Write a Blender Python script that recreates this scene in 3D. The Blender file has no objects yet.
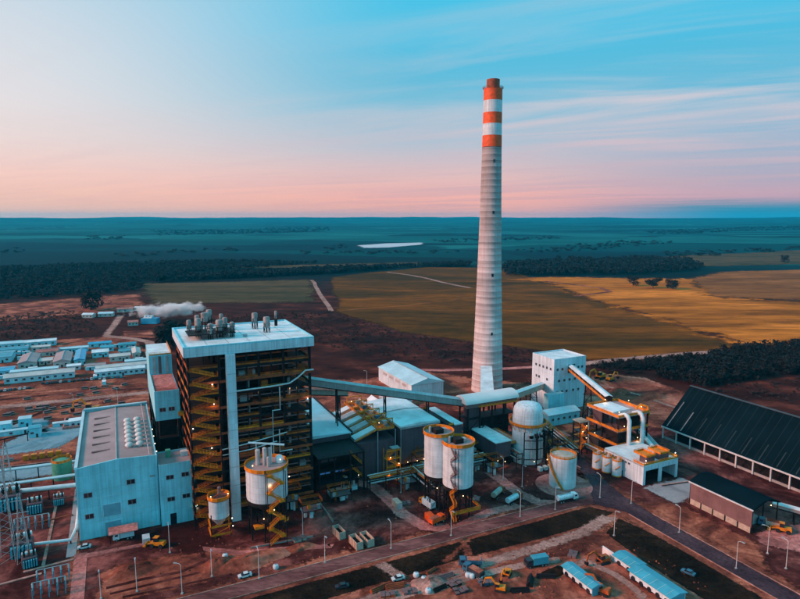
import bpy, bmesh, math, random
import numpy as np
from mathutils import Vector, noise as mnoise

random.seed(11)
sc = bpy.context.scene

# ------------------------------------------------------------------ camera
cam = bpy.data.cameras.new('camera')
cam.sensor_width = 36.0
cam.lens = 27.0
cam.clip_start = 1.0
cam.clip_end = 80000.0
camo = bpy.data.objects.new('camera', cam)
sc.collection.objects.link(camo)
camo.location = (0, 0, 115)
camo.rotation_euler = (math.radians(90 - 7.83), 0, 0)
sc.camera = camo

# ------------------------------------------------------------------ sky
SUN_AZ = (-0.96, -0.28)          # horizontal direction towards the afterglow
SUN_EL = math.radians(26)
wd = bpy.data.worlds.new('World')
sc.world = wd
wd.use_nodes = True
nt = wd.node_tree
nt.nodes.clear()
N = nt.nodes.new
Lk = nt.links.new
out = N('ShaderNodeOutputWorld')
bg = N('ShaderNodeBackground')
Lk(bg.outputs[0], out.inputs[0])
tc = N('ShaderNodeTexCoord')
sep = N('ShaderNodeSeparateXYZ')
Lk(tc.outputs['Generated'], sep.inputs[0])


def lin(c):
    return tuple(((v / 255) / 12.92 if v / 255 <= 0.04045 else (((v / 255) + 0.055) / 1.055) ** 2.4) for v in c) + (1.0,)


def ramp(stops):
    r = N('ShaderNodeValToRGB')
    e = r.color_ramp.elements
    while len(e) > 1:
        e.remove(e[-1])
    e[0].position = stops[0][0]
    e[0].color = lin(stops[0][1])
    for p, c in stops[1:]:
        k = e.new(p)
        k.color = lin(c)
    r.color_ramp.interpolation = 'B_SPLINE'
    return r


# sin(elevation) 0..1 ; two twilight gradients, the glow side (-x) and the far side (+x)
glow = ramp([(0.0, (275, 200, 174)), (0.02, (272, 199, 178)), (0.06, (254, 206, 194)), (0.11, (242, 222, 216)), (0.19, (234, 230, 230)),
             (0.30, (214, 222, 230)), (0.46, (150, 214, 232)), (0.7, (100, 226, 262)), (1.0, (90, 226, 266))])  # upper stops of each ramp, out of view, raised for stronger teal fill
deep = ramp([(0.0, (268, 178, 158)), (0.02, (262, 178, 162)), (0.055, (244, 188, 182)), (0.11, (190, 196, 208)),
             (0.17, (120, 190, 214)), (0.27, (60, 186, 220)), (0.6, (80, 222, 260)), (1.0, (90, 226, 266))])
Lk(sep.outputs['Z'], glow.inputs[0])
Lk(sep.outputs['Z'], deep.inputs[0])
lav = ramp([(0.0, (244, 166, 172)), (0.02, (226, 164, 180)), (0.05, (178, 166, 188)), (0.11, (160, 182, 204)),
            (0.17, (112, 186, 212)), (0.27, (60, 184, 218)), (0.6, (80, 222, 260)), (1.0, (90, 226, 266))])
Lk(sep.outputs['Z'], lav.inputs[0])
lr = N('ShaderNodeMapRange'); lr.interpolation_type = 'SMOOTHSTEP'
lr.inputs['From Min'].default_value = 0.10; lr.inputs['From Max'].default_value = 0.55
Lk(sep.outputs['X'], lr.inputs['Value'])
dl = N('ShaderNodeMix'); dl.data_type = 'RGBA'
Lk(lr.outputs[0], dl.inputs['Factor']); Lk(deep.outputs[0], dl.inputs['A']); Lk(lav.outputs[0], dl.inputs['B'])
mr = N('ShaderNodeMapRange')
mr.interpolation_type = 'SMOOTHSTEP'
mr.inputs['From Min'].default_value = -0.62
mr.inputs['From Max'].default_value = 0.06
Lk(sep.outputs['X'], mr.inputs['Value'])
mixs = N('ShaderNodeMix'); mixs.data_type = 'RGBA'
Lk(mr.outputs[0], mixs.inputs['Factor'])
Lk(glow.outputs[0], mixs.inputs['A'])
Lk(dl.outputs['Result'], mixs.inputs['B'])
# sky out of view behind the camera, brightened teal to light facing walls
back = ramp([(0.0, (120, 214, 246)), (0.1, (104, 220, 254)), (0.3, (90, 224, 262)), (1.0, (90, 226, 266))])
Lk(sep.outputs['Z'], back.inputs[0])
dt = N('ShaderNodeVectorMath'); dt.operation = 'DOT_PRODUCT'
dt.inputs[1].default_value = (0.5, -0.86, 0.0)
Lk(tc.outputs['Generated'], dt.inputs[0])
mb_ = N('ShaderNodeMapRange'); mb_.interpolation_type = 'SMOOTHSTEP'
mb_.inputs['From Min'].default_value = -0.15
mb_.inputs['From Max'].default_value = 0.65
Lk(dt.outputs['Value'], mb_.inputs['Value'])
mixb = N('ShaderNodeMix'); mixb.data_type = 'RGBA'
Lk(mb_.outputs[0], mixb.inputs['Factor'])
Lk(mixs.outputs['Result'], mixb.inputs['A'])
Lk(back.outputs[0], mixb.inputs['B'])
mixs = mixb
# thin clouds, drawn out along the horizon: project direction on a high sheet
mz = N('ShaderNodeMath'); mz.operation = 'ADD'; mz.inputs[1].default_value = 0.045
Lk(sep.outputs['Z'], mz.inputs[0])
dx = N('ShaderNodeMath'); dx.operation = 'DIVIDE'
dy = N('ShaderNodeMath'); dy.operation = 'DIVIDE'
Lk(sep.outputs['X'], dx.inputs[0]); Lk(mz.outputs[0], dx.inputs[1])
Lk(sep.outputs['Y'], dy.inputs[0]); Lk(mz.outputs[0], dy.inputs[1])
cmb = N('ShaderNodeCombineXYZ')
Lk(dx.outputs[0], cmb.inputs[0]); Lk(dy.outputs[0], cmb.inputs[1])
mp = N('ShaderNodeMapping')
mp0 = N('ShaderNodeMapping')
mp0.inputs['Rotation'].default_value = (0, 0, math.radians(-152))
Lk(cmb.outputs[0], mp0.inputs['Vector'])
mp.inputs['Scale'].default_value = (0.26, 1.0, 1)
mp.inputs['Location'].default_value = (2.3, 4.1, 0)
Lk(mp0.outputs[0], mp.inputs['Vector'])
cn = N('ShaderNodeTexNoise')
cn.inputs['Scale'].default_value = 1.0
cn.inputs['Detail'].default_value = 7
cn.inputs['Roughness'].default_value = 0.55
cn.inputs['Distortion'].default_value = 1.0
Lk(mp.outputs[0], cn.inputs['Vector'])
cr = N('ShaderNodeMapRange'); cr.interpolation_type = 'SMOOTHSTEP'
cr.inputs['From Min'].default_value = 0.42
cr.inputs['From Max'].default_value = 0.72
cr.inputs['To Max'].default_value = 0.8
Lk(cn.outputs['Fac'], cr.inputs['Value'])
# more cloud away from the glow
cx = N('ShaderNodeMapRange')
cx.inputs['From Min'].default_value = -0.25; cx.inputs['From Max'].default_value = 0.35
cx.inputs['To Min'].default_value = 0.22; cx.inputs['To Max'].default_value = 1.0
Lk(sep.outputs['X'], cx.inputs['Value'])
cm = N('ShaderNodeMath'); cm.operation = 'MULTIPLY'
cf = N('ShaderNodeMapRange')
cf.inputs['From Min'].default_value = 0.18; cf.inputs['From Max'].default_value = 0.34
cf.inputs['To Min'].default_value = 1.0; cf.inputs['To Max'].default_value = 0.55
Lk(sep.outputs['Z'], cf.inputs['Value'])
cm0 = N('ShaderNodeMath'); cm0.operation = 'MULTIPLY'
Lk(cr.outputs[0], cm0.inputs[0]); Lk(cf.outputs[0], cm0.inputs[1])
Lk(cm0.outputs[0], cm.inputs[0]); Lk(cx.outputs[0], cm.inputs[1])
cloudc = ramp([(0.0, (226, 160, 168)), (0.04, (196, 166, 184)), (0.10, (214, 186, 194)), (0.16, (232, 206, 206)), (0.3, (190, 210, 218)), (1.0, (90, 150, 176))])
Lk(sep.outputs['Z'], cloudc.inputs[0])
mixc = N('ShaderNodeMix'); mixc.data_type = 'RGBA'
Lk(cm.outputs[0], mixc.inputs['Factor'])
Lk(mixs.outputs['Result'], mixc.inputs['A'])
Lk(cloudc.outputs[0], mixc.inputs['B'])
# a far blue cloud bank low on the right
bz = N('ShaderNodeMapRange'); bz.interpolation_type = 'SMOOTHSTEP'
bz.inputs['From Min'].default_value = 0.012; bz.inputs['From Max'].default_value = 0.036
bz.inputs['To Min'].default_value = 1.0; bz.inputs['To Max'].default_value = 0.0
zn = N('ShaderNodeMath'); zn.operation = 'MULTIPLY_ADD'; zn.inputs[1].default_value = -0.016
Lk(cn.outputs['Fac'], zn.inputs[0]); Lk(sep.outputs['Z'], zn.inputs[2])
za = N('ShaderNodeMath'); za.operation = 'ADD'; za.inputs[1].default_value = 0.010
Lk(zn.outputs[0], za.inputs[0]); Lk(za.outputs[0], bz.inputs['Value'])
bx2 = N('ShaderNodeMapRange'); bx2.interpolation_type = 'SMOOTHSTEP'
bx2.inputs['From Min'].default_value = 0.20; bx2.inputs['From Max'].default_value = 0.50
Lk(sep.outputs['X'], bx2.inputs['Value'])
bm2 = N('ShaderNodeMath'); bm2.operation = 'MULTIPLY'
Lk(bz.outputs[0], bm2.inputs[0]); Lk(bx2.outputs[0], bm2.inputs[1])
mixk = N('ShaderNodeMix'); mixk.data_type = 'RGBA'
Lk(bm2.outputs[0], mixk.inputs['Factor'])
Lk(mixc.outputs['Result'], mixk.inputs['A'])
mixk.inputs['B'].default_value = lin((40, 140, 172))
mixc = mixk
# the physical sky adds its own low-sun light on top
sky = N('ShaderNodeTexSky')
sky.sky_type = 'NISHITA'
sky.sun_disc = False
sky.sun_elevation = math.radians(2.5)
sky.sun_rotation = math.atan2(SUN_AZ[0], SUN_AZ[1])
sky.altitude = 200
sky.ozone_density = 4.0
mulA = N('ShaderNodeMix'); mulA.data_type = 'RGBA'; mulA.blend_type = 'ADD'
mulA.inputs['Factor'].default_value = 1.0
sc1 = N('ShaderNodeMix'); sc1.data_type = 'RGBA'; sc1.blend_type = 'MULTIPLY'
sc1.inputs['Factor'].default_value = 1.0
sc1.inputs['B'].default_value = (0.05, 0.05, 0.05, 1)
Lk(sky.outputs[0], sc1.inputs['A'])
Lk(mixc.outputs['Result'], mulA.inputs['A'])
Lk(sc1.outputs['Result'], mulA.inputs['B'])
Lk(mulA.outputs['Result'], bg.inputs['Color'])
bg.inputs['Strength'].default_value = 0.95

# ------------------------------------------------------------------ the low soft sun
sl = bpy.data.lights.new('sun', 'SUN')
sl.energy = 4.1
sl.angle = math.radians(14)
sl.color = (1.0, 0.45, 0.33)
so = bpy.data.objects.new('sun', sl)
sc.collection.objects.link(so)
sd = Vector((SUN_AZ[0] * math.cos(SUN_EL), SUN_AZ[1] * math.cos(SUN_EL), math.sin(SUN_EL)))
so.rotation_euler = sd.to_track_quat('Z', 'Y').to_euler()

sc.view_settings.view_transform = 'Standard'
sc.view_settings.look = 'None'
sc.view_settings.exposure = 0.0
sc.view_settings.gamma = 1.0
sc.view_settings.use_curve_mapping = False
sc.render.engine = 'CYCLES'
sc.cycles.use_denoising = True
sc.cycles.max_bounces = 5
sc.cycles.volume_bounces = 2
sc.cycles.diffuse_bounces = 3
sc.cycles.glossy_bounces = 2
sc.cycles.caustics_reflective = False
sc.cycles.sample_clamp_indirect = 4.0

# ------------------------------------------------------------------ plant grid
ANG = math.radians(25.5)
CA, SA = math.cos(ANG), math.sin(ANG)
COL = sc.collection


def W(u, v):
    """plant grid (metres) -> world"""
    return (u * CA - v * SA, 240 + u * SA + v * CA)


# ------------------------------------------------------------------ mesh builder
class MB:
    def __init__(s):
        s.v = []
        s.f = []

    def add(s, vs, fs):
        o = len(s.v)
        s.v += [tuple(p) for p in vs]
        s.f += [tuple(i + o for i in f) for f in fs]
        return s

    def box(s, x0, x1, y0, y1, z0, z1):
        return s.add([(x0, y0, z0), (x1, y0, z0), (x1, y1, z0), (x0, y1, z0), (x0, y0, z1), (x1, y0, z1), (x1, y1, z1), (x0, y1, z1)],
                     [(3, 2, 1, 0), (4, 5, 6, 7), (0, 1, 5, 4), (1, 2, 6, 5), (2, 3, 7, 6), (3, 0, 4, 7)])

    def prism(s, poly, z0, z1):
        n = len(poly)
        vs = [(x, y, z0) for x, y in poly] + [(x, y, z1) for x, y in poly]
        fs = [tuple(range(n - 1, -1, -1)), tuple(range(n, 2 * n))]
        fs += [(i, (i + 1) % n, n + (i + 1) % n, n + i) for i in range(n)]
        return s.add(vs, fs)

    def extr(s, prof, y0, y1, axis='y'):
        """profile in (x,z) pulled along y, or (y,z) pulled along x"""
        n = len(prof)
        if axis == 'y':
            vs = [(a, y0, b) for a, b in prof] + [(a, y1, b) for a, b in prof]
        else:
            vs = [(y0, a, b) for a, b in prof] + [(y1, a, b) for a, b in prof]
        fs = [tuple(range(n)), tuple(range(2 * n - 1, n - 1, -1))]
        fs += [((i + 1) % n, i, n + i, n + (i + 1) % n) for i in range(n)]
        return s.add(vs, fs)

    def lathe(s, prof, cx=0, cy=0, n=24, cap=True):
        vs = []
        for r, z in prof:
            for k in range(n):
                a = 2 * math.pi * k / n
                vs.append((cx + r * math.cos(a), cy + r * math.sin(a), z))
        fs = []
        for j in range(len(prof) - 1):
            for k in range(n):
                a = j * n + k
                b = j * n + (k + 1) % n
                fs.append((a, b, b + n, a + n))
        if cap:
            fs.append(tuple(range(n - 1, -1, -1)))
            m = (len(prof) - 1) * n
            fs.append(tuple(range(m, m + n)))
        return s.add(vs, fs)

    def cyl(s, cx, cy, z0, z1, r, r2=None, n=16):
        return s.lathe([(r, z0), (r if r2 is None else r2, z1)], cx, cy, n)

    def bar(s, p, q, w, h=None):
        h = h or w
        p = Vector(p); q = Vector(q)
        d = (q - p)
        if d.length < 1e-6:
            return s
        d.normalize()
        a = d.cross(Vector((0, 0, 1)))
        if a.length < 1e-3:
            a = Vector((1, 0, 0))
        a.normalize()
        b = d.cross(a)
        a *= w / 2
        b *= h / 2
        vs = [p - a - b, p + a - b, p + a + b, p - a + b, q - a - b, q + a - b, q + a + b, q - a + b]
        return s.add(vs, [(0, 1, 2, 3), (7, 6, 5, 4), (1, 0, 4, 5), (2, 1, 5, 6), (3, 2, 6, 7), (0, 3, 7, 4)])

    def tube(s, pts, r, n=8):
        pts = [Vector(p) for p in pts]
        rings = []
        for i, p in enumerate(pts):
            if i == 0:
                d = pts[1] - p
            elif i == len(pts) - 1:
                d = p - pts[i - 1]
            else:
                d = (pts[i + 1] - p).normalized() + (p - pts[i - 1]).normalized()
            d.normalize()
            a = d.cross(Vector((0, 0, 1)))
            if a.length < 1e-2:
                a = Vector((1, 0, 0))
            a.normalize()
            b = d.cross(a)
            rings.append([p + a * r * math.cos(2 * math.pi * k / n) + b * r * math.sin(2 * math.pi * k / n) for k in range(n)])
        vs = [q for rg in rings for q in rg]
        fs = []
        for j in range(len(pts) - 1):
            for k in range(n):
                fs.append((j * n + k, j * n + (k + 1) % n, (j + 1) * n + (k + 1) % n, (j + 1) * n + k))
        fs.append(tuple(range(n - 1, -1, -1)))
        m = (len(pts) - 1) * n
        fs.append(tuple(range(m, m + n)))
        return s.add(vs, fs)

    def mesh(s, name, m, smooth=False):
        me = bpy.data.meshes.new(name)
        me.from_pydata(s.v, [], s.f)
        bm = bmesh.new()
        bm.from_mesh(me)
        bmesh.ops.recalc_face_normals(bm, faces=bm.faces)
        bm.to_mesh(me)
        bm.free()
        if m is not None:
            me.materials.append(m)
        if smooth:
            me.polygons.foreach_set('use_smooth', [True] * len(me.polygons))
            me.set_sharp_from_angle(angle=math.radians(38))
        return me

    def build(s, name, m, parent=None, smooth=False):
        return link(name, s.mesh(name, m, smooth), parent)


def link(name, me, parent=None, loc=None):
    o = bpy.data.objects.new(name, me)
    COL.objects.link(o)
    if parent is not None:
        o.parent = parent
    if loc is not None:
        o.location = loc
    return o


def tag(o, label=None, cat=None, group=None, kind=None):
    if label: o['label'] = label
    if cat: o['category'] = cat
    if group: o['group'] = group
    if kind: o['kind'] = kind
    return o


def thing(name, label, cat, u, v, group=None, z=0.0, rot=0.0):
    """an Empty at the thing's base, turned to the plant grid"""
    o = bpy.data.objects.new(name, None)
    COL.objects.link(o)
    x, y = W(u, v)
    o.location = (x, y, z)
    o.rotation_euler = (0, 0, ANG + rot)
    o.empty_display_size = 1
    return tag(o, label, cat, group)


def thing_w(name, label, cat, x, y, group=None, z=0.0, rot=0.0):
    o = bpy.data.objects.new(name, None)
    COL.objects.link(o)
    o.location = (x, y, z)
    o.rotation_euler = (0, 0, rot)
    return tag(o, label, cat, group)


def copy_tree(o, parent=None):
    c = o.copy()
    COL.objects.link(c)
    c.parent = parent
    for ch in o.children:
        copy_tree(ch, c)
    return c


def place(proto, label, u, v, rot=0.0, z=0.0, first=False, group=None):
    c = proto if first else copy_tree(proto)
    x, y = W(u, v)
    c.location = (x, y, z)
    c.rotation_euler = (0, 0, ANG + rot)
    c['label'] = label
    if group: c['group'] = group
    return c


# ------------------------------------------------------------------ materials
MATS = {}


def mat(name, col, rough=0.7, var=0.25, scale=0.4, metal=0.0, bump=0.0, streak=0.0, ribs=0.0, col2=None, axis='x', emit=None, spec=0.35, bscale=None, panel=None):
    if name in MATS:
        return MATS[name]
    m = bpy.data.materials.new(name)
    m.use_nodes = True
    t = m.node_tree
    b = t.nodes['Principled BSDF']
    b.inputs['Roughness'].default_value = rough
    b.inputs['Metallic'].default_value = metal
    b.inputs['Specular IOR Level'].default_value = spec
    n = t.nodes.new
    L = t.links.new
    geo = n('ShaderNodeNewGeometry')
    nz = n('ShaderNodeTexNoise')
    nz.inputs['Scale'].default_value = scale
    nz.inputs['Detail'].default_value = 8
    nz.inputs['Roughness'].default_value = 0.62
    L(geo.outputs['Position'], nz.inputs['Vector'])
    mrn = n('ShaderNodeMapRange')
    mrn.inputs['From Min'].default_value = 0.3
    mrn.inputs['From Max'].default_value = 0.7
    L(nz.outputs['Fac'], mrn.inputs['Value'])
    mx = n('ShaderNodeMix'); mx.data_type = 'RGBA'
    c2 = col2 or tuple(max(0, c * (1 - var * 2)) for c in col)
    c1 = col if col2 else tuple(min(1, c * (1 + var * 0.6)) for c in col)
    mx.inputs['A'].default_value = c2 + (1,)
    mx.inputs['B'].default_value = c1 + (1,)
    L(mrn.outputs[0], mx.inputs['Factor'])
    last = mx.outputs['Result']
    if streak:
        mpn = n('ShaderNodeMapping')
        mpn.inputs['Scale'].default_value = (1.2, 1.2, 0.05)
        L(geo.outputs['Position'], mpn.inputs['Vector'])
        n2 = n('ShaderNodeTexNoise')
        n2.inputs['Scale'].default_value = 1.0
        n2.inputs['Detail'].default_value = 6
        L(mpn.outputs[0], n2.inputs['Vector'])
        r2 = n('ShaderNodeMapRange')
        r2.inputs['From Min'].default_value = 0.45
        r2.inputs['From Max'].default_value = 0.75
        r2.inputs['To Min'].default_value = 0.0
        r2.inputs['To Max'].default_value = streak
        L(n2.outputs['Fac'], r2.inputs['Value'])
        m2 = n('ShaderNodeMix'); m2.data_type = 'RGBA'
        L(r2.outputs[0], m2.inputs['Factor'])
        L(last, m2.inputs['A'])
        m2.inputs['B'].default_value = tuple(c * 0.35 for c in col[:1]) + tuple(c * 0.28 for c in col[1:]) + (1,)
        last = m2.outputs['Result']
    if panel:
        tco = n('ShaderNodeTexCoord')
        sx_ = n('ShaderNodeSeparateXYZ'); L(tco.outputs['Object'], sx_.inputs[0])
        ad_ = n('ShaderNodeMath'); ad_.operation = 'ADD'; L(sx_.outputs[0], ad_.inputs[0]); L(sx_.outputs[1], ad_.inputs[1])
        cb_ = n('ShaderNodeCombineXYZ'); L(ad_.outputs[0], cb_.inputs[0]); L(sx_.outputs[2], cb_.inputs[1])
        br_ = n('ShaderNodeTexBrick')
        br_.inputs['Scale'].default_value = 1.0
        br_.inputs['Brick Width'].default_value = panel[0]
        br_.inputs['Row Height'].default_value = panel[1]
        br_.inputs['Mortar Size'].default_value = 0.035
        br_.inputs['Mortar Smooth'].default_value = 0.3
        br_.inputs['Color1'].default_value = (1, 1, 1, 1)
        br_.inputs['Color2'].default_value = (0.86, 0.87, 0.88, 1)
        br_.inputs['Mortar'].default_value = (0.55, 0.54, 0.54, 1)
        br_.offset = 0.0
        L(cb_.outputs[0], br_.inputs['Vector'])
        mp2 = n('ShaderNodeMix'); mp2.data_type = 'RGBA'; mp2.blend_type = 'MULTIPLY'; mp2.inputs['Factor'].default_value = 0.85
        L(last, mp2.inputs['A']); L(br_.outputs['Color'], mp2.inputs['B'])
        last = mp2.outputs['Result']
    L(last, b.inputs['Base Color'])
    if bump or ribs:
        bp = n('ShaderNodeBump')
        bp.inputs['Strength'].default_value = 1.0
        if ribs:
            tcn = n('ShaderNodeTexCoord')
            wv = n('ShaderNodeTexWave')
            wv.bands_direction = {'x': 'X', 'y': 'Y', 'z': 'Z'}[axis]
            wv.inputs['Scale'].default_value = ribs
            L(tcn.outputs['Object'], wv.inputs['Vector'])
            bp.inputs['Distance'].default_value = 0.05
            L(wv.outputs['Fac'], bp.inputs['Height'])
        else:
            bn = n('ShaderNodeTexNoise')
            bn.inputs['Scale'].default_value = bscale or scale * 3
            bn.inputs['Detail'].default_value = 10
            L(geo.outputs['Position'], bn.inputs['Vector'])
            bp.inputs['Distance'].default_value = bump
            L(bn.outputs['Fac'], bp.inputs['Height'])
        L(bp.outputs[0], b.inputs['Normal'])
    if emit:
        b.inputs['Emission Color'].default_value = emit[0] + (1,)
        b.inputs['Emission Strength'].default_value = emit[1]
    MATS[name] = m
    return m


WHITE = mat('white_cladding', (0.64, 0.80, 0.88), 0.55, 0.10, 0.12, streak=0.5, ribs=1.2, panel=(2.2, 5.5))
WHITER = mat('white_roof_sheet', (0.72, 0.76, 0.78), 0.55, 0.18, 0.16)
BLUEWALL = mat('pale_blue_cladding', (0.32, 0.80, 0.92), 0.55, 0.12, 0.15, streak=0.4, ribs=1.2, panel=(2.4, 6.0))
BLUEROOF = mat('pale_blue_roof', (0.46, 0.66, 0.72), 0.5, 0.14, 0.10)
TEALROOF = mat('teal_painted_roof', (0.06, 0.34, 0.44), 0.5, 0.18, 0.15)
TAUPE = mat('taupe_roof_sheet', (0.38, 0.27, 0.27), 0.7, 0.14, 0.12, streak=0.0)
GREYWALL = mat('slate_grey_cladding', (0.12, 0.075, 0.09), 0.6, 0.16, 0.15, streak=0.4, ribs=1.0, panel=(2.4, 5.0))
DARKROOF = mat('dark_blue_roof_sheet', (0.003, 0.012, 0.017), 0.85, 0.25, 0.06, spec=0.03)
BROWNWALL = mat('brown_cladding', (0.20, 0.11, 0.11), 0.65, 0.18, 0.2, streak=0.3, ribs=1.0)
STEEL = mat('dark_structural_steel', (0.012, 0.009, 0.010), 0.6, 0.3, 0.5, spec=0.2)
STEELB = mat('dark_furnace_casing', (0.022, 0.012, 0.010), 0.75, 0.4, 0.3, spec=0.2)
GALV = mat('galvanised_steel', (0.42, 0.44, 0.46), 0.45, 0.2, 0.4, metal=0.3)
DUCT = mat('grey_duct_sheet', (0.46, 0.45, 0.46), 0.5, 0.2, 0.3, streak=0.25)
YELLOW = mat('safety_yellow_paint', (0.80, 0.235, 0.008), 0.5, 0.25, 0.6)
RUST = mat('rust_red_paint', (0.35, 0.07, 0.02), 0.6, 0.3, 0.5)
ORANGE = mat('orange_paint', (0.85, 0.10, 0.012), 0.55, 0.2, 0.5)
CONC = mat('concrete', (0.36, 0.34, 0.33), 0.85, 0.2, 0.25, bump=0.03)
SILO = mat('silo_white_paint', (0.66, 0.76, 0.80), 0.5, 0.12, 0.2, streak=0.5, panel=(400, 2.3))
DARKGLASS = mat('dark_window_glass', (0.015, 0.02, 0.03), 0.12, 0.2, 0.4, spec=0.6)
BLUELIT = mat('blue_lit_window', (0.05, 0.12, 0.3), 0.3, 0.3, 0.5, emit=((0.05, 0.20, 0.50), 0.35))
LAMP = mat('lit_lamp_glass', (0.9, 0.8, 0.6), 0.4, 0.0, 1.0, emit=((1.0, 0.62, 0.28), 5.0))
LAMPW = mat('lit_white_lamp_glass', (0.9, 0.9, 0.85), 0.4, 0.0, 1.0, emit=((1.0, 0.84, 0.64), 4.0))
TYRE = mat('tyre_rubber', (0.02, 0.02, 0.02), 0.9, 0.2, 1.0)
BARK = mat('tree_bark', (0.05, 0.035, 0.025), 0.9, 0.3, 1.0)
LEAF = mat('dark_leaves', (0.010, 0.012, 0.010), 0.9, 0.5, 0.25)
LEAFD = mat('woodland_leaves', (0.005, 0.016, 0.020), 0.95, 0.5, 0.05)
BEIGE = mat('sand_paint', (0.50, 0.40, 0.32), 0.7, 0.2, 0.6, streak=0.3)
GREENTANK = mat('green_tank_paint', (0.07, 0.33, 0.22), 0.5, 0.15, 0.5, streak=0.2)
CARBLUE = mat('vehicle_blue_paint', (0.04, 0.14, 0.22), 0.35, 0.2, 0.5)
CARDARK = mat('vehicle_dark_paint', (0.03, 0.035, 0.045), 0.35, 0.2, 0.5)


def pt_light(parent, loc, power, col=(1.0, 0.55, 0.22), r=0.4):
    l = bpy.data.lights.new('lamp_light', 'POINT')
    l.energy = power * 0.5
    l.color = col
    l.shadow_soft_size = r
    o = bpy.data.objects.new('lamp_light', l)
    COL.objects.link(o)
    o.parent = parent
    o.location = loc
    return o


LAMPMESH = MB().lathe([(0.05, -0.2), (0.16, -0.12), (0.2, 0.0), (0.16, 0.12), (0.05, 0.2)], n=8).mesh('lamp', LAMP, True)
LAMPMESHW = MB().lathe([(0.05, -0.2), (0.16, -0.12), (0.2, 0.0), (0.16, 0.12), (0.05, 0.2)], n=8).mesh('lamp', LAMPW, True)


def lamp(parent, x, y, z, power=0, white=False):
    o = link('lamp', LAMPMESHW if white else LAMPMESH, parent, (x, y, z))
    if power:
        pt_light(o, (0, 0, -0.6), power, (1.0, 0.75, 0.5) if white else (1.0, 0.5, 0.2))
    return o


def railing(mb, pts, h=1.15, closed=False, w=0.11, step=2.2, toe=0.45):
    """posts, two rails and a toe board along a path at platform level"""
    pts = [Vector(p) for p in pts]
    if closed:
        pts.append(pts[0])
    for a, b in zip(pts[:-1], pts[1:]):
        up = Vector((0, 0, 1))
        for k, t in ((h, w), (h * 0.62, w * 0.8)):
            mb.bar(a + up * k, b + up * k, w, t)
        mb.bar(a + up * toe * 0.5, b + up * toe * 0.5, w * 0.6, toe)
        n = max(1, int((b - a).length / step))
        for i in range(n + 1):
            p = a.lerp(b, i / n)
            mb.bar(p, p + up * h, w * 0.8)
    return mb


def flight(mb, p, q, w=1.1):
    """one stair flight with stringers, treads and hand rails from p up to q"""
    p = Vector(p); q = Vector(q)
    d = q - p
    side = Vector((d.y, -d.x, 0)).normalized() * w / 2
    for s in (-1, 1):
        mb.bar(p + side * s, q + side * s, 0.12, 0.25)
        mb.bar(p + side * s + Vector((0, 0, 1.1)), q + side * s + Vector((0, 0, 1.1)), 0.11, 0.11)
        mb.bar(p + side * s + Vector((0, 0, 0.65)), q + side * s + Vector((0, 0, 0.65)), 0.09, 0.09)
        for t in (0.05, 0.35, 0.65, 0.95):
            a = p.lerp(q, t) + side * s
            mb.bar(a, a + Vector((0, 0, 1.1)), 0.09)
    n = max(3, int(abs(d.z) / 0.35))
    for i in range(n):
        c = p.lerp(q, (i + 0.5) / n)
        mb.bar(c - side, c + side, 0.3, 0.06)
    return mb

# =================================================================== THE SETTING
def hgt(x, y):
    """height of the land: level round the plant, rolling far out"""
    r = math.hypot(x, y - 240)
    if r < 3000:
        return 0.0
    t = min(1.0, (r - 3000) / 10500)
    t = t * t * (3 - 2 * t)
    n = mnoise.fractal(Vector((x / 1500.0, y / 1900.0, 0.3)), 1.0, 2.0, 5)
    return t * 100 + n * 26 * min(1, (r - 3000) / 4500)


def wavy(poly, step, amp, closed=True, f=0.03, seed=0.0):
    """subdivide an outline and let it wander a little"""
    o = []
    n = len(poly)
    for i in range(n if closed else n - 1):
        a = Vector(poly[i] + (0,))
        b = Vector(poly[(i + 1) % n] + (0,))
        k = max(1, int((b - a).length / step))
        for j in range(k):
            p = a.lerp(b, j / k)
            d = mnoise.noise_vector(Vector((p.x * f, p.y * f, seed)))
            o.append((p.x + d.x * amp, p.y + d.y * amp))
    return o


RAG = {}


def ragged(m, scale):
    """the same ground with a frayed edge: it thins out where the 'edge' attribute runs to 0"""
    key = (m.name, scale)
    if key in RAG:
        return RAG[key]
    c = m.copy()
    t = c.node_tree
    n = t.nodes.new
    L = t.links.new
    bs = t.nodes['Principled BSDF']
    outn = next(q for q in t.nodes if q.type == 'OUTPUT_MATERIAL')
    at = n('ShaderNodeAttribute'); at.attribute_name = 'edge'
    geo = n('ShaderNodeNewGeometry')
    nz = n('ShaderNodeTexNoise'); nz.inputs['Scale'].default_value = scale; nz.inputs['Detail'].default_value = 7; nz.inputs['Roughness'].default_value = 0.7
    L(geo.outputs['Position'], nz.inputs['Vector'])
    ma = n('ShaderNodeMath'); ma.operation = 'MULTIPLY_ADD'; ma.inputs[1].default_value = 1.5
    L(nz.outputs['Fac'], ma.inputs[0]); L(at.outputs['Fac'], ma.inputs[2])
    mr_ = n('ShaderNodeMapRange'); mr_.interpolation_type = 'SMOOTHSTEP'
    mr_.inputs['From Min'].default_value = 1.10; mr_.inputs['From Max'].default_value = 1.42
    L(ma.outputs[0], mr_.inputs['Value'])
    tr = n('ShaderNodeBsdfTransparent')
    mx = n('ShaderNodeMixShader')
    L(mr_.outputs[0], mx.inputs[0]); L(tr.outputs[0], mx.inputs[1]); L(bs.outputs[0], mx.inputs[2])
    L(mx.outputs[0], outn.inputs['Surface'])
    RAG[key] = c
    return c


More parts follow.
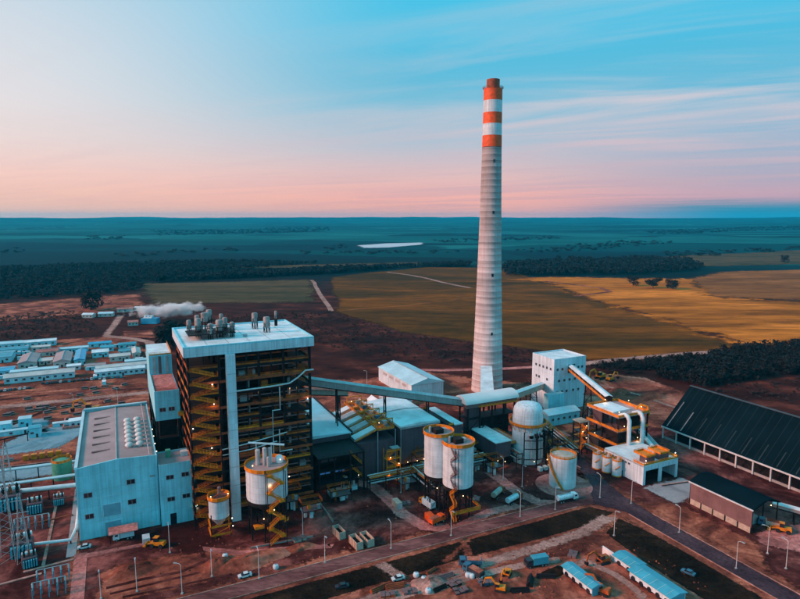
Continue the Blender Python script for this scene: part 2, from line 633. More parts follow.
def sheet(name, poly, z, m, step=None, amp=0.0, f=0.03, kind='structure', T=None):
    if step:
        poly = wavy(poly, step, amp, True, f, len(poly) * 1.7)
    me = bpy.data.meshes.new(name)
    if T is None and step:
        T = step * 0.35
    if not T:
        bm = bmesh.new()
        vs = [bm.verts.new((x, y, z)) for x, y in poly]
        fc = bm.faces.new(vs)
        fc.normal_update()
        if fc.normal.z < 0:
            fc.normal_flip()
        bmesh.ops.triangulate(bm, faces=[fc])
        bm.to_mesh(me)
        bm.free()
        me.materials.append(m)
    else:
        P = np.array(poly)
        x0, y0 = P.min(0) - T
        x1, y1 = P.max(0) + T
        c = max(T * 0.7, (x1 - x0) / 170, (y1 - y0) / 170)
        nx, ny = int((x1 - x0) / c) + 2, int((y1 - y0) / c) + 2
        X, Y = np.meshgrid(x0 + np.arange(nx) * c, y0 + np.arange(ny) * c)
        d2 = np.full(X.shape, 1e18)
        ins = np.zeros(X.shape, bool)
        Q = np.roll(P, -1, 0)
        for (ax, ay), (bx_, by_) in zip(P, Q):
            ex, ey = bx_ - ax, by_ - ay
            t = np.clip(((X - ax) * ex + (Y - ay) * ey) / (ex * ex + ey * ey + 1e-12), 0, 1)
            d2 = np.minimum(d2, (X - ax - t * ex) ** 2 + (Y - ay - t * ey) ** 2)
            if ay != by_:
                cr2 = ((ay > Y) != (by_ > Y)) & (X < (bx_ - ax) * (Y - ay) / (by_ - ay) + ax)
                ins ^= cr2
        sd_ = np.sqrt(d2) * np.where(ins, 1, -1)
        e = np.clip(0.5 + sd_ / (2 * T), 0, 1)
        keep = np.zeros((ny - 1, nx - 1), bool)
        for a, b in ((0, 0), (0, 1), (1, 0), (1, 1)):
            keep |= e[a:ny - 1 + a, b:nx - 1 + b] > 0.001
        idx = np.arange(nx * ny).reshape(ny, nx)
        fs = np.stack([idx[:-1, :-1][keep], idx[:-1, 1:][keep], idx[1:, 1:][keep], idx[1:, :-1][keep]], 1)
        us, inv = np.unique(fs, return_inverse=True)
        vs = np.stack([X.ravel()[us], Y.ravel()[us], np.full(len(us), z)], 1)
        me.from_pydata(vs.tolist(), [], inv.reshape(-1, 4).tolist())
        at = me.attributes.new('edge', 'FLOAT', 'POINT')
        at.data.foreach_set('value', e.ravel()[us].astype(np.float32))
        me.materials.append(ragged(m, round(min(0.5, 1.6 / T), 3)))
    o = link(name, me)
    if kind: o['kind'] = kind
    return o


def usheet(name, poly, z, m, step=None, amp=0.0, f=0.05, T=None):
    return sheet(name, [W(*p) for p in poly], z, m, step, amp, f, 'structure', T)


def ribbon(name, pts, w, z, m, step=12, amp=0.6, thick=0.0):
    """a road or track of width w along world points"""
    P = [Vector(p + (0,)) for p in wavy(pts + [pts[-1]], step, amp, False)] + [Vector(pts[-1] + (0,))]
    vs, ed = [], []
    for i, p in enumerate(P):
        d = (P[min(i + 1, len(P) - 1)] - P[max(i - 1, 0)])
        if d.length < 1e-6: d = Vector((1, 0, 0))
        d.normalize()
        s = Vector((-d.y, d.x, 0)) * w / 2
        for k, e in ((1.25, 0.0), (0.6, 1.0), (-0.6, 1.0), (-1.25, 0.0)):
            vs.append((p.x + s.x * k, p.y + s.y * k, z)); ed.append(e)
    me = bpy.data.meshes.new(name)
    me.from_pydata(vs, [], [(4 * i + k, 4 * i + k + 1, 4 * i + k + 5, 4 * i + k + 4) for i in range(len(P) - 1) for k in range(3)])
    me.attributes.new('edge', 'FLOAT', 'POINT').data.foreach_set('value', ed)
    me.materials.append(ragged(m, round(min(0.8, 4.0 / w), 3)))
    o = link(name, me)
    o['kind'] = 'structure'
    return o


# ---- ground materials
def land_mat():
    m = bpy.data.materials.new('open_land')
    m.use_nodes = True
    t = m.node_tree
    n = t.nodes.new
    L = t.links.new
    b = t.nodes['Principled BSDF']
    b.inputs['Roughness'].default_value = 0.95
    b.inputs['Specular IOR Level'].default_value = 0.03
    geo = n('ShaderNodeNewGeometry')
    # moor near the plant: dark brown brush with red soil showing
    a = n('ShaderNodeTexNoise'); a.inputs['Scale'].default_value = 0.022; a.inputs['Detail'].default_value = 10; a.inputs['Roughness'].default_value = 0.68
    mpa = n('ShaderNodeMapping'); mpa.inputs['Scale'].default_value = (1, 1.6, 1)
    L(geo.outputs['Position'], mpa.inputs['Vector']); L(mpa.outputs[0], a.inputs['Vector'])
    ra = n('ShaderNodeValToRGB')
    e = ra.color_ramp.elements
    e[0].position = 0.40; e[0].color = (0.024, 0.007, 0.006, 1)
    e[1].position = 0.72; e[1].color = (0.21, 0.050, 0.032, 1)
    k = e.new(0.56); k.color = (0.068, 0.016, 0.011, 1)
    L(a.outputs['Fac'], ra.inputs[0])
    # far country: strips of pasture, crop and wood, haze teal put into the colour
    mpb = n('ShaderNodeMapping'); mpb.inputs['Scale'].default_value = (0.00075, 0.0019, 1); mpb.inputs['Rotation'].default_value = (0, 0, 0.12)
    L(geo.outputs['Position'], mpb.inputs['Vector'])
    vo = n('ShaderNodeTexVoronoi'); vo.inputs['Scale'].default_value = 1.0; vo.inputs['Randomness'].default_value = 1.0
    nb = n('ShaderNodeTexNoise'); nb.inputs['Scale'].default_value = 1.6; nb.inputs['Detail'].default_value = 9; nb.inputs['Roughness'].default_value = 0.6
    L(mpb.outputs[0], nb.inputs['Vector'])
    ad = n('ShaderNodeMix'); ad.data_type = 'RGBA'; ad.blend_type = 'LINEAR_LIGHT'; ad.inputs['Factor'].default_value = 0.12
    L(mpb.outputs[0], ad.inputs['A']); L(nb.outputs['Color'], ad.inputs['B'])
    L(ad.outputs['Result'], vo.inputs['Vector'])
    sp = n('ShaderNodeSeparateColor'); L(vo.outputs['Color'], sp.inputs[0])
    mz_ = n('ShaderNodeMath'); mz_.operation = 'MULTIPLY_ADD'; mz_.inputs[1].default_value = 0.55; L(sp.outputs[0], mz_.inputs[0])
    nm = n('ShaderNodeMath'); nm.operation = 'MULTIPLY'; nm.inputs[1].default_value = 0.5; L(nb.outputs['Fac'], nm.inputs[0])
    L(nm.outputs[0], mz_.inputs[2])
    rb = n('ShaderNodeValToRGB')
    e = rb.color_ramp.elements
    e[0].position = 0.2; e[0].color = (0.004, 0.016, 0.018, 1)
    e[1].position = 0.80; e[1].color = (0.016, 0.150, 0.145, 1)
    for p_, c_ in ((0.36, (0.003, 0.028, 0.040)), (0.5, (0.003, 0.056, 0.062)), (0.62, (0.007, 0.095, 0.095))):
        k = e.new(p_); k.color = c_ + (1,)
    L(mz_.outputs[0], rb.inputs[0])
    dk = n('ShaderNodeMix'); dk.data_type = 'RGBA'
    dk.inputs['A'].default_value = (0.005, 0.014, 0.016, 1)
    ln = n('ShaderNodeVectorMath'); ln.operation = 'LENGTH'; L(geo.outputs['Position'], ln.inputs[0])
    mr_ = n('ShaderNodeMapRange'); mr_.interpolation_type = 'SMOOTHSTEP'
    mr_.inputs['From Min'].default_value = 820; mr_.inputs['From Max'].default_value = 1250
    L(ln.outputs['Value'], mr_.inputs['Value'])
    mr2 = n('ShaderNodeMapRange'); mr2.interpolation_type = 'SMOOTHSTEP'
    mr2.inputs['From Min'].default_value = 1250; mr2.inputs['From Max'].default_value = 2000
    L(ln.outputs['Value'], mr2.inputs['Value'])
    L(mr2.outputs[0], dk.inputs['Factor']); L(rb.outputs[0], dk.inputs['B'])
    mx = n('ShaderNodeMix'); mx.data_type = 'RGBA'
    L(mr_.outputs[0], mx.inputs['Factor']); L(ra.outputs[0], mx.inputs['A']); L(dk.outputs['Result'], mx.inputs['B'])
    L(mx.outputs['Result'], b.inputs['Base Color'])
    bp = n('ShaderNodeBump'); bp.inputs['Distance'].default_value = 1.2
    L(a.outputs['Fac'], bp.inputs['Height']); L(bp.outputs[0], b.inputs['Normal'])
    return m


def earth_mat(name, c1, c2, c3, s1=0.05, s2=0.6, bump=0.12, stretch=(1, 1, 1), rot=0.0, con=(0.45, 1.45)):
    m = bpy.data.materials.new(name)
    m.use_nodes = True
    t = m.node_tree
    n = t.nodes.new
    L = t.links.new
    b = t.nodes['Principled BSDF']
    b.inputs['Roughness'].default_value = 0.92
    b.inputs['Specular IOR Level'].default_value = 0.05
    geo = n('ShaderNodeNewGeometry')
    mp_ = n('ShaderNodeMapping'); mp_.inputs['Scale'].default_value = stretch; mp_.inputs['Rotation'].default_value = (0, 0, rot)
    L(geo.outputs['Position'], mp_.inputs['Vector'])
    a = n('ShaderNodeTexNoise'); a.inputs['Scale'].default_value = s1; a.inputs['Detail'].default_value = 9; a.inputs['Roughness'].default_value = 0.65; a.inputs['Distortion'].default_value = 0.8
    d = n('ShaderNodeTexNoise'); d.inputs['Scale'].default_value = s2; d.inputs['Detail'].default_value = 8; d.inputs['Roughness'].default_value = 0.7
    L(mp_.outputs[0], a.inputs['Vector']); L(mp_.outputs[0], d.inputs['Vector'])
    r = n('ShaderNodeValToRGB')
    e = r.color_ramp.elements
    e[0].position = 0.40; e[0].color = c1 + (1,)
    e[1].position = 0.63; e[1].color = c3 + (1,)
    k = e.new(0.5); k.color = c2 + (1,)
    L(a.outputs['Fac'], r.inputs[0])
    rr = n('ShaderNodeMapRange'); rr.inputs['From Min'].default_value = 0.3; rr.inputs['From Max'].default_value = 0.7
    rr.inputs['To Min'].default_value = con[0]; rr.inputs['To Max'].default_value = con[1]
    L(d.outputs['Fac'], rr.inputs['Value'])
    mu = n('ShaderNodeMix'); mu.data_type = 'RGBA'; mu.blend_type = 'MULTIPLY'; mu.inputs['Factor'].default_value = 1.0
    L(r.outputs[0], mu.inputs['A']); L(rr.outputs[0], mu.inputs['B'])
    L(mu.outputs['Result'], b.inputs['Base Color'])
    bp = n('ShaderNodeBump'); bp.inputs['Distance'].default_value = bump
    L(d.outputs['Fac'], bp.inputs['Height']); L(bp.outputs[0], b.inputs['Normal'])
    return m


LAND = land_mat()
YARD = earth_mat('red_earth_yard', (0.10, 0.026, 0.018), (0.24, 0.060, 0.036), (0.50, 0.15, 0.088))
SOIL = earth_mat('bare_orange_soil', (0.09, 0.022, 0.016), (0.28, 0.070, 0.042), (0.58, 0.19, 0.125), 0.03, 0.4)
PLANTYARD = earth_mat('compacted_yard', (0.040, 0.008, 0.007), (0.090, 0.021, 0.018), (0.30, 0.085, 0.070), 0.045, 0.5, 0.06)
ASPHALT = earth_mat('asphalt', (0.045, 0.024, 0.031), (0.064, 0.034, 0.042), (0.09, 0.048, 0.055), 0.06, 0.8, 0.02)
PALEROAD = earth_mat('pale_gravel_road', (0.27, 0.13, 0.105), (0.38, 0.19, 0.155), (0.50, 0.27, 0.22), 0.05, 0.7, 0.05)
DUSTY = earth_mat('dusty_road', (0.085, 0.030, 0.030), (0.17, 0.062, 0.058), (0.30, 0.125, 0.112), 0.05, 0.8, 0.04, (0.35, 1.2, 1), -ANG)
VERGE = earth_mat('dark_verge_turf', (0.008, 0.005, 0.003), (0.018, 0.010, 0.006), (0.042, 0.020, 0.012), 0.05, 0.5, 0.05)
OLIVE = earth_mat('olive_pasture', (0.062, 0.025, 0.001), (0.115, 0.038, 0.002), (0.24, 0.066, 0.004), 0.006, 0.06, 0.3, (0.5, 1.4, 1), 0.35)
GREENF = earth_mat('green_pasture', (0.055, 0.040, 0.016), (0.085, 0.052, 0.022), (0.13, 0.068, 0.03), 0.008, 0.06, 0.3, (0.4, 1.6, 1), 0.0)
GOLD = earth_mat('golden_stubble', (0.24, 0.064, 0.005), (0.46, 0.122, 0.010), (0.74, 0.20, 0.024), 0.006, 0.05, 0.3, (0.45, 1.8, 1), 0.25)
MUTED = earth_mat('muted_pasture', (0.17, 0.052, 0.012), (0.24, 0.075, 0.018), (0.36, 0.115, 0.03), 0.006, 0.06, 0.3, (0.4, 1.8, 1), 0.1)
PAD = earth_mat('concrete_pad', (0.22, 0.21, 0.22), (0.30, 0.29, 0.30), (0.34, 0.31, 0.31), 0.08, 0.8, 0.02, con=(0.85, 1.12))
BLUEPAD = earth_mat('painted_blue_grey_pad', (0.13, 0.22, 0.26), (0.19, 0.30, 0.35), (0.22, 0.32, 0.36), 0.07, 0.7, 0.02, con=(0.85, 1.12))
PINKPAD = earth_mat('pinkish_concrete_apron', (0.26, 0.085, 0.075), (0.44, 0.14, 0.12), (0.62, 0.22, 0.19), 0.07, 0.7, 0.03)

# ---- the ground: one sheet out to the horizon
vs, fs = [(0, 240, 0)], []
NA = 540
radii = [120, 300, 600, 900, 1300, 1800, 2300, 2800, 3000]
r = 3000
while r < 14600:
    r *= 1.045
    radii.append(r)
for r in radii:
    for k in range(NA):
        a = 2 * math.pi * k / NA
        x, y = r * math.cos(a), 240 + r * math.sin(a)
        vs.append((x, y, hgt(x, y)))
for k in range(NA):
    fs.append((0, 1 + k, 1 + (k + 1) % NA))
for j in range(len(radii) - 1):
    for k in range(NA):
        a = 1 + j * NA + k
        b = 1 + j * NA + (k + 1) % NA
        fs.append((a, a + NA, b + NA, b))
me = bpy.data.meshes.new('ground')
me.from_pydata(vs, [], fs)
me.polygons.foreach_set('use_smooth', [True] * len(me.polygons))
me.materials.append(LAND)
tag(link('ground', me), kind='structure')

# ---- fields
sheet('field_green', [(-445.2, 1033.4), (-167.1, 1108.9), (-118.8, 811.2), (-333.5, 792.2)], 0.10, GREENF, 60, 10)
sheet('field_olive', [(-133.5, 1155.7), (58.0, 1390.0), (238.9, 1362.4), (253.9, 1082.5), (263.1, 921.5), (304.1, 529.1), (256.0, 501.1), (153.2, 472.4), (124.7, 504.9), (65.5, 551.1), (0.0, 595.5), (-76.6, 732.0)], 0.10, OLIVE, 40, 9, 0.01, T=9)
sheet('field_golden', [(202.2, 1118.0), (309.5, 1155.7), (542.9, 1118.0), (452.7, 862.9), (573.7, 792.2), (399.3, 546.6), (310.4, 529.1), (264.6, 921.5), (255.7, 1082.5)], 0.14, GOLD, 40, 9, 0.01, T=40)
sheet('field_muted', [(546.6, 1118.0), (675.3, 1262.2), (1024.1, 1362.4), (607.3, 801.6), (459.9, 874.0)], 0.12, MUTED, 60, 10, 0.01)
sheet('field_strip', [(-459.6, 1376.1), (-172.9, 1479.7), (51.6, 1546.2), (48.9, 1464.0), (-227.6, 1362.4)], 0.12, GREENF, 80, 8)
sheet('field_distant_right', [(412.6, 1546.2), (1406.6, 2114.0), (1525.2, 1992.3), (1186.4, 1546.2), (757.9, 1418.7)], 0.10, GREENF, 120, 25, 0.004)
sheet('red_earth_band', [(-556.2, 716.5), (-533.7, 792.2), (-449.8, 862.9), (-391.9, 897.1), (-332.6, 774.0), (-366.5, 724.2), (-442.2, 653.7), (-481.0, 617.5)], 0.08, YARD, 40, 8)
ribbon('field_track', [(-25.3, 1262.2), (38.7, 1155.7), (114.4, 974.3)], 9, 0.18, PALEROAD, 40, 6)
ribbon('field_track', [(-76.6, 732.0), (0.0, 774.0), (107.4, 862.9)], 6, 0.18, MUTED, 40, 5)
ribbon('field_track', [(263.0, 1082.5), (326.9, 974.3), (325.0, 921.5), (257.1, 874.0)], 10, 0.20, YARD, 40, 6)
ribbon('farm_lane', [(-162.1, 1100.0), (-123.7, 909.1), (-85.2, 732.0)], 7, 0.15, PALEROAD, 40, 3)
ribbon('pale_road', [(137.3, 459.2), (178.6, 475.8), (246.6, 499.2), (316.6, 516.8), (427.1, 546.6)], 11, 0.18, PALEROAD, 40, 4)
ribbon('pale_road', [(-15.3, 446.7), (30.1, 440.7), (76.4, 446.7), (125.5, 459.2)], 7, 0.16, PINKPAD, 40, 4)
# ---- the pond
pw = mat('pond_water', (0.50, 0.56, 0.60), 0.25, 0.1, 0.01, spec=0.8)
sheet('pond_water', [(-175.1, 2450.2), (-65.9, 2646.3), (104.3, 2729.4), (88.3, 2530.6), (-38.2, 2296.1), (-134.8, 2251.4)], 0.3, pw, 60, 15, 0.004)

# ---- plant site sheets (plant grid)
usheet('site_ground', [(-330, 236), (-330, -260), (230, -260), (230, -80), (205, 60), (160, 100), (100, 172), (40, 178), (-20, 190), (-70, 196), (-78, 300), (-90, 420), (-215, 430), (-300, 400)], 0.03, YARD, 18, 5, 0.03)
usheet('plant_yard', [(-120, -34), (-120, 12), (-95, 16), (-36, 8), (-10, 100), (60, 105), (92, 60), (100, 20), (84, -22), (60, -34), (20, -33.5), (-60, -33)], 0.06, PLANTYARD, 14, 2.0)
usheet('switchyard_ground', [(-175, -40), (-175, 78), (-123, 74), (-123, -20), (-123, -40)], 0.07, PLANTYARD, 14, 1.0)
usheet('coal_yard_ground', [(85, -125), (85, -20), (104, 22), (150, 24), (215, 10), (215, -125)], 0.06, PLANTYARD, 14, 2.0)
usheet('bare_soil', [(130, 30), (150, 80), (185, 96), (230, 60), (228, 8), (165, 8), (150, 24)], 0.09, SOIL, 14, 4)
usheet('bare_soil', [(20, -56), (-60, -56), (-150, -50), (-150, -130), (80, -130), (70, -104), (52, -70)], 0.08, SOIL, 10, 3)
usheet('bare_soil', [(-116, -29), (-110, -8), (-92, -10), (-76, -14), (-60, -22), (-62, -31)], 0.08, SOIL, 7, 2)
usheet('concrete_pad', [(96, -58), (120, -55), (119, -42), (96, -41)], 0.09, PAD, 6, 0.7)
usheet('concrete_pad', [(118, -118), (98, -92), (104, -87), (124, -88), (150, -112)], 0.09, PINKPAD, 6, 1.5)
ribbon('apron', [(-21.0, 249.5), (-12.1, 245.5), (-5.8, 234.4), (0.8, 220.9), (9.0, 211.0), (19.4, 210.2)], 6, 0.10, PINKPAD, 3, 1.2)
ribbon('apron', [(41.0, 259.9), (50.3, 238.0), (56.8, 230.0), (66.5, 228.3), (79.0, 236.2)], 6, 0.10, PINKPAD, 3, 1.0)
ribbon('apron', [(20.4, 208.8), (35.4, 222.5), (48.4, 228.3)], 5, 0.12, PINKPAD, 3, 1.0)
ribbon('wheel_track', [(-93.4, 172.7), (-83.1, 177.9), (-71.9, 182.2), (-66.0, 189.2), (-70.1, 196.6)], 1.6, 0.13, PLANTYARD, 3, 3.0)
ribbon('wheel_track', [(-90.4, 169.7), (-78.9, 175.2), (-66.7, 181.1), (-62.2, 188.0)], 1.2, 0.135, PLANTYARD, 3, 3.0)
ribbon('wheel_track', [(-85.1, 168.2), (-71.8, 173.2), (-55.1, 180.6)], 1.2, 0.13, PLANTYARD, 3, 3.0)
ribbon('wheel_track', [(-70.1, 196.6), (-55.3, 193.4), (-38.6, 196.6), (-24.8, 198.5)], 3.0, 0.12, PINKPAD, 3, 1.4)
ribbon('wheel_track', [(51.9, 180.6), (62.6, 189.2), (68.1, 180.6), (72.9, 168.2)], 3.0, 0.12, PALEROAD, 3, 3.0)
ribbon('wheel_track', [(-3.0, 168.2), (12.7, 176.3), (32.9, 183.3), (54.1, 189.2)], 3.4, 0.12, PALEROAD, 3, 1.6)
ribbon('wheel_track', [(138.2, 402.6), (156.5, 379.1), (168.4, 348.4)], 3.0, 0.14, PALEROAD, 3, 1.2)
ribbon('wheel_track', [(-218.0, 314.2), (-209.9, 358.1), (-186.0, 372.6)], 3.0, 0.15, PLANTYARD, 4, 1.5)
ribbon('wheel_track', [(-253.7, 368.3), (-212.3, 385.9), (-164.3, 395.3)], 4.0, 0.15, PLANTYARD, 4, 1.8)
# dark turf strips either side of the perimeter road
usheet('verge_turf', [(-150, -55), (-150, -45.5), (-30, -45.0), (40, -45), (62, -44.5), (68, -52), (52, -56), (0, -54.5), (-60, -55.5)], 0.11, VERGE, 8, 0.8, T=0.7)
usheet('verge_turf', [(54, -63), (66, -57), (69, -70), (69, -112), (52, -112), (52, -80)], 0.11, VERGE, 8, 0.8, T=0.7)
usheet('verge_turf', [(84, -54), (92, -52), (97, -62), (97, -92), (84, -104)], 0.11, YARD, 8, 1.0)
# roads
usheet('perimeter_road', [(-220, -42.5), (62, -42.5), (69, -46), (74, -42), (72, -35.5), (60, -36.2), (-220, -36.2)], 0.14, DUSTY, 6, 0.25, T=1.2)
usheet('perimeter_road', [(66, -44), (72.5, -54), (72.5, -140), (80.5, -140), (80.5, -60), (82, -44), (86, -28), (94, -8), (103, 22), (108, 60), (102, 62), (96, 24), (88, -4), (80, -26), (72, -35.5)], 0.15, ASPHALT, 6, 0.25, T=0.8)
usheet('earth_track', [(-150, -60.5), (-60, -60), (0, -58.5), (44, -57.5), (62, -52), (66, -56), (46, -62), (0, -62.5), (-60, -64), (-150, -66)], 0.13, PALEROAD, 6, 0.8)
usheet('earth_track', [(-31, -45), (-27, -45), (-24, -55), (-28, -55)], 0.16, PALEROAD, 4, 0.6)
usheet('earth_track', [(3, -45), (5, -45), (2, -55), (-1, -54)], 0.16, YARD, 4, 0.6)
usheet('earth_track', [(-8, -54.5), (9, -44), (8, -44), (-10, -53)], 0.165, YARD, 4, 0.5)
usheet('footpath', [(-121.5, 5), (-117.5, 5), (-117.5, -34), (-121.5, -34)], 0.15, PINKPAD)
usheet('footpath', [(-117.5, 4), (-96, 2.5), (-96, 0.5), (-117.5, 1)], 0.15, PINKPAD)
usheet('blue_pad', [(-159, 118), (-160, 134), (-150, 152), (-138, 154), (-124, 170), (-118, 168), (-126, 132), (-134, 118)], 0.12, BLUEPAD, 8, 0.6)
usheet('blue_pad', [(-168, 150), (-170, 176), (-143, 172), (-141, 146)], 0.12, BLUEPAD, 8, 0.6)
usheet('blue_pad', [(-156, 84), (-126, 82), (-126, 92), (-156, 98)], 0.12, BLUEPAD, 8, 0.6)
usheet('site_road', [(-260, 206), (-180, 204), (-82, 198), (-82, 205), (-180, 212), (-260, 214)], 0.13, PALEROAD, 10, 0.8)
usheet('site_road', [(-260, 240), (-170, 234), (-82, 220), (-82, 226), (-170, 241), (-260, 248)], 0.12, SOIL, 10, 2)
usheet('site_road', [(-124, 62), (-121, 62), (-121, 4), (-124, 4)], 0.14, PAD)
sheet('access_road', [(-289.7, 574.9), (-284.1, 577.4), (-323.6, 694.3), (-334.0, 701.5)], 0.16, PALEROAD, 10, 1)
ribbon('access_road', [(-287.7, 574.9), (-252.1, 560.4), (-233.1, 546.6), (-213.8, 512.8), (-199.0, 486.3)], 9, 0.15, PALEROAD, 10, 0.8)
sheet('bare_soil', [(-282.0, 600.8), (-254.7, 606.3), (-235.0, 565.2), (-267.0, 570.0)], 0.12, SOIL, 10, 1.5)

sheet('bare_soil', [(137.2, 426.3), (155.3, 432.0), (176.6, 420.8), (187.0, 385.9), (184.5, 364.2), (159.5, 344.7), (149.0, 360.1), (133.6, 376.9)], 0.12, SOIL, 8, 2, T=5)
# round kerbed apron of the white tank
a_ = MB().lathe([(12.0, 0.0), (12.0, 0.26), (11.5, 0.26), (11.5, 0.18), (0.3, 0.18)], n=48, cap=False)
o_ = a_.build('round_apron', PINKPAD)
x_, y_ = W(66.5, -25)
o_.location = (x_, y_, 0)
o_['kind'] = 'structure'

# ---- vegetation
def leaf_cloud(n, rx, rz, zc, size, seed, clumps=7):
    """leaf sprays gathered in clumps inside an egg-shaped volume"""
    rg = random.Random(seed)
    cs = []
    for i in range(clumps):
        a = rg.uniform(0, 6.283)
        rr = rg.uniform(0.25, 0.72) * rx
        cs.append((rr * math.cos(a), rr * math.sin(a), zc + rg.uniform(-0.65, 0.7) * rz, rg.uniform(0.32, 0.52)))
    cs.append((0, 0, zc, 0.6))
    vs, fs = [], []
    for i in range(n):
        cx_, cy_, cz_, cr_ = rg.choice(cs)
        d = Vector((rg.gauss(0, 1), rg.gauss(0, 1), rg.gauss(0, 1))).normalized()
        q = rg.uniform(0.55, 1.05) * cr_
        p = Vector((cx_ + d.x * q * rx, cy_ + d.y * q * rx, cz_ + d.z * q * rz))
        nrm = (d + Vector((rg.uniform(-.6, .6), rg.uniform(-.6, .6), rg.uniform(-.2, .8)))).normalized()
        a = nrm.orthogonal().normalized()
        b = nrm.cross(a)
        th = rg.uniform(0, 6.283)
        a2 = a * math.cos(th) + b * math.sin(th)
        b2 = nrm.cross(a2)
        s = size * rg.uniform(0.6, 1.3)
        o = len(vs)
        vs += [tuple(p - a2 * s), tuple(p + b2 * s * 0.6), tuple(p + a2 * s), tuple(p - b2 * s * 0.6 + nrm * s * 0.25)]
        fs.append((o, o + 1, o + 2, o + 3))
    return vs, fs


PROTO = []
for i in range(10):
    PROTO.append(leaf_cloud(34, 0.42, 0.42, 0.56, 0.17, 50 + i, 5))


def inside(p, poly):
    x, y = p
    c = False
    j = len(poly) - 1
    for i in range(len(poly)):
        xi, yi = poly[i]
        xj, yj = poly[j]
        if (yi > y) != (yj > y) and x < (xj - xi) * (y - yi) / (yj - yi) + xi:
            c = not c
        j = i
    return c


PROTO2 = [leaf_cloud(95, 0.42, 0.44, 0.55, 0.095, 80 + i, 7) for i in range(8)]


def wood(name, label, polys, n, h0, h1, seed, m, cat='wood', wide=1.0, protos=None):
    rg = random.Random(seed)
    vs, fs = [], []
    areas = []
    for p in polys:
        areas.append(abs(sum(p[i][0] * p[(i + 1) % len(p)][1] - p[(i + 1) % len(p)][0] * p[i][1] for i in range(len(p)))) / 2)
    tot = sum(areas)
    for p, ar in zip(polys, areas):
        x0, x1 = min(q[0] for q in p), max(q[0] for q in p)
        y0, y1 = min(q[1] for q in p), max(q[1] for q in p)
        k = int(n * ar / tot) + 1
        tries = 0
        while k > 0 and tries < 60000:
            tries += 1
            q = (rg.uniform(x0, x1), rg.uniform(y0, y1))
            if not inside(q, p):
                continue
            k -= 1
            h = rg.uniform(h0, h1) * (0.75 + 0.5 * (mnoise.noise(Vector((q[0] * .01, q[1] * .01, 3))) * .5 + .5))
            w = h * wide * rg.uniform(0.8, 1.2)
            z = hgt(*q)
            pv, pf = rg.choice(protos or PROTO)
            c, s = math.cos(rg.uniform(0, 6.28)), 0
            an = rg.uniform(0, 6.283)
            c, s = math.cos(an), math.sin(an)
            o = len(vs)
            vs += [(q[0] + (a * c - b * s) * w, q[1] + (a * s + b * c) * w, z + e * h) for a, b, e in pv]
            fs += [tuple(i + o for i in f) for f in pf]
            # trunk
            o = len(vs)
            t = h * 0.02 + 0.05
            vs += [(q[0] - t, q[1] - t, z - .2), (q[0] + t, q[1] - t, z - .2), (q[0], q[1] + t, z - .2), (q[0], q[1], z + h * 0.6)]
            fs += [(o, o + 1, o + 3), (o + 1, o + 2, o + 3), (o + 2, o, o + 3)]
    me = bpy.data.meshes.new(name)
    me.from_pydata(vs, [], fs)
    me.materials.append(m)
    return tag(link(name, me), label, cat, None, 'stuff')


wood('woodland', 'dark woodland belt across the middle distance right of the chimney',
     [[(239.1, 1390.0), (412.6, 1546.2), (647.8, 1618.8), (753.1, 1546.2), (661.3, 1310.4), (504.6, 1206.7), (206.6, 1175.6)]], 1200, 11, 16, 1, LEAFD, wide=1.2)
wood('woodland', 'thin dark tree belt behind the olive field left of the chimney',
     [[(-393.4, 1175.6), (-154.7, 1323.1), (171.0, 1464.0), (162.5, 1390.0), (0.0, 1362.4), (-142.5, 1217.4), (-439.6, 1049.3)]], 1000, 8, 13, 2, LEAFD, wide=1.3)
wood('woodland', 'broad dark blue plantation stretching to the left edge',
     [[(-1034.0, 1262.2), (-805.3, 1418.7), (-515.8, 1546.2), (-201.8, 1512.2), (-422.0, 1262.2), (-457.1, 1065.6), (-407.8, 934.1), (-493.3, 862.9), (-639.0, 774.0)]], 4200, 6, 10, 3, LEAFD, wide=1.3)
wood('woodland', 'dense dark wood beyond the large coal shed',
     [[(180.6, 418.1), (206.4, 443.7), (240.2, 469.0), (290.2, 501.1), (359.9, 529.1), (411.3, 537.7), (328.5, 426.3), (295.7, 432.0), (244.2, 412.8), (207.0, 395.3)]], 900, 6, 12, 4, LEAF, protos=PROTO2)
wood('woodland', 'distant wooded strips fading in blue haze',
     [[(-1827.4, 3497.7), (-1831.9, 3682.5), (-1582.2, 3178.4), (-1584.1, 3039.6)], [(-1582.2, 3178.4), (-1679.3, 3682.5), (-1455.7, 3178.4), (-1431.1, 2912.4)],
      [(-1406.6, 2114.0), (-1450.6, 2326.9), (-1246.7, 1992.3), (-1254.6, 1883.8)], [(-909.6, 1883.8), (-598.9, 2251.4), (-546.1, 2051.4), (-812.4, 1741.4)],
      [(-280.8, 2251.4), (-236.4, 2587.1), (-187.2, 2251.4), (-232.1, 1992.3)], [(-331.6, 1992.3), (238.9, 2051.4), (225.7, 1936.6), (-297.6, 1786.4)],
      [(348.1, 1992.3), (1063.7, 2912.4), (1346.0, 2795.3), (960.4, 2407.7), (515.8, 1936.6)], [(752.8, 1883.8), (1125.3, 2114.0), (1547.3, 2326.9), (1406.6, 2114.0), (841.4, 1741.4)],
      [(151.3, 3039.6), (928.2, 3497.7), (843.9, 3178.4), (178.5, 2687.2)], [(1856.1, 4668.1), (3866.2, 5838.1), (3093.5, 4668.1), (1675.8, 3887.9)], [(-1933.4, 4668.1), (-676.6, 5838.1), (-541.4, 4668.1), (-1465.5, 3682.5)]],
     1500, 5, 9, 5, LEAFD, wide=4.0)
wood('woodland', 'low dark thicket between the white crusher house and the dense wood',
     [[(146.1, 449.8), (191.5, 467.3), (240.4, 486.3), (240.2, 469.0), (209.1, 449.8), (180.9, 440.7), (159.8, 440.7)]], 300, 3, 6, 14, LEAF, protos=PROTO2)
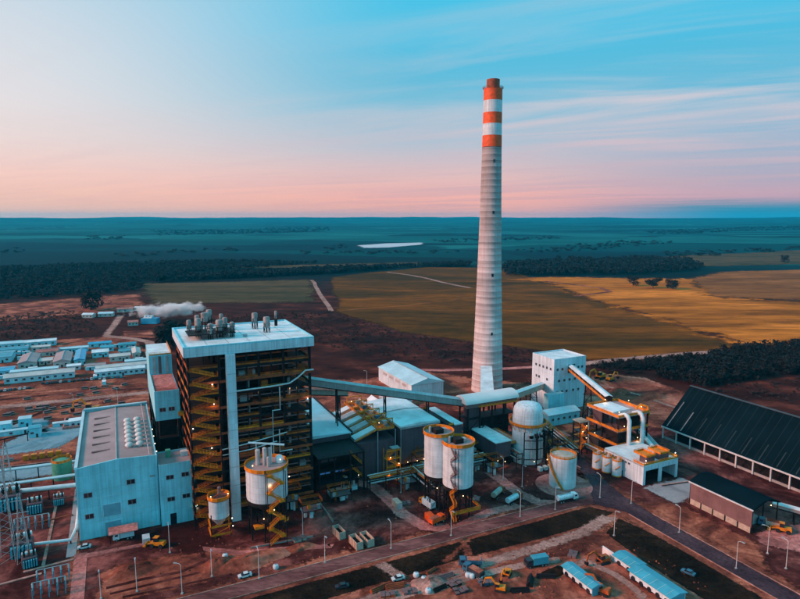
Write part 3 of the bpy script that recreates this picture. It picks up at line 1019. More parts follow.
# dark scrub of the moor
SCR = mat('moor_scrub', (0.060, 0.020, 0.014), 0.9, 0.5, 0.02, col2=(0.010, 0.006, 0.006))
wood('scrub', 'low dark scrub over the moor behind the plant',
     [[(-212.6, 680.2), (-85.5, 724.2), (0.0, 585.0), (64.5, 542.1), (135.6, 497.3), (128.1, 469.0), (55.3, 462.4), (-16.5, 482.8), (-72.5, 533.4)],
      [(148.0, 456.0), (240.4, 486.3), (187.5, 420.8), (149.8, 437.7)], [(-459.7, 680.2), (-411.9, 740.1), (-308.2, 606.3), (-362.7, 533.4)], [(194.6, 390.5), (250.2, 405.1), (288.4, 420.8), (248.3, 360.1), (215.7, 368.3)]],
     1500, 1.0, 2.8, 6, SCR, 'scrub', 1.8)


def tree(label, x, y, h, seed, group, rx=0.38, n=900):
    t = thing_w('field_tree', label, 'tree', x, y, group)
    rg = random.Random(seed)
    tb = MB()
    top = (rg.uniform(-.3, .3), rg.uniform(-.3, .3), h * 0.62)
    tb.lathe([(h * 0.035, -0.2), (h * 0.026, h * 0.2), (h * 0.014, h * 0.62)], n=7)
    for i in range(6):
        a = i * 1.05 + rg.uniform(0, .6)
        z0 = h * rg.uniform(0.2, 0.45)
        tb.bar((0, 0, z0), (math.cos(a) * h * 0.24, math.sin(a) * h * 0.24, z0 + h * 0.22), h * 0.014)
    tb.build('trunk', BARK, t)
    vs, fs = leaf_cloud(n, h * rx * 1.25, h * 0.46, h * 0.55, h * 0.055, seed, 11)
    MB().add(vs, fs)
    me = bpy.data.meshes.new('crown')
    me.from_pydata(vs, [], fs)
    me.materials.append(LEAF)
    link('crown', me, t)
    return t


tree('lone dark round tree at the far edge of the red earth band', *(-385.7, 740.1), 24, 21, 'field trees', 0.52, 1500)
tree('leftmost tree of the trio in the golden field', *(391.9, 1003.0), 17, 22, 'field trees', 0.62, 1100)
tree('middle tree of the trio in the golden field', *(413.6, 974.3), 19, 23, 'field trees', 0.6, 1300)
tree('rightmost tree of the trio in the golden field', *(437.1, 953.8), 17, 24, 'field trees', 0.6, 1300)
tree('small tree on the horizon side of the far right pasture', *(971.4, 1512.2), 22, 25, 'field trees', 0.4)
tree('large dark tree just left of the boiler house roof', *(-204.2, 512.8), 26, 26, 'field trees', 0.36, 1900)
tree('dark tree tucked against the boiler house roof corner', *(-194.3, 516.8), 23, 27, 'field trees', 0.36, 1600)
tree('smaller dark tree below the steam beside the pale road', *(-230.2, 565.2), 11, 28, 'field trees', 0.45)

# ---- the air
hz = MB().box(-15600, 15600, -15300, 15800, -50, 206)
hm = bpy.data.materials.new('haze_air')
hm.use_nodes = True
t_ = hm.node_tree
t_.nodes.clear()
ho = t_.nodes.new('ShaderNodeOutputMaterial')
pv = t_.nodes.new('ShaderNodeVolumePrincipled')
pv.inputs['Color'].default_value = (0.0, 0.68, 1.0, 1)
pv.inputs['Density'].default_value = 4.8e-5
pv.inputs['Anisotropy'].default_value = 0.2
t_.links.new(pv.outputs[0], ho.inputs['Volume'])
tag(hz.build('haze', hm), 'thin blue evening haze over the whole landscape', 'haze', None, 'stuff')

# =================================================================== THE PLANT
def pbox(parent, name, m, x0, x1, y0, y1, z0, z1):
    return MB().box(x0, x1, y0, y1, z0, z1).build(name, m, parent)


WINMESH = {}


def window(parent, x, y, z, w, h, face='front', name='window', glass=None):
    """a framed window; front faces -y, left faces -x, right faces +x"""
    key = (w, h, face, (glass or DARKGLASS).name)
    if key not in WINMESH:
        fr = MB(); gl = MB()
        t = 0.12
        def bx(mb, a0, a1, b0, b1, d0, d1):
            if face == 'front': mb.box(a0, a1, -d1, -d0, b0, b1)
            elif face == 'left': mb.box(-d1, -d0, a0, a1, b0, b1)
            else: mb.box(d0, d1, a0, a1, b0, b1)
        bx(fr, -w / 2 - t, w / 2 + t, h / 2, h / 2 + t, 0.0, 0.16)
        bx(fr, -w / 2 - t, w / 2 + t, -h / 2 - t, -h / 2, 0.0, 0.22)
        bx(fr, -w / 2 - t, -w / 2, -h / 2, h / 2, 0.0, 0.16)
        bx(fr, w / 2, w / 2 + t, -h / 2, h / 2, 0.0, 0.16)
        bx(fr, -0.05, 0.05, -h / 2, h / 2, 0.0, 0.13)
        bx(gl, -w / 2, w / 2, -h / 2, h / 2, 0.0, 0.06)
        WINMESH[key] = (gl.mesh('window', glass or DARKGLASS), fr.mesh('frame', GALV))
    g, f = WINMESH[key]
    o = link(name, g, parent, (x, y, z))
    link('frame', f, o)
    return o


def columns(parent, pts, z0, z1, w, m=None, name='column'):
    me = MB().box(-w / 2, w / 2, -w / 2, w / 2, z0, z1).mesh(name, m or STEEL)
    for x, y in pts:
        link(name, me, parent, (x, y, 0))


def vault(x0, x1, z0, rise, n=10):
    """arched roof profile across x"""
    pr = []
    for i in range(n + 1):
        t = i / n
        pr.append((x0 + (x1 - x0) * t, z0 + rise * math.sin(math.pi * t)))
    return pr


# ------------------------------------------------------------------ chimney
ch = thing('chimney', 'tall grey concrete chimney with orange and white bands at the top', 'chimney', 117.5, 110.8)
CCOL = mat('chimney_concrete', (0.66, 0.58, 0.57), 0.85, 0.14, 0.08, streak=0.3)
# pour rings of the shaft, banded slightly in tone
def ring_mat():
    m = CCOL
    t = m.node_tree
    b = t.nodes['Principled BSDF']
    src = b.inputs['Base Color'].links[0].from_socket
    geo = t.nodes.new('ShaderNodeNewGeometry')
    mpn = t.nodes.new('ShaderNodeMapping'); mpn.inputs['Scale'].default_value = (0.004, 0.004, 0.23)
    n1 = t.nodes.new('ShaderNodeTexNoise'); n1.inputs['Scale'].default_value = 1.0; n1.inputs['Detail'].default_value = 5; n1.inputs['Roughness'].default_value = 0.75
    t.links.new(geo.outputs['Position'], mpn.inputs['Vector']); t.links.new(mpn.outputs[0], n1.inputs['Vector'])
    rr = t.nodes.new('ShaderNodeMapRange'); rr.inputs['From Min'].default_value = 0.35; rr.inputs['From Max'].default_value = 0.65
    rr.inputs['To Min'].default_value = 0.66; rr.inputs['To Max'].default_value = 1.16
    t.links.new(n1.outputs['Fac'], rr.inputs['Value'])
    mu = t.nodes.new('ShaderNodeMix'); mu.data_type = 'RGBA'; mu.blend_type = 'MULTIPLY'; mu.inputs['Factor'].default_value = 1.0
    t.links.new(src, mu.inputs['A']); t.links.new(rr.outputs[0], mu.inputs['B'])
    # soot and weather towards the mouth
    sz = t.nodes.new('ShaderNodeSeparateXYZ'); t.links.new(geo.outputs['Position'], sz.inputs[0])
    sr = t.nodes.new('ShaderNodeMapRange'); sr.inputs['From Min'].default_value = 40; sr.inputs['From Max'].default_value = 158
    sr.inputs['To Min'].default_value = 1.0; sr.inputs['To Max'].default_value = 0.62
    t.links.new(sz.outputs[2], sr.inputs['Value'])
    m2 = t.nodes.new('ShaderNodeMix'); m2.data_type = 'RGBA'; m2.blend_type = 'MULTIPLY'; m2.inputs['Factor'].default_value = 1.0
    t.links.new(mu.outputs['Result'], m2.inputs['A']); t.links.new(sr.outputs[0], m2.inputs['B'])
    t.links.new(m2.outputs['Result'], b.inputs['Base Color'])
ring_mat()
def crad(z):
    t = min(1.0, z / 194.0)
    return 10.4 - 4.6 * (1 - (1 - t) ** 1.55)
prof = []
for i in range(0, 41):
    z = 158 * i / 40
    rr_ = crad(z)
    prof += [(rr_, z), (rr_ + 0.10, z + 0.15), (rr_ + 0.10, z + 0.5), (rr_, z + 0.65)]
shaft = MB().lathe(prof, n=48).build('shaft', CCOL, ch, True)
bands = [(159, 166, ORANGE), (166, 173.2, SILO), (173.2, 180, ORANGE), (180, 187.3, SILO), (187.3, 194.5, ORANGE)]
for z0, z1, m_ in bands:
    rr_ = crad((z0 + z1) / 2) + 0.05
    MB().lathe([(crad(z0) + 0.06, z0), (crad(z1) + 0.06, z1)], n=48).build('orange_band' if m_ is ORANGE else 'white_band', m_, ch, True)
MB().lathe([(4.1, 193.8), (4.1, 200.2), (3.6, 200.2), (3.6, 195)], n=36).build('flue_tip', RUST, ch, True)
pl = MB()
railing(pl, [(6.4 * math.cos(k * .524), 6.4 * math.sin(k * .524), 194.6) for k in range(12)], closed=True, step=3)
pl.build('top_railing', RUST, ch)
for z in (40, 78, 118, 150):
    for a in (-1.9, 0.5):
        r_ = crad(z) + 0.02
        o = MB().box(-0.6, 0.6, -0.25, 0.25, -0.9, 0.9).build('vent_opening', DARKGLASS, ch)
        o.location = (r_ * math.cos(a), r_ * math.sin(a), z)
        o.rotation_euler = (0, 0, a + math.pi / 2)
lad = MB()
for z in range(2, 192, 3):
    a = 1.0
    r_ = crad(z) + 0.35
    lad.bar((r_ * math.cos(a), r_ * math.sin(a), z), ((crad(z + 3) + .35) * math.cos(a), (crad(z + 3) + .35) * math.sin(a), z + 3), 0.35, 0.2)
lad.build('ladder', GALV, ch)

# ------------------------------------------------------------------ boiler house
OCHRE = mat('worn_ochre_paint', (0.58, 0.11, 0.005), 0.65, 0.35, 0.5)
BW, BD, BH = 46.5, 41.0, 65.0
bo = thing('boiler_house', 'open steel boiler house with white roof and orange stairs', 'boiler house', -82, 7)
cx_ = [0.5, 11.5, 17.0, 26, 35.5, 46.0]
columns(bo, [(x, 0.6) for x in (21.5, 30.8, 40.8, 6.0)], 0, BH, 0.5)
columns(bo, [(x, y) for x in cx_ for y in (0.6, 14, 27, 40.4)], 0, BH, 0.9)
levels = [5 * k for k in range(1, 13)]
pbox(bo, 'furnace_casing', STEELB, 12.5, 39, 7.5, 37, 9, 64)
for z in range(11, 64, 5):
    MB().box(11.8, 39.6, 6.9, 7.48, z + 2.2, z + 3.0).build('buckstay', RUST if z % 2 else BROWNWALL, bo)
for k in range(9):
    MB().box(13.4 + k * 3.1, 13.8 + k * 3.1, 6.6, 6.9, 9, 64).build('wall_tube_header', STEEL, bo)
hop = MB().add([(15, 12, 10), (37, 12, 10), (37, 35, 10), (15, 35, 10), (24, 20, 2), (28, 20, 2), (28, 27, 2), (24, 27, 2)],
               [(0, 1, 2, 3), (7, 6, 5, 4), (0, 4, 5, 1), (1, 5, 6, 2), (2, 6, 7, 3), (3, 7, 4, 0)])
hop.build('ash_hopper', STEELB, bo)
rg = random.Random(5)
for i, z in enumerate(levels):
    d = MB()
    d.box(0.2, 46.4, 0.3, 8.6 if i % 2 else 6.4, z - 0.28, z)
    d.box(0.2, 10, 8.7, 40.5, z - 0.28, z)
    d.box(39, 46.4, 8.7, 40.5, z - 0.28, z)
    pf = d.build('platform', STEEL, bo)
    segs = [(0.4, 10.8), (17.4, 25.6), (26.4, 35.2), (35.8, 46.2)]
    rl = MB()
    for a, b in segs:
        if rg.random() < 0.86:
            r1 = MB(); railing(r1, [(a, 0.35, z), (b, 0.35, z)], toe=0.55)
            r1.build('railing', OCHRE if i % 3 else YELLOW, pf)
    if rl.v: rl.build('railing', OCHRE if i % 3 else YELLOW, pf)
    for xs in (0.3, 46.3):
        rl = MB(); railing(rl, [(xs, 0.4, z), (xs, 40, z)], toe=0.55, step=3.5)
        rl.build('railing', OCHRE if i % 3 else YELLOW, pf)
    gd = MB()
    gd.box(0.2, 46.4, 0.05, 0.3, z - 1.0, z - 0.02)
    gd.build('edge_girder', RUST if i % 2 == 0 else STEEL, pf)
# stair flights zigzag in the left and right bays
for i in range(len(levels)):
    z1 = levels[i]
    z0 = 0 if i == 0 else levels[i - 1]
    zm = (z0 + z1) / 2
    f1 = MB(); flight(f1, (1.6, -1.0, z0), (9.2, -1.0, zm), 1.3)
    f1.build('stair_flight', OCHRE, bo)
    f2 = MB(); flight(f2, (9.2, -2.4, zm), (1.6, -2.4, z1), 1.3)
    f2.build('stair_flight', YELLOW, bo)
    ld = MB().box(9.2, 10.6, -3.2, -0.2, zm - 0.15, zm)
    railing(ld, [(10.6, -0.2, zm), (10.6, -3.2, zm), (9.2, -3.2, zm)], toe=0.5, step=1.5)
    ld.build('landing', OCHRE, bo)
    ld = MB().box(0.1, 1.6, -3.2, 0.2, z1 - 0.15, z1 - 0.005)
    railing(ld, [(0.1, 0.0, z1), (0.1, -3.2, z1), (1.6, -3.2, z1)], toe=0.5, step=1.5)
    ld.build('landing', OCHRE, bo)
    if i in (2, 4, 5, 7, 8, 10, 11):
        f3 = MB(); flight(f3, (36.6, 2.2, z1), (44.6, 2.2, z0), 1.2)
        f3.build('stair_flight', OCHRE, bo)
for x in (0.1, 10.6):
    MB().box(x - .18, x + .18, -3.4, -3.05, 0, 62).build('stair_post', STEEL, bo)
# bracing
for (xa, xb) in ((11.5, 17.0), (26, 35.5)):
    for z in (0, 19, 38.5):
        b_ = MB().bar((xa, 0.6, z), (xb, 0.6, z + 12), 0.35).bar((xb, 0.9, z), (xa, 0.9, z + 12), 0.35)
        b_.build('brace', STEEL, bo)
for k in range(3):
    MB().bar((0.5, 3 + 13 * k, 2), (0.5, 13 + 13 * k, 24), 0.4).bar((0.5, 3 + 13 * k, 46), (0.5, 13 + 13 * k, 26), 0.4).build('brace', STEEL, bo)
# pipework across the front
PIPEW = mat('lagged_pipe', (0.62, 0.62, 0.62), 0.45, 0.15, 0.5)
def pipe(parent, pts, r, m=None, name='pipe', n=8):
    return MB().tube(pts, r, n).build(name, m or PIPEW, parent, True)
pipe(bo, [(17, -0.6, 50.4), (30, -0.6, 50.6), (37.5, -0.6, 51.0), (41, -0.6, 53), (44, -0.6, 55.4), (47.2, -0.6, 55.4)], 0.32)
pipe(bo, [(33.5, -0.7, 50), (33.5, -0.7, 41), (30.5, -0.7, 41), (30.5, -0.7, 20)], 0.26)
pipe(bo, [(10.8, -0.5, 26.2), (22, -0.5, 26.8), (32, -0.5, 28.4)], 0.22)
pipe(bo, [(10.8, -0.5, 28.4), (20, -0.5, 29.2), (36, -0.5, 31.4)], 0.22)
pipe(bo, [(33, -0.5, 33), (33, -0.5, 24), (38, -0.5, 24)], 0.25)
for k, (x, z0, z1, r) in enumerate(((20.5, 26, 47, 0.7), (22.6, 33, 58, 0.5), (29.5, 12, 33, 0.8), (38.4, 20, 52, 0.6), (12.6, 12, 60, 0.5))):
    pipe(bo, [(x, 4.4, z0), (x, 4.4, z1)], r, DUCT if k % 2 else STEELB, 'riser')
for k, (z, xa, xb) in enumerate(((8.0, 17, 46), (13.2, 18, 40), (18.4, 26, 46), (23.0, 17, 35), (33.0, 18, 46), (38.2, 17, 34), (43.2, 26, 46), (53.4, 18, 45), (58.2, 17, 40), (63.0, 12, 46))):
    pipe(bo, [(xa, 1.6 + (k % 3) * .6, z), (xb, 1.6 + (k % 3) * .6, z + (k % 2) * .5)], .34 if k % 2 else .22, (RUST, BROWNWALL, DUCT)[k % 3], 'header_pipe')
for k in range(9):
    pbox(bo, 'cable_tray', BROWNWALL, 17.2, 46, .4, .9, 5 * k + 7.4, 5 * k + 7.75)
for k, (x, z) in enumerate(((18.5, 5.1), (27.5, 10.1), (22.8, 15.1), (31.5, 20.1), (18.6, 25.1), (28.4, 30.1), (23.4, 35.1), (32.0, 40.1), (19.0, 45.1), (27.2, 50.1), (21.4, 55.1), (41.6, 15.1), (41.8, 35.1), (42.2, 55.1))):
    pbox(bo, 'valve_station', (OCHRE, RUST, DUCT)[k % 3], x, x + 2.6, 2.4, 4.4, z, z + 2.4)
drum = MB().tube([(19, 4.6, 55.6), (25.2, 4.6, 55.6)], 1.5, 16).build('steam_drum', DUCT, bo, True)
for k, (x, z, w, h) in enumerate(((18, 46, 6, 2.6), (27, 39.2, 7, 3), (20, 20.2, 5, 3.6), (28, 7, 6, 3.6), (37.5, 33, 5.5, 3.2), (19, 33, 6, 2.2), (27, 13.6, 7, 3.6), (18, 1, 7, 3.6))):
    pbox(bo, 'equipment_cabinet', RUST if k % 3 == 0 else STEELB, x, x + w, 3.0, 6.0, z, z + h)
# white lift shaft standing before the facade
lf = pbox(bo, 'lift_shaft', WHITE, 13.6, 16.9, -2.6, 0.0, 0, 64.9)
for k in range(1, 9):
    MB().box(13.55, 16.95, -2.66, -2.58, k * 7.2, k * 7.2 + 0.14).build('joint', GALV, lf)
# roof
rf = MB().box(-1.0, 47.5, -1.2, 42.2, 65.0, 68.2).build('roof', WHITE, bo)
pbox(rf, 'roof_deck', WHITER, -0.2, 46.7, -0.4, 41.4, 68.204, 68.26)
par = MB().box(-1, -0.3, -1.2, 42.2, 68.2, 68.8).box(46.8, 47.5, -1.2, 42.2, 68.2, 68.8).box(-0.3, 46.8, -1.2, -0.5, 68.2, 68.8).box(-0.3, 46.8, 41.5, 42.2, 68.2, 68.8)
par.build('parapet', BLUEWALL, rf)
rbs = MB()
for k in range(1, 6):
    rbs.box(k * 7.8 - .06, k * 7.8 + .06, -0.4, 41.4, 68.26, 68.36)
rbs.build('roof_seam', GALV, rf)
# silencers and vents on stilts
SILM = mat('silencer_metal', (0.33, 0.29, 0.28), 0.5, 0.3, 0.5, streak=0.4)
def silencer(x, y, r, h, leg, m=None):
    s = MB().lathe([(r * .55, 68.3 + leg - 0.5), (r, 68.3 + leg), (r, 68.3 + leg + h), (r * .8, 68.3 + leg + h + 0.4), (r * .35, 68.3 + leg + h + 0.5)], x, y, 14).build('silencer', m or DUCT, bo, True)
    l = MB()
    for sx in (-1, 1):
        for sy in (-1, 1):
            l.bar((x + sx * r * .75, y + sy * r * .75, 68.26), (x + sx * r * .75, y + sy * r * .75, 68.4 + leg + h * .4), 0.22)
        l.bar((x + sx * r * .75, y - r * .75, 68.3), (x + sx * r * .75, y + r * .75, 68.3 + leg), 0.16)
    l.bar((x, y, 68.26), (x, y, 68.3 + leg), 0.5)
    l.build('support_frame', STEEL, s)
for a in ((4.2, 26, 1.1, 3.2, 3.4), (7.0, 20.5, 1.5, 5.0, 3.2), (11.2, 32, 1.9, 3.6, 5.0), (8.4, 35, 1.2, 3.5, 3.5), (13.4, 36, 1.4, 4.0, 5.2), (10.6, 13.0, 1.25, 4.2, 2.6), (14.4, 15.5, 1.7, 4.6, 3.2), (17.2, 20, 1.2, 4.2, 3.6), (19.0, 14.2, 1.0, 3.8, 2.8), (17.4, 30, 1.0, 3.6, 4.2),
          (30.8, 28, 1.5, 3.8, 3.8), (33.4, 17.6, 1.6, 4.2, 3.0), (40.5, 31, 0.7, 3.2, 4.0)):
    silencer(a[0], a[1], a[2] * .85, a[3] * .82, a[4] * .85, SILM)
pbox(rf, 'hatch', GALV, 23.0, 24.4, 12, 13.4, 68.262, 69.2)
tr = MB()
for z in (70.4, 72.6):
    railing(tr, [(2.5, 12, z), (19.8, 12, z), (19.8, 24, z)], toe=0.2, step=3)
tr.box(2.4, 20, 11.8, 24, 70.2, 70.36)
tr.build('roof_gantry', STEEL, bo)
for (x, z) in ((8.6, 54.0), (8.9, 46.5), (1.2, 38.2), (7.5, 29.8), (44.6, 44), (36.4, 13)):
    lamp(bo, x, -0.6, z, 260 if z > 20 else 120, white=True)
for (x, y, z) in ((24, 3.5, 48.4), (31, 3.5, 38.4), (24, 3.5, 28.4), (40, 3.5, 48.4), (5, 3.5, 43.4), (5, 3.5, 28.4), (31, 3.5, 58.4)):
    lamp(bo, x, y, z, 620)

# ------------------------------------------------------------------ turbine hall and annex
th = thing('turbine_hall', 'long pale blue turbine hall with taupe roof and domed vents', 'hall', -120.2, 14.2)
TW, TD, TH = 27.0, 70.0, 26.6
fw = MB().extr([(0, 0), (TW, 0), (TW, TH + 0.9), (TW * .5, TH + 1.7), (0, TH + 0.3)], 0, 0.5).build('front_wall', BLUEWALL, th)
pbox(th, 'side_wall', BLUEWALL, 0.05, 0.5, 0.5, TD - .5, 0, TH + 0.2)
pbox(th, 'side_wall', BLUEWALL, TW - .5, TW - .05, 0.5, TD - .5, 0, TH + 0.8)
pbox(th, 'back_wall', BLUEWALL, 0, TW, TD - .5, TD, 0, TH + 1.2)
rf = MB().extr([(0.5, TH - .6), (TW - .5, TH - .1), (TW - .5, TH + 0.1), (TW * .5, TH + 0.8), (0.5, TH - 0.3)], 0.5, TD - .5).build('roof', TAUPE, th)
MB().box(-0.15, 0.9, 0.5, TD, TH + 0.2, TH + 0.75).build('gutter_parapet', BLUEROOF, th)
MB().box(0.5, TW, TD - 1.2, TD + .2, TH + 1.2, TH + 1.7).build('gutter_parapet', BLUEROOF, th)
VENT = mat('vent_dome', (0.62, 0.60, 0.58), 0.4, 0.1, 0.4)
vm = MB().lathe([(1.0, 0), (1.0, 0.7), (1.55, 0.8), (1.5, 1.2), (1.1, 1.7), (0.3, 1.95)], n=16).mesh('vent_dome', VENT, True)
for j in range(7):
    for x in (18.0, 21.8):
        link('vent_dome', vm, th, (x, 14 + j * 5.2, TH + 0.45))
for j in range(6):
    pbox(rf, 'skylight', BROWNWALL, 5.0, 12.5, 14 + j * 8.4, 15.0 + j * 8.4, TH + 0.3, TH + 0.62)
for j in range(2):
    MB().bar((13.4 + j * 11, 1, TH + 1.0), (13.4 + j * 11, TD - 1, TH + 1.0), 0.4, 0.3).build('roof_walkway', DUCT, rf)
for (x, z) in ((3.6, 16.6), (3.6, 8.6), (17.7, 18.9), (17.7, 11.2)):
    window(th, x, 0, z, 2.6, 1.7)
# large shuttered openings
SHUT = mat('blue_roller_shutter', (0.22, 0.48, 0.60), 0.5, 0.12, 0.4, ribs=2.5, axis='z')
for (x, z, w, h) in ((11, 9.6, 5.6, 4.4), (11, 2.6, 5.2, 5.0)):
    s_ = MB().box(x - w / 2, x + w / 2, -0.10, 0.0, z - h / 2, z + h / 2).build('roller_shutter', SHUT, th)
    f_ = MB().box(x - w / 2 - .2, x - w / 2, -0.2, 0, z - h / 2, z + h / 2 + .2).box(x + w / 2, x + w / 2 + .2, -0.2, 0, z - h / 2, z + h / 2 + .2).box(x - w / 2, x + w / 2, -0.2, 0, z + h / 2, z + h / 2 + .2)
    f_.build('frame', BLUEROOF, s_)
pbox(th, 'louvre', GALV, 24.2, 26.0, -0.12, 0, 19.4, 20.1)
pbox(th, 'door', BLUEROOF, 23.6, 24.8, -0.1, 0, 0, 2.4)
for k in (8.2, 15.0):
    MB().box(0.1, TW - .1, -0.05, -0.002, k * 1.0 - 0.06, k + 0.06).build('cladding_joint', BLUEROOF, th)
for x in (0.5, TW - 0.5):
    MB().bar((x, -0.15, 0), (x, -0.15, TH), 0.22).build('downpipe', BLUEROOF, th)
for k in range(4):
    lamp(th, TW + 0.4, 10 + k * 9, 25.2, 0, True)

an = thing('annex_building', 'pale blue stair annex beside the turbine hall with four windows', 'building', -93.0, 12.4)
pbox(an, 'wall', BLUEWALL, 0.05, 12.6, 0, 14, 0, 23.3)
rf = pbox(an, 'roof', TAUPE, 0.4, 12.2, 0.4, 13.6, 23.304, 23.4)
MB().box(0.05, 12.6, 0, 0.35, 23.3, 24.0).box(0.05, 12.6, 13.65, 14, 23.3, 24.0).box(12.25, 12.6, 0.35, 13.65, 23.3, 24.0).box(0.05, 0.4, 0.35, 13.65, 23.3, 24.0).build('parapet', BLUEWALL, an)
for (x, z) in ((3.8, 18.8), (9.2, 19.0), (3.8, 10.2), (9.2, 10.4)):
    window(an, x, 0, z, 2.5, 1.5)
pbox(an, 'door', DARKGLASS, 3.2, 5.4, -0.08, 0, 0, 4.4)
pbox(an, 'roof_unit', GREENTANK, 3.2, 5.0, 8, 10, 23.41, 26.2)
pbox(an, 'roof_unit', PIPEW, 8.6, 11.4, 7, 9.4, 23.41, 25.2)
lamp(an, 12.9, -0.3, 6, 160, True)

# ------------------------------------------------------------------ bunker bay behind
bb = thing('bunker_bay', 'stepped pale blue bunker tower between turbine hall and boiler house', 'tower', -92.0, 34.0)
pbox(bb, 'upper_wall', BLUEWALL, 0, 9.4, 0, 30, 34, 45.6)
pbox(bb, 'terrace_roof', PINKPAD, 0.3, 9.1, 0.3, 29.7, 45.604, 45.7)
MB().box(0, 9.4, 0, 0.3, 45.6, 46.1).box(0, 0.3, 0.3, 30, 45.6, 46.1).build('parapet', BLUEWALL, bb)
pbox(bb, 'rear_block', BLUEWALL, 0.0, 9.4, 30.0, 56, 34, 54.4)
pbox(bb, 'rear_roof', WHITER, 0.2, 9.2, 30.2, 55.8, 54.404, 54.5)
columns(bb, [(0.6, 0.7), (8.8, 0.7), (0.6, 15), (8.8, 15), (0.6, 29), (8.8, 29), (0.6, 55), (8.8, 55)], 0, 34, 0.9)
for z in (8, 17, 26):
    pbox(bb, 'floor', STEEL, 0.2, 9.2, 0.2, 55, z, z + 0.4)
pbox(bb, 'coal_bunker', STEELB, 1.5, 8, 4, 50, 12, 33.9)
for x in (2.8, 6.2):
    window(bb, x, 0, 38.4, 2.2, 1.5)
for x in (1.6, 3.8, 6.8):
    pbox(bb, 'flue_panel', DUCT if x != 3.8 else BROWNWALL, x, x + 1.1, 29.6, 29.98, 46.1, 53.8)
yg = MB(); railing(yg, [(0.1, 30.1, 54.5), (9.3, 30.1, 54.5), (9.3, 55, 54.5)], toe=0.5)
yg.build('railing', YELLOW, bb)
yb = MB().box(8.6, 11.2, -0.9, 0.9, 35.2, 37.0).build('yellow_hoist', YELLOW, bb)

# ------------------------------------------------------------------ low block right of the boiler
lb = thing('service_block', 'dark service block with sloped pale blue roof right of the boiler house', 'building', -33.0, 8.0)
pbox(lb, 'wall', GREYWALL, 3, 20.5, 18, 74, 0, 19.2)
rr_ = MB().extr([(2.6, 19.2), (21, 19.2), (21, 19.6), (2.6, 20.6)], 17.4, 74.5).build('roof', BLUEROOF, lb)
MB().box(21.0, 21.6, 17.4, 74.5, 18.6, 20.2).build('gutter', STEEL, lb)
columns(lb, [(0.4, 0.4), (7, 0.4), (14, 0.4), (20, 0.4), (0.4, 9), (7, 9), (14, 9), (20, 9)], 0, 17, 0.6)
for z in (5.4, 11, 16.6):
    pbox(lb, 'deck', STEEL, 0.1, 20.4, 0.1, 17.6, z, z + 0.35)
pbox(lb, 'inner_wall', STEELB, 1, 20, 7.5, 17.4, 0, 16.5)
for (x, z) in ((3.0, 8.2), (5.4, 8.2), (9.4, 8.2), (11.8, 8.2)):
    pbox(lb, 'lit_window', BLUELIT, x, x + 2.0, 7.3, 7.45, z - 1.2, z + 1.2)
for (x, z) in ((3.4, 13.4), (7.0, 13.4)):
    pbox(lb, 'dim_window', GREYWALL, x, x + 3.2, 7.3, 7.45, z - 1.2, z + 1.4)
for (x, z) in ((3.4, 2.8), (5.6, 2.8), (10.2, 2.8), (12.2, 2.8)):
    lamp(lb, x, 6.8, z, 60, True)
lamp(lb, 18.2, 2.0, 6.2, 160, True)
rl = MB()
for z in (5.75, 11.35, 16.95):
    railing(rl, [(0.2, 0.2, z), (20.3, 0.2, z), (20.3, 17, z)], w=0.08, toe=0.2)
rl.build('railing', STEEL, lb)
for z in (11.3, 16.8):
    f3 = MB(); flight(f3, (14.4, 1.2, z), (19.4, 1.2, z - 5.4), 1.0)
    f3.build('stair_flight', YELLOW, lb)
pbox(lb, 'pale_duct', BLUEROOF, 4.5, 17.5, 1.6, 3.6, 0.2, 1.8)

# ------------------------------------------------------------------ electrostatic precipitators
def precip(label, u, v, w, d, h):
    p = thing('precipitator', label, 'filter house', u, v, 'precipitator blocks')
    pbox(p, 'wall', GREYWALL, 0, w, 0, d, 4.5, h)
    MB().extr([(-0.3, h)] + [(-0.3 + (w + .6) * t / 8, h + 0.5 + 1.1 * math.sin(math.pi * (0.15 + 0.7 * t / 8))) for t in range(9)] + [(w + 0.3, h)], -0.3, d + 0.3).build('roof', WHITER, p)
    MB().box(-0.4, w + .4, -0.45, -0.3, h - 0.4, h + 0.5).build('eave_trim', GALV, p)
    columns(p, [(0.5, 0.5), (w / 3, 0.5), (2 * w / 3, 0.5), (w - .5, 0.5), (0.5, d - .5), (w - .5, d - .5)], 0, 4.5, 0.7)
    for k in range(3):
        x = w * (k + .5) / 3
        MB().add([(x - w / 6 + .3, 0.6, 4.5), (x + w / 6 - .3, 0.6, 4.5), (x + w / 6 - .3, d - .6, 4.5), (x - w / 6 + .3, d - .6, 4.5), (x - .4, d / 2 - .4, 1.0), (x + .4, d / 2 - .4, 1.0), (x + .4, d / 2 + .4, 1.0), (x - .4, d / 2 + .4, 1.0)],
                 [(0, 1, 2, 3), (7, 6, 5, 4), (0, 4, 5, 1), (1, 5, 6, 2), (2, 6, 7, 3), (3, 7, 4, 0)]).build('hopper', STEELB, p)
    MB().bar((0.1, -0.1, 4.5), (0.1, -0.1, h), 0.25).build('corner_trim', GALV, p)
    return p
pa = precip('rear precipitator block with curved white roof behind its twin', 7.2, 37.4, 20.6, 18.4, 21.2)
pb = precip('front precipitator block with curved white roof and slate grey walls', 8.0, 16.2, 19.6, 19.2, 21.2)
flb = MB(); flight(flb, (1.0, -1.0, 4.5), (9, -1.0, 11)); flb.build('stair_flight', RUST, pb)
for (x, z) in ((3.2, 5.2), (8, 5.0), (11.5, 5.2)):
    lamp(pb, x, -0.8, z, 120)
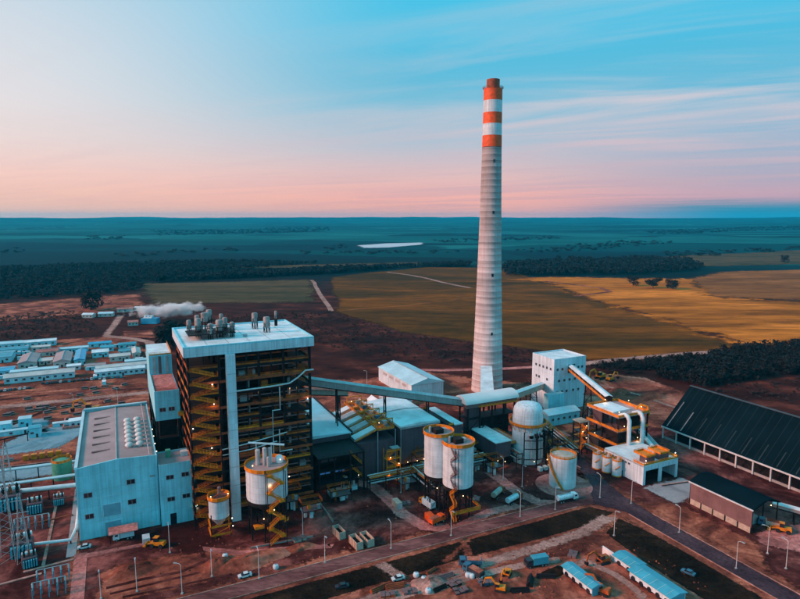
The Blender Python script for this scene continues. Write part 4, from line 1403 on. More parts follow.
# walkway block left of the precipitators: sloped ducts and yellow decks
du = thing('duct_walkway_block', 'yellow railed walkways over sloping grey ducts beside the precipitators', 'duct block', -13.0, 18.0)
pbox(du, 'lower_wall', GREYWALL, 0, 19.2, 0, 44, 0, 16.5)
for k in range(5):
    y = 2.0 + k * 8.0
    MB().extr([(0.4, 17.0), (10.5, 20.4), (10.5, 21.6), (0.4, 18.2)], y, y + 4.6).build('sloping_duct', DUCT if k % 2 else WHITER, du)
    fl = MB(); flight(fl, (1.0, y + 6.2, 16.6), (10.4, y + 6.2, 20.9), 1.2)
    fl.build('stair_flight', YELLOW, du)
dk = MB().box(10.6, 19.0, 0.3, 43.5, 20.8, 21.1).build('deck', BROWNWALL, du)
rl = MB(); railing(rl, [(10.7, 0.4, 21.1), (18.9, 0.4, 21.1), (18.9, 43.4, 21.1), (10.7, 43.4, 21.1)], closed=True, toe=0.7, w=0.14)
railing(rl, [(14.8, 0.5, 21.1), (14.8, 43.2, 21.1)], toe=0.6, w=0.14)
for k in range(6):
    railing(rl, [(10.7, 4 + k * 7.2, 21.1), (14.8, 4 + k * 7.2, 21.1)], toe=0.6, w=0.14)
rl.build('railing', YELLOW, dk)
for k in range(6):
    y = 1.5 + k * 7.6
    tw = MB()
    for xx in (11.0, 18.6):
        tw.bar((xx, y, 21.1), (xx, y, 25.6), .3)
    tw.bar((11.0, y, 25.5), (18.6, y, 25.5), .4)
    tw.bar((11.0, y, 21.3), (18.6, y, 25.4), .2)
    tw.build('hoist_frame', YELLOW, du)
rl = MB(); railing(rl, [(.3, .3, 17.6), (10.4, .3, 21.4)], toe=.5); rl.build('ramp_railing', YELLOW, du)
for k in range(5):
    y = 5 + k * 8.2
    pbox(du, 'drive_unit', CARBLUE if k % 2 else GALV, 15.4, 17.6, y, y + 2.2, 21.11, 23.2)
    pbox(du, 'drive_unit', YELLOW, 11.6, 13.6, y + 2.5, y + 4.4, 21.11, 22.4)
for (x, y) in ((12, 1.5), (17.5, 20), (12, 36)):
    lamp(du, x, y, 24.2, 200)
columns(du, [(10.5, -0.3), (19.1, -0.3)], 0, 20.8, 0.35, GALV)
# stair tower before them
st = thing('stair_tower', 'lit orange stair tower standing before the grey filter walls', 'stairs', -2.0, 9.0)
columns(st, [(0, 0), (6.4, 0), (0, 3.4), (6.4, 3.4)], 0, 15.2, 0.28, YELLOW, 'post')
for k in range(4):
    f_ = MB(); a, b = (0.6, 5.8) if k % 2 else (5.8, 0.6)
    flight(f_, (a, 1.0 + (k % 2) * 1.4, k * 3.6), (b, 1.0 + (k % 2) * 1.4, k * 3.6 + 3.6), 1.3)
    f_.build('stair_flight', YELLOW, st)
    l_ = MB().box(0 if b < 3 else 5.6, 0.8 if b < 3 else 6.4, 0.1, 3.3, k * 3.6 + 3.5, k * 3.6 + 3.62)
    railing(l_, [(0, 0, k * 3.6 + 3.6), (6.4, 0, k * 3.6 + 3.6)], toe=0.5)
    l_.build('landing', YELLOW, st)
pbox(st, 'roof_plate', GALV, 2.8, 6.6, 0, 3.5, 15.2, 15.4)
for (x, z) in ((1, 4.4), (5.6, 8.6), (1.6, 12), (5.4, 1.8)):
    lamp(st, x, -0.4, z, 90)

# roof strips right of the precipitators
rs = thing('duct_house', 'narrow flat white roofed duct house right of the front precipitator', 'duct house', 29.5, 11.0)
pbox(rs, 'wall', GREYWALL, 0.6, 7.2, 0, 26, 3, 20.6)
pbox(rs, 'roof', WHITER, 3.2, 7.6, -0.3, 26.3, 20.604, 21.1)
pbox(rs, 'dark_roof', STEEL, 0.3, 3.2, -0.3, 26.3, 20.604, 20.9)
rl = MB(); railing(rl, [(0.4, 0, 20.9), (3.0, 0, 20.9)], toe=0.7); railing(rl, [(0.4, 25.6, 20.9), (3.0, 25.6, 20.9)], toe=0.7); railing(rl, [(-1.2, 10, 20.7), (-1.2, 26, 20.7)], toe=0.6)
rl.build('railing', YELLOW, rs)
columns(rs, [(1, 0.5), (6.8, 0.5), (1, 25), (6.8, 25)], 0, 3, 0.6)
fh = thing('fan_house', 'small pink walled fan house behind the duct house', 'building', 40.0, 42.0)
pbox(fh, 'wall', WHITE, 0, 9, 0, 6, 0, 12)
pbox(fh, 'roof', WHITER, -.3, 9.3, -.3, 6.3, 12.004, 12.3)
pbox(fh, 'door', DARKGLASS, 3, 5, -0.08, 0, 0, 3)

# ------------------------------------------------------------------ transfer tower with barrel roof
tt = thing('transfer_tower', 'dark steel transfer tower under a rounded white barrel roof', 'tower', 47.0, 22.5)
columns(tt, [(x, y) for x in (0.5, 7.5, 14.5, 21.5, 28.0) for y in (0.5, 8.0)], 0, 23, 0.7)
for z in (5.5, 11, 17, 22.6):
    pbox(tt, 'deck', STEEL, 0.1, 28.4, 0.1, 8.4, z, z + 0.35)
for k in range(4):
    MB().bar((0.5 + 7 * k, 0.3, 11), (7.5 + 7 * k, 0.3, 17), 0.3).build('brace', STEEL, tt)
    MB().bar((7.5 + 7 * k, 0.35, 0), (0.5 + 7 * k, 0.35, 5.5), 0.3).build('brace', STEEL, tt)
pbox(tt, 'inner_duct', GREYWALL, 2, 8, 2.0, 7, 5.9, 22)
pbox(tt, 'inner_duct', STEELB, 10, 26, 2.5, 7, 0.2, 16)
pbox(tt, 'skirt_wall', BROWNWALL, -0.6, 29.0, -0.4, 9.2, 22.95, 25.2)
br = []
for i in range(13):
    a = math.pi * i / 12
    br.append((4.4 - 5.4 * math.cos(a), 25.1 + 3.4 * math.sin(a)))
MB().extr(br, -1.4, 29.6, 'x').build('barrel_roof', mat('barrel_roof_sheet', (0.72, 0.68, 0.67), 0.5, 0.08, 0.1), tt, True)
rl = MB(); railing(rl, [(6, -0.6, 23.0), (29, -0.6, 23.0)], toe=0.6); rl.build('railing', YELLOW, tt)

# long coal gallery from the bunker to the tower
def gallery(name, label, p, q, w, h, wall, roof, trest=(), group=None, under=None):
    """enclosed inclined conveyor between two plant points (u,v,z)"""
    t = thing(name, label, 'conveyor', p[0], p[1], group)
    d = Vector(q) - Vector(p)
    a = Vector((0, 0, p[2])); b = Vector((d.x, d.y, q[2]))
    n = Vector((-d.y, d.x, 0)).normalized()
    up = Vector((0, 0, 1))
    MB().bar(a, b, w, h).build('gallery_wall', wall, t)
    rf_ = MB()
    for s in (-1, 1):
        pts = [a + up * (h / 2 + .75), a + n * s * (w / 2 + .25) + up * (h / 2 + 0.02)]
        pts2 = [b + up * (h / 2 + .75), b + n * s * (w / 2 + .25) + up * (h / 2 + 0.02)]
        rf_.add([pts[0], pts[1], pts2[1], pts2[0], pts[0] - up * .2, pts[1] - up * .2, pts2[1] - up * .2, pts2[0] - up * .2],
                [(0, 1, 2, 3), (7, 6, 5, 4), (0, 4, 5, 1), (1, 5, 6, 2), (2, 6, 7, 3), (3, 7, 4, 0)])
    rf_.build('gallery_roof', roof, t)
    MB().bar(a - up * (h / 2 + .3), b - up * (h / 2 + .3), w * .7, 0.6).build('truss', under or STEEL, t)
    L_ = d.length
    k = int(L_ / 6)
    for i in range(1, k):
        c = a.lerp(b, i / k)
        MB().bar(c - n * (w / 2 + .06) - up * h / 2, c - n * (w / 2 + .06) + up * h / 2, 0.14, 0.1).build('panel_rib', GALV, t)
    for tpos in trest:
        c = a.lerp(b, tpos)
        m_ = MB()
        for s in (-1, 1):
            m_.bar(c + n * s * w * .4 - up * h / 2, Vector((c.x, c.y, 0)) + n * s * w * .8, 0.5)
        zz = c.z - h / 2
        for i in range(4):
            m_.bar(Vector((c.x, c.y, zz * i / 4)) - n * w * .7, Vector((c.x, c.y, zz * (i + 1) / 4)) + n * w * .5, 0.22)
            m_.bar(Vector((c.x, c.y, zz * i / 4)) + n * w * .7, Vector((c.x, c.y, zz * i / 4)) - n * w * .7, 0.25)
        m_.build('trestle', STEEL, t)
    return t
GALW = mat('gallery_cladding', (0.34, 0.31, 0.30), 0.6, 0.15, 0.3, streak=0.3)
gallery('coal_gallery', 'long sloping grey coal gallery from boiler house to barrel roofed tower', (-34.0, 40.5, 43.0), (47.0, 27.5, 25.0), 3.6, 3.0, GALW, DUCT, (0.24, 0.52, 0.78))
gallery('duct_bridge', 'short pale duct bridge below the long coal gallery', (-34.0, 48.0, 35.5), (-6.0, 46.0, 31.8), 3.0, 2.4, BEIGE, PALEROAD, (0.85,))
gallery('link_gallery', 'tan enclosed conveyor linking barrel roofed tower and white crusher house', (75.5, 26.0, 24.6), (127.0, 66.0, 13.6), 3.4, 3.0, BEIGE, WHITER, (0.35, 0.7), under=YELLOW)

# ------------------------------------------------------------------ grey box and lower yard boxes
gb = thing('pump_house', 'slate grey box building with flat pale roof before the transfer tower', 'building', 50.4, 3.2)
pbox(gb, 'wall', GREYWALL, 0, 8.4, 0, 22, 4.2, 11.6)
pbox(gb, 'roof', WHITER, -.3, 8.7, -.3, 22.3, 11.604, 12.0)
columns(gb, [(0.5, 0.5), (7.9, 0.5), (0.5, 11), (7.9, 11), (0.5, 21.5), (7.9, 21.5)], 0, 4.2, 0.6)
pbox(gb, 'inner_plant', STEELB, 1.5, 7, 2, 20, 0, 4.1)
lamp(gb, 1.0, -0.5, 3.4, 140); lamp(gb, 4.6, -1.2, 2.6, 140)
yw = thing('walkway_rack', 'brown railed walkway rack between the grey box and the domed tank', 'walkway', 59.4, 4.0)
pbox(yw, 'deck', BROWNWALL, 0, 5, 0, 20, 9.4, 9.8)
rl = MB(); railing(rl, [(0.1, 0.1, 9.8), (4.9, 0.1, 9.8), (4.9, 19.9, 9.8)], toe=0.6); railing(rl, [(2.4, 0.1, 9.8), (2.4, 19.9, 9.8)], toe=0.5); rl.build('railing', YELLOW, yw)
for k in range(3):
    MB().tube([(0.8 + k * 1.5, 0.4, 10.4), (0.8 + k * 1.5, 19.5, 10.4)], 0.4, 8).build('pipe', BEIGE if k else DUCT, yw, True)
columns(yw, [(0.3, 0.4), (4.7, 0.4), (0.3, 10), (4.7, 10), (0.3, 19.6), (4.7, 19.6)], 0, 9.4, 0.4)

# ------------------------------------------------------------------ silos
def rail_ring(r, z, n=20, toe=1.05, w=0.2, cx=0, cy=0):
    mb = MB()
    railing(mb, [(cx + r * math.cos(2 * math.pi * k / n), cy + r * math.sin(2 * math.pi * k / n), z) for k in range(n)], closed=True, toe=toe, w=w, step=2)
    return mb


def silo(name, label, u, v, r, z0, z1, group, stair=True, twin=False):
    s = thing(name, label, 'silo', u, v, group)
    MB().lathe([(r * .985, z0), (r, z0 + .4)] + [(r + (0.06 if i % 2 else 0), z0 + .4 + (z1 - z0 - .4) * i / 12) for i in range(13)], n=40).build('shell', SILO, s, True)
    MB().lathe([(0.9, z0 - r * .85), (r * .97, z0 - 0.02)], n=24).build('hopper_cone', STEELB, s, True)
    MB().lathe([(r + .5, z1), (r + .5, z1 + .18)], n=40).build('top_deck', TAUPE, s)
    rail_ring(r + .45, z1 + .18).build('railing', YELLOW, s)
    sk = MB().lathe([(r + .06, z0 - 1.0), (r + .06, z0 + .35)], n=40, cap=False).build('ring_beam', STEEL, s)
    pts = [(r * .93 * math.cos(a), r * .93 * math.sin(a)) for a in [math.pi / 8 + k * math.pi / 4 for k in range(8)]]
    columns(s, pts, 0, z0, 0.45, STEEL, 'leg')
    bb_ = MB()
    for i in range(8):
        a, b = pts[i], pts[(i + 1) % 8]
        bb_.bar((a[0], a[1], z0 * .48), (b[0], b[1], z0 * .48), 0.3)
        bb_.bar((a[0], a[1], 0.3), (b[0], b[1], z0 * .48), 0.16)
        bb_.bar((b[0], b[1], z0 * .48), (a[0], a[1], z0 - .5), 0.16)
    bb_.build('leg_bracing', STEEL, s)
    return s


sc_ = silo('ash_silo', 'large white ash silo with zigzag stairs standing before the boiler house', -58.0, -9.5, 7.3, 14.5, 26.0, 'ash silos')
nf = 8
for k in range(nf):
    f_ = MB()
    a, b = (-1.8, 2.4) if k % 2 == 0 else (2.4, -1.8)
    flight(f_, (a + .6, -8.3 - (k % 2) * 1.4, k * 3.25), (b + .6, -8.3 - (k % 2) * 1.4, k * 3.25 + 3.25), 1.3)
    f_.build('stair_flight', YELLOW, sc_)
    l_ = MB().box(b + .6 - .9, b + .6 + .9, -10.5, -7.4, k * 3.25 + 3.1, k * 3.25 + 3.22)
    railing(l_, [(b + .6 - .9, -10.5, k * 3.25 + 3.22), (b + .6 + .9, -10.5, k * 3.25 + 3.22)], toe=0.5, step=1)
    l_.build('landing', YELLOW, sc_)
columns(sc_, [(-2.2, -7.6), (4.2, -7.6), (-2.2, -10.4), (4.2, -10.4)], 0, 27.5, 0.22, STEEL, 'stair_post')
# bag filter group on top
for (x, y, r_, h) in ((-2.6, 1.8, .9, 5.6), (-0.4, 0.4, .8, 6.4), (1.6, 1.0, .8, 5.8), (0.4, -1.6, .6, 3.4)):
    MB().lathe([(r_, 26.2), (r_, 26.2 + h), (r_ * .3, 26.6 + h)], x, y, 12).build('filter_vessel', DUCT, sc_, True)
MB().lathe([(1.4, 26.2), (1.5, 27.8), (1.0, 28.6)], 5.0, 1.0, 14).build('vent_cap', WHITER, sc_, True)
hb = MB().bar((-5.6, 3.0, 34.6), (6.4, -1.5, 33.4), 1.0, 0.35)
for x, y in ((-3, 2), (2, 0.2)):
    hb.bar((x, y, 26.2), (x, y, 34), 0.25)
hb.build('hoist_beam', BLUEROOF, sc_)
for (x, y, z) in ((-5.6, -3.6, 28.4), (4.0, -4.6, 29.4), (-0.6, -8.0, 22), (0.4, -8.6, 13), (-3, -7, 9.6)):
    lamp(sc_, x, y, z, 150)
pbox(sc_, 'loading_deck', YELLOW, -6, -2.8, -6.5, -3, 5.8, 6.1)
rl = MB(); railing(rl, [(-6, -6.5, 6.1), (-2.8, -6.5, 6.1)], toe=.6); railing(rl, [(4.4, -6, 6.1), (6.4, -5, 6.1)], toe=.6); rl.build('deck_railing', YELLOW, sc_)

s2 = thing('dosing_silo', 'small white hopper silo on yellow frame by the white lift shaft', 'silo', -74.0, -1.5, 'ash silos')
MB().lathe([(1.0, 3.6), (3.2, 6.6), (3.6, 6.9), (3.6, 13.4), (3.4, 13.6)], n=28).build('shell', SILO, s2, True)
MB().lathe([(4.0, 13.62), (4.0, 13.8)], n=24).build('top_deck', BROWNWALL, s2)
rail_ring(3.95, 13.8, 14).build('railing', YELLOW, s2)
columns(s2, [(-3.3, -3.3), (3.3, -3.3), (-3.3, 3.3), (3.3, 3.3)], 0, 9.0, 0.35, STEEL, 'leg')
bs = MB()
for z in (1.2, 4.4):
    for a, b in (((-3.3, -3.5), (3.3, -3.5)), ((3.5, -3.3), (3.5, 3.3)), ((-3.5, -3.3), (-3.5, 3.3))):
        bs.bar(a + (z,), b + (z,), 0.3, 0.6)
        bs.bar(a + (z,), b + (z + 2.4,), 0.16)
bs.build('yellow_frame', YELLOW, s2)
MB().lathe([(0.7, 13.9), (0.7, 17.4), (0.3, 17.8)], 0.4, 0.4, 12).build('filter_vessel', BROWNWALL, s2, True)
MB().bar((-2.4, 0, 13.8), (2.4, 0, 16.0), 0.5).build('fan_duct', RUST, s2)
for x in (-3.0, 3.0):
    lamp(s2, x, -2.4, 15.6, 130)
lamp(s2, 4.0, -3.4, 6.4, 120, True); lamp(s2, 4.2, -3.4, 3.4, 120, True)

t1 = silo('fly_ash_silo', 'rear left silo of the yellow railed white pair', 8.3, -18.0, 5.6, 14.0, 30.6, 'twin ash silos')
t2 = silo('fly_ash_silo', 'front right silo of the yellow railed white pair', 12.6, -26.0, 5.9, 12.0, 28.6, 'twin ash silos')
for s_, zt in ((t1, 30.8), (t2, 28.8)):
    pbox(s_, 'filter_unit', STEELB, -2.2, 1.4, -1.6, 2.0, zt, zt + 1.8)
    pbox(s_, 'filter_unit', DUCT, 1.8, 3.4, -0.6, 1.4, zt, zt + 1.3)
    MB().lathe([(0.5, zt), (0.5, zt + 2.4), (0.15, zt + 2.6)], -3.2, 1.2, 10).build('vent', GALV, s_, True)
for k in range(9):
    f_ = MB()
    a, b = (-1.8, 1.8) if k % 2 == 0 else (1.8, -1.8)
    flight(f_, (-4.6, a - 4.4, k * 3.2), (-4.6, b - 4.4, k * 3.2 + 3.2), 1.1)
    f_.build('stair_flight', BROWNWALL if k > 3 else YELLOW, t2)
columns(t2, [(-5.3, -6.6), (-5.3, -2.0), (-3.9, -6.6)], 0, 29, 0.22, STEEL, 'stair_post')
rl = MB(); railing(rl, [(-6.4, -6.6, 3.4), (6.4, -6.6, 3.4)], toe=0.7, w=.16); railing(rl, [(6.4, -6.6, 3.4), (6.4, 4, 3.4)], toe=0.7, w=.16)
rl.box(-6.4, 6.4, -6.6, -5.6, 3.1, 3.38)
rl.build('loading_gallery', YELLOW, t2)
lamp(t2, -1, -5.6, 9.6, 120); lamp(t1, -3, -4.6, 10.2, 120)

# ------------------------------------------------------------------ domed absorber tank
da = thing('domed_tank', 'white domed absorber tank ringed by a yellow walkway', 'tank', 69.6, 5.0)
R_ = 7.1
MB().lathe([(R_, 0), (R_, 9)] + [(R_ + (0.05 if i % 2 else 0), 9 + 12.5 * i / 10) for i in range(11)], n=48).build('shell', SILO, da, True)
MB().lathe([(R_ * .98, 21.5), (R_ * .97, 24.2), (R_ * .92, 25.8), (R_ * .76, 27.4), (R_ * .45, 28.1), (0.5, 28.3)], n=48).build('dome', SILO, da, True)
MB().lathe([(R_ + .05, 18.2), (R_ + 1.6, 18.2), (R_ + 1.6, 18.45), (R_ + .05, 18.45)], n=48, cap=False).build('walkway', BROWNWALL, da)
rail_ring(R_ + 1.5, 18.45, 28, 1.0, 0.2).build('railing', YELLOW, da)
for k in range(16):
    a = 2 * math.pi * k / 16
    MB().bar((R_ * math.cos(a), R_ * math.sin(a), 15.6), ((R_ + 1.5) * math.cos(a), (R_ + 1.5) * math.sin(a), 18.2), 0.2).build('bracket', YELLOW, da)
for k in range(5):
    x = -3.6 + k * 2.7
    y = -math.sqrt(max(0, (R_ + 1.4) ** 2 - x * x))
    MB().tube([(x, y + 1.6, 15.2 - abs(k - 3) * .3), (x, y, 15.6 - abs(k - 3) * .3), (x, y, 13.5), (x, y - .4, 3.0)], 0.55, 10).build('recirculation_pipe', STEEL if k % 2 else DUCT, da, True)
    MB().lathe([(0.9, 13.6), (1.0, 14.6), (0.3, 15.0)], x, y, 10).build('valve', STEEL, da, True)
fr = MB()
for (x, y) in ((-7.5, -7.6), (-2.5, -10.4), (3.0, -10.6), (8.0, -8.6), (9.6, -4)):
    fr.bar((x, y, 0), (x, y, 17), 0.4)
for z in (4, 9, 13):
    fr.bar((-7.5, -7.6, z), (-2.5, -10.4, z), 0.3); fr.bar((-2.5, -10.4, z), (3, -10.6, z), 0.3); fr.bar((3, -10.6, z), (8, -8.6, z), 0.3); fr.bar((8, -8.6, z), (9.6, -4, z), 0.3)
fr.build('pipe_frame', STEEL, da)
for k in range(4):
    pbox(da, 'pump_skid', PIPEW, -3.5 + k * 3, -1.9 + k * 3, -14.5, -12.4, 0.1, 1.8)
for (x, y) in ((-5, -12), (2, -12.6), (7, -11)):
    lamp(da, x, y, 4.2, 120)
# stair beside it
for k in range(5):
    f_ = MB(); a, b = (-1.6, 1.6) if k % 2 == 0 else (1.6, -1.6)
    flight(f_, (9.8, a - 4, k * 3.6), (9.8, b - 4, k * 3.6 + 3.6), 1.1)
    f_.build('stair_flight', STEEL if k % 2 else YELLOW, da)

# flue duct into the chimney
fd = thing('flue_duct', 'broad pale flue duct leading into the foot of the chimney', 'duct', 70.0, 40.0)
MB().bar((0, 0, 20), (38, 58, 17), 7, 7).build('duct_body', WHITER, fd)
for k in range(1, 9):
    c = Vector((0, 0, 20)).lerp(Vector((38, 58, 17)), k / 9)
    MB().bar(c - Vector((.15, .23, 0)), c + Vector((.15, .23, 0)), 7.12, 7.12).build('stiffener', WHITER, fd)
columns(fd, [(8, 10), (14, 24), (24, 34), (32, 48)], 0, 16.5, 0.8, STEEL, 'support')

# ------------------------------------------------------------------ white tank
wt = thing('white_tank', 'lone white storage tank with wrapped yellow stair on a round apron', 'tank', 66.5, -24.0)
MB().lathe([(5.6 + (0.06 if i % 2 else 0), 0.2 + 13.2 * i / 8) for i in range(9)], n=40).build('shell', SILO, wt, True)
MB().lathe([(5.5, 13.42), (3, 14.0), (0.3, 14.3)], n=40).build('roof_cone', BEIGE, wt, True)
rail_ring(5.5, 13.45, 20, 0.5, 0.13).build('railing', YELLOW, wt)
sp = MB()
for k in range(14):
    a = math.radians(158 + k * 5.4)
    b = math.radians(158 + (k + 1) * 5.4)
    z0, z1 = 13.2 * (1 - k / 14), 13.2 * (1 - (k + 1) / 14)
    for rr2 in (6.1, 6.9):
        sp.bar((rr2 * math.cos(a), rr2 * math.sin(a), z0), (rr2 * math.cos(b), rr2 * math.sin(b), z1), 0.15, 0.5)
    sp.bar((6.9 * math.cos(a), 6.9 * math.sin(a), z0 + 1.1), (6.9 * math.cos(b), 6.9 * math.sin(b), z1 + 1.1), 0.14)
    for q in range(3):
        c = a + (b - a) * q / 3
        zc = z0 + (z1 - z0) * q / 3
        sp.bar((6.1 * math.cos(c), 6.1 * math.sin(c), zc), (6.9 * math.cos(c), 6.9 * math.sin(c), zc), 0.3, 0.1)
    sp.bar((6.9 * math.cos(a), 6.9 * math.sin(a), z0), (6.9 * math.cos(a), 6.9 * math.sin(a), z0 + 1.1), 0.1)
sp.build('spiral_stair', YELLOW, wt)

# ------------------------------------------------------------------ crusher house
cr_ = thing('crusher_house', 'tall white crusher house with rows of small square windows', 'building', 127.4, 55.8)
pbox(cr_, 'wall', WHITE, 0, 24.2, 0, 20.4, 0, 31)
pbox(cr_, 'roof', WHITER, 0.5, 23.7, 0.5, 19.9, 31.004, 31.1)
MB().box(0, 24.2, 0, .5, 31, 31.8).box(0, 24.2, 19.9, 20.4, 31, 31.8).box(0, .5, .5, 19.9, 31, 31.8).box(23.7, 24.2, .5, 19.9, 31, 31.8).build('parapet', WHITE, cr_)
for z, n0, n1 in ((26.2, 0, 2), (19.0, 0, 1), (11.8, 1, 6), (20.0, 2, 3)):
    pass
for x in (2.6, 6.2, 18.4, 21.4):
    window(cr_, x, 0, 25.4, 1.3, 1.3)
for z, xs in ((18.4, (4, 8, 12, 16, 20)), (11.6, (3, 6.5, 10, 15, 19))):
    for x in xs:
        window(cr_, x, 0, z, 1.3, 1.3)
for y in (3, 6.4, 9.8, 13.2, 16.6):
    window(cr_, 0, y, 25.4, 1.3, 1.3, 'left')
for y, z in ((6, 18.4), (13.4, 18.4), (16, 18.4), (9.6, 12)):
    window(cr_, 0, y, z, 1.3, 1.3, 'left')
pbox(cr_, 'door', BLUEROOF, 8.4, 10.2, -0.1, 0, 0, 5.0)
pbox(cr_, 'low_porch', BLUEWALL, -7.0, 5, -4, -0.05, 0, 12)
pbox(cr_, 'dark_opening', DARKGLASS, 10.6, 15.8, -0.06, 0, 22.4, 27.6)
wl = thing('low_white_annex', 'long low pale annex with sloped roof below the crusher house', 'building', 108.0, 36.0)
pbox(wl, 'wall', BLUEWALL, 0, 22, 0, 9, 0, 6.2)
MB().extr([(-0.5, 6.2), (9.5, 6.2), (9.5, 6.5), (4.5, 8.2), (-0.5, 6.5)], -0.4, 22.4, 'x').build('roof', BLUEROOF, wl)
for x in (3, 7, 11, 15, 19):
    window(wl, x, 0, 3.6, 1.4, 1.2)
# conveyor from crusher down to the steel structure
cc = gallery('crusher_conveyor', 'white topped yellow sided conveyor sloping down from the crusher house', (140.0, 55.6, 25.6), (119.5, 4.0, 23.4), 3.6, 2.6, STEELB, WHITER, (0.5,), under=YELLOW)
for sd_ in (-2.1, 2.1):
    rl = MB(); railing(rl, [(sd_, 0, 24.2), (-20.5 + sd_, -51.6, 22.0)], w=.22, toe=.9, step=4)
    rl.build('side_railing', YELLOW, cc)

# ------------------------------------------------------------------ gypsum steel structure
gs = thing('preparation_tower', 'open steel preparation tower with three yellow railed floors', 'steel tower', 105.5, -16.5)
SW, SD_ = 19.5, 21.0
columns(gs, [(x, y) for x in (0.4, 6.6, 13, 19.1) for y in (0.4, 10.5, 20.6)], 0, 21.5, 0.6)
for i, z in enumerate((7.4, 14.4, 21.4)):
    d_ = pbox(gs, 'floor', BROWNWALL if z < 20 else TAUPE, 0, SW, 0, SD_, z, z + .4)
    rl = MB(); railing(rl, [(0.1, 0.1, z + .4), (SW - .1, 0.1, z + .4), (SW - .1, SD_ - .1, z + .4), (0.1, SD_ - .1, z + .4)], closed=True, toe=0.9, w=0.18)
    rl.build('railing', YELLOW, d_)
pbox(gs, 'roof_plate', WHITER, 2.5, 13.5, 6, 19, 21.81, 22.6)
for (x0, x1, y0, y1, z0, z1, m_) in ((1.5, 7, 2, 9, 7.81, 13.6, STEELB), (9, 17, 2, 9, 0.1, 6.8, STEELB), (1.5, 6, 12, 18, 14.81, 20.6, GREYWALL), (8, 17, 3, 9, 14.81, 20.2, STEELB), (8, 18, 11, 19, 7.81, 13.8, STEELB), (1, 6, 13, 19, 0.1, 6.6, GREYWALL)):
    pbox(gs, 'process_unit', m_, x0, x1, y0, y1, z0, z1)
for x in (0.4, 6.6, 13):
    MB().bar((x, 0.1, 0), (x + 6.2, 0.1, 7), 0.25).build('brace', STEEL, gs); MB().bar((x, 0.1, 14), (x + 6.2, 0.1, 7.8), 0.25).build('brace', STEEL, gs)
for y in (0.4, 10.5):
    MB().bar((0.1, y, 0), (0.1, y + 10, 7), 0.25).build('brace', STEEL, gs); MB().bar((0.1, y + 10, 8), (0.1, y, 14), 0.25).build('brace', STEEL, gs); MB().bar((0.1, y, 15), (0.1, y + 10, 21), 0.25).build('brace', STEEL, gs)
for (x, y, z, p_) in ((1.6, 1.4, 24.0, 260), (16.5, 2, 24.4, 320), (18.6, 12, 24.4, 260), (9, 18, 24.4, 220), (3, -0.8, 17.6, 220), (12, -0.8, 10.6, 240), (18, -0.6, 5.4, 220), (-0.8, 14, 10, 220), (5, -1.0, 6.2, 200)):
    lamp(gs, x, y, z, p_)
for k in range(2):
    x = 4.6 + k * 8.6
    MB().tube([(x - .6, 3.2, 21.4), (x - .4, 0.6, 22.6), (x, -1.0, 22.2), (x, -2.2, 20.4), (x, -2.4, 8.6)], 1.0, 12).build('white_downduct', SILO, gs, True)
MB().tube([(14, 3, 23.5), (17.5, 3.2, 25), (20.4, 2, 24), (21, 1, 20)], 0.6, 10).build('yellow_duct', YELLOW, gs, True)
sx = thing('lit_stair_tower', 'small brightly lit stair tower left of the preparation tower', 'stairs', 99.5, 2.0)
columns(sx, [(0, 0), (4.6, 0), (0, 4.6), (4.6, 4.6)], 0, 14.5, 0.35, STEEL, 'post')
for k in range(4):
    f_ = MB(); a, b = (.6, 4) if k % 2 == 0 else (4, .6)
    flight(f_, (a, 0.8 + (k % 2) * 1.4, k * 3.6), (b, 0.8 + (k % 2) * 1.4, k * 3.6 + 3.6), 1.2)
    f_.build('stair_flight', YELLOW, sx)
    l_ = MB().box(0, 4.6, 3, 4.6, k * 3.6 + 3.4, k * 3.6 + 3.6)
    railing(l_, [(0, 0, k * 3.6 + 3.6), (4.6, 0, k * 3.6 + 3.6)], toe=.5)
    l_.build('landing', YELLOW, sx)
pbox(sx, 'cap', BEIGE, -0.6, 5.2, -0.6, 5.2, 14.5, 15.0)
for (x, z) in ((1, 3), (3.6, 6.4), (1.2, 10), (3.6, 12.6)):
    lamp(sx, x, -0.6, z, 260)
vp = thing('vertical_duct', 'upright white duct pipe behind the lit stair tower', 'duct', 110.5, 8.0)
MB().tube([(0, 0, 0), (0, 0, 19), (1.0, 0, 20.5)], 0.9, 12).build('duct_body', SILO, vp, True)
pbox(vp, 'base', CONC, -1.4, 1.4, -1.4, 1.4, 0, 0.5)

# white low building with garage openings
wb = thing('dewatering_building', 'low white building with two open bays and yellow railed roof plant', 'building', 97.0, -40.0)
WW, WD_, WH = 21.0, 23.0, 8.8
pbox(wb, 'side_wall', WHITE, 0, 0.5, 0, WD_, 0, WH)
pbox(wb, 'side_wall', WHITE, WW - .5, WW, 0, WD_, 0, WH)
pbox(wb, 'back_wall', WHITE, 0.5, WW - .5, WD_ - .5, WD_, 0, WH)
pbox(wb, 'inner_wall', STEELB, 0.5, WW - .5, 9, 9.4, 0, WH - .7)
pbox(wb, 'roof', WHITER, 0.0, WW, 0, WD_, WH - .6, WH + .01)
fr_ = MB().box(0.5, WW - .5, 0, 0.5, 6.4, WH - .6).box(0.5, 1.4, 0, 0.5, 0, 6.4).box(9.4, 11.2, 0, 0.5, 0, 6.4).box(WW - 1.4, WW - .5, 0, 0.5, 0, 6.4)
fr_.build('front_wall', WHITE, wb)
rl = MB(); railing(rl, [(0.3, 0.3, WH), (WW - .3, 0.3, WH), (WW - .3, 12, WH)], toe=0.8, w=.18); railing(rl, [(0.3, 0.3, WH), (0.3, 6, WH)], toe=.6, w=.16); rl.build('railing', YELLOW, wb)
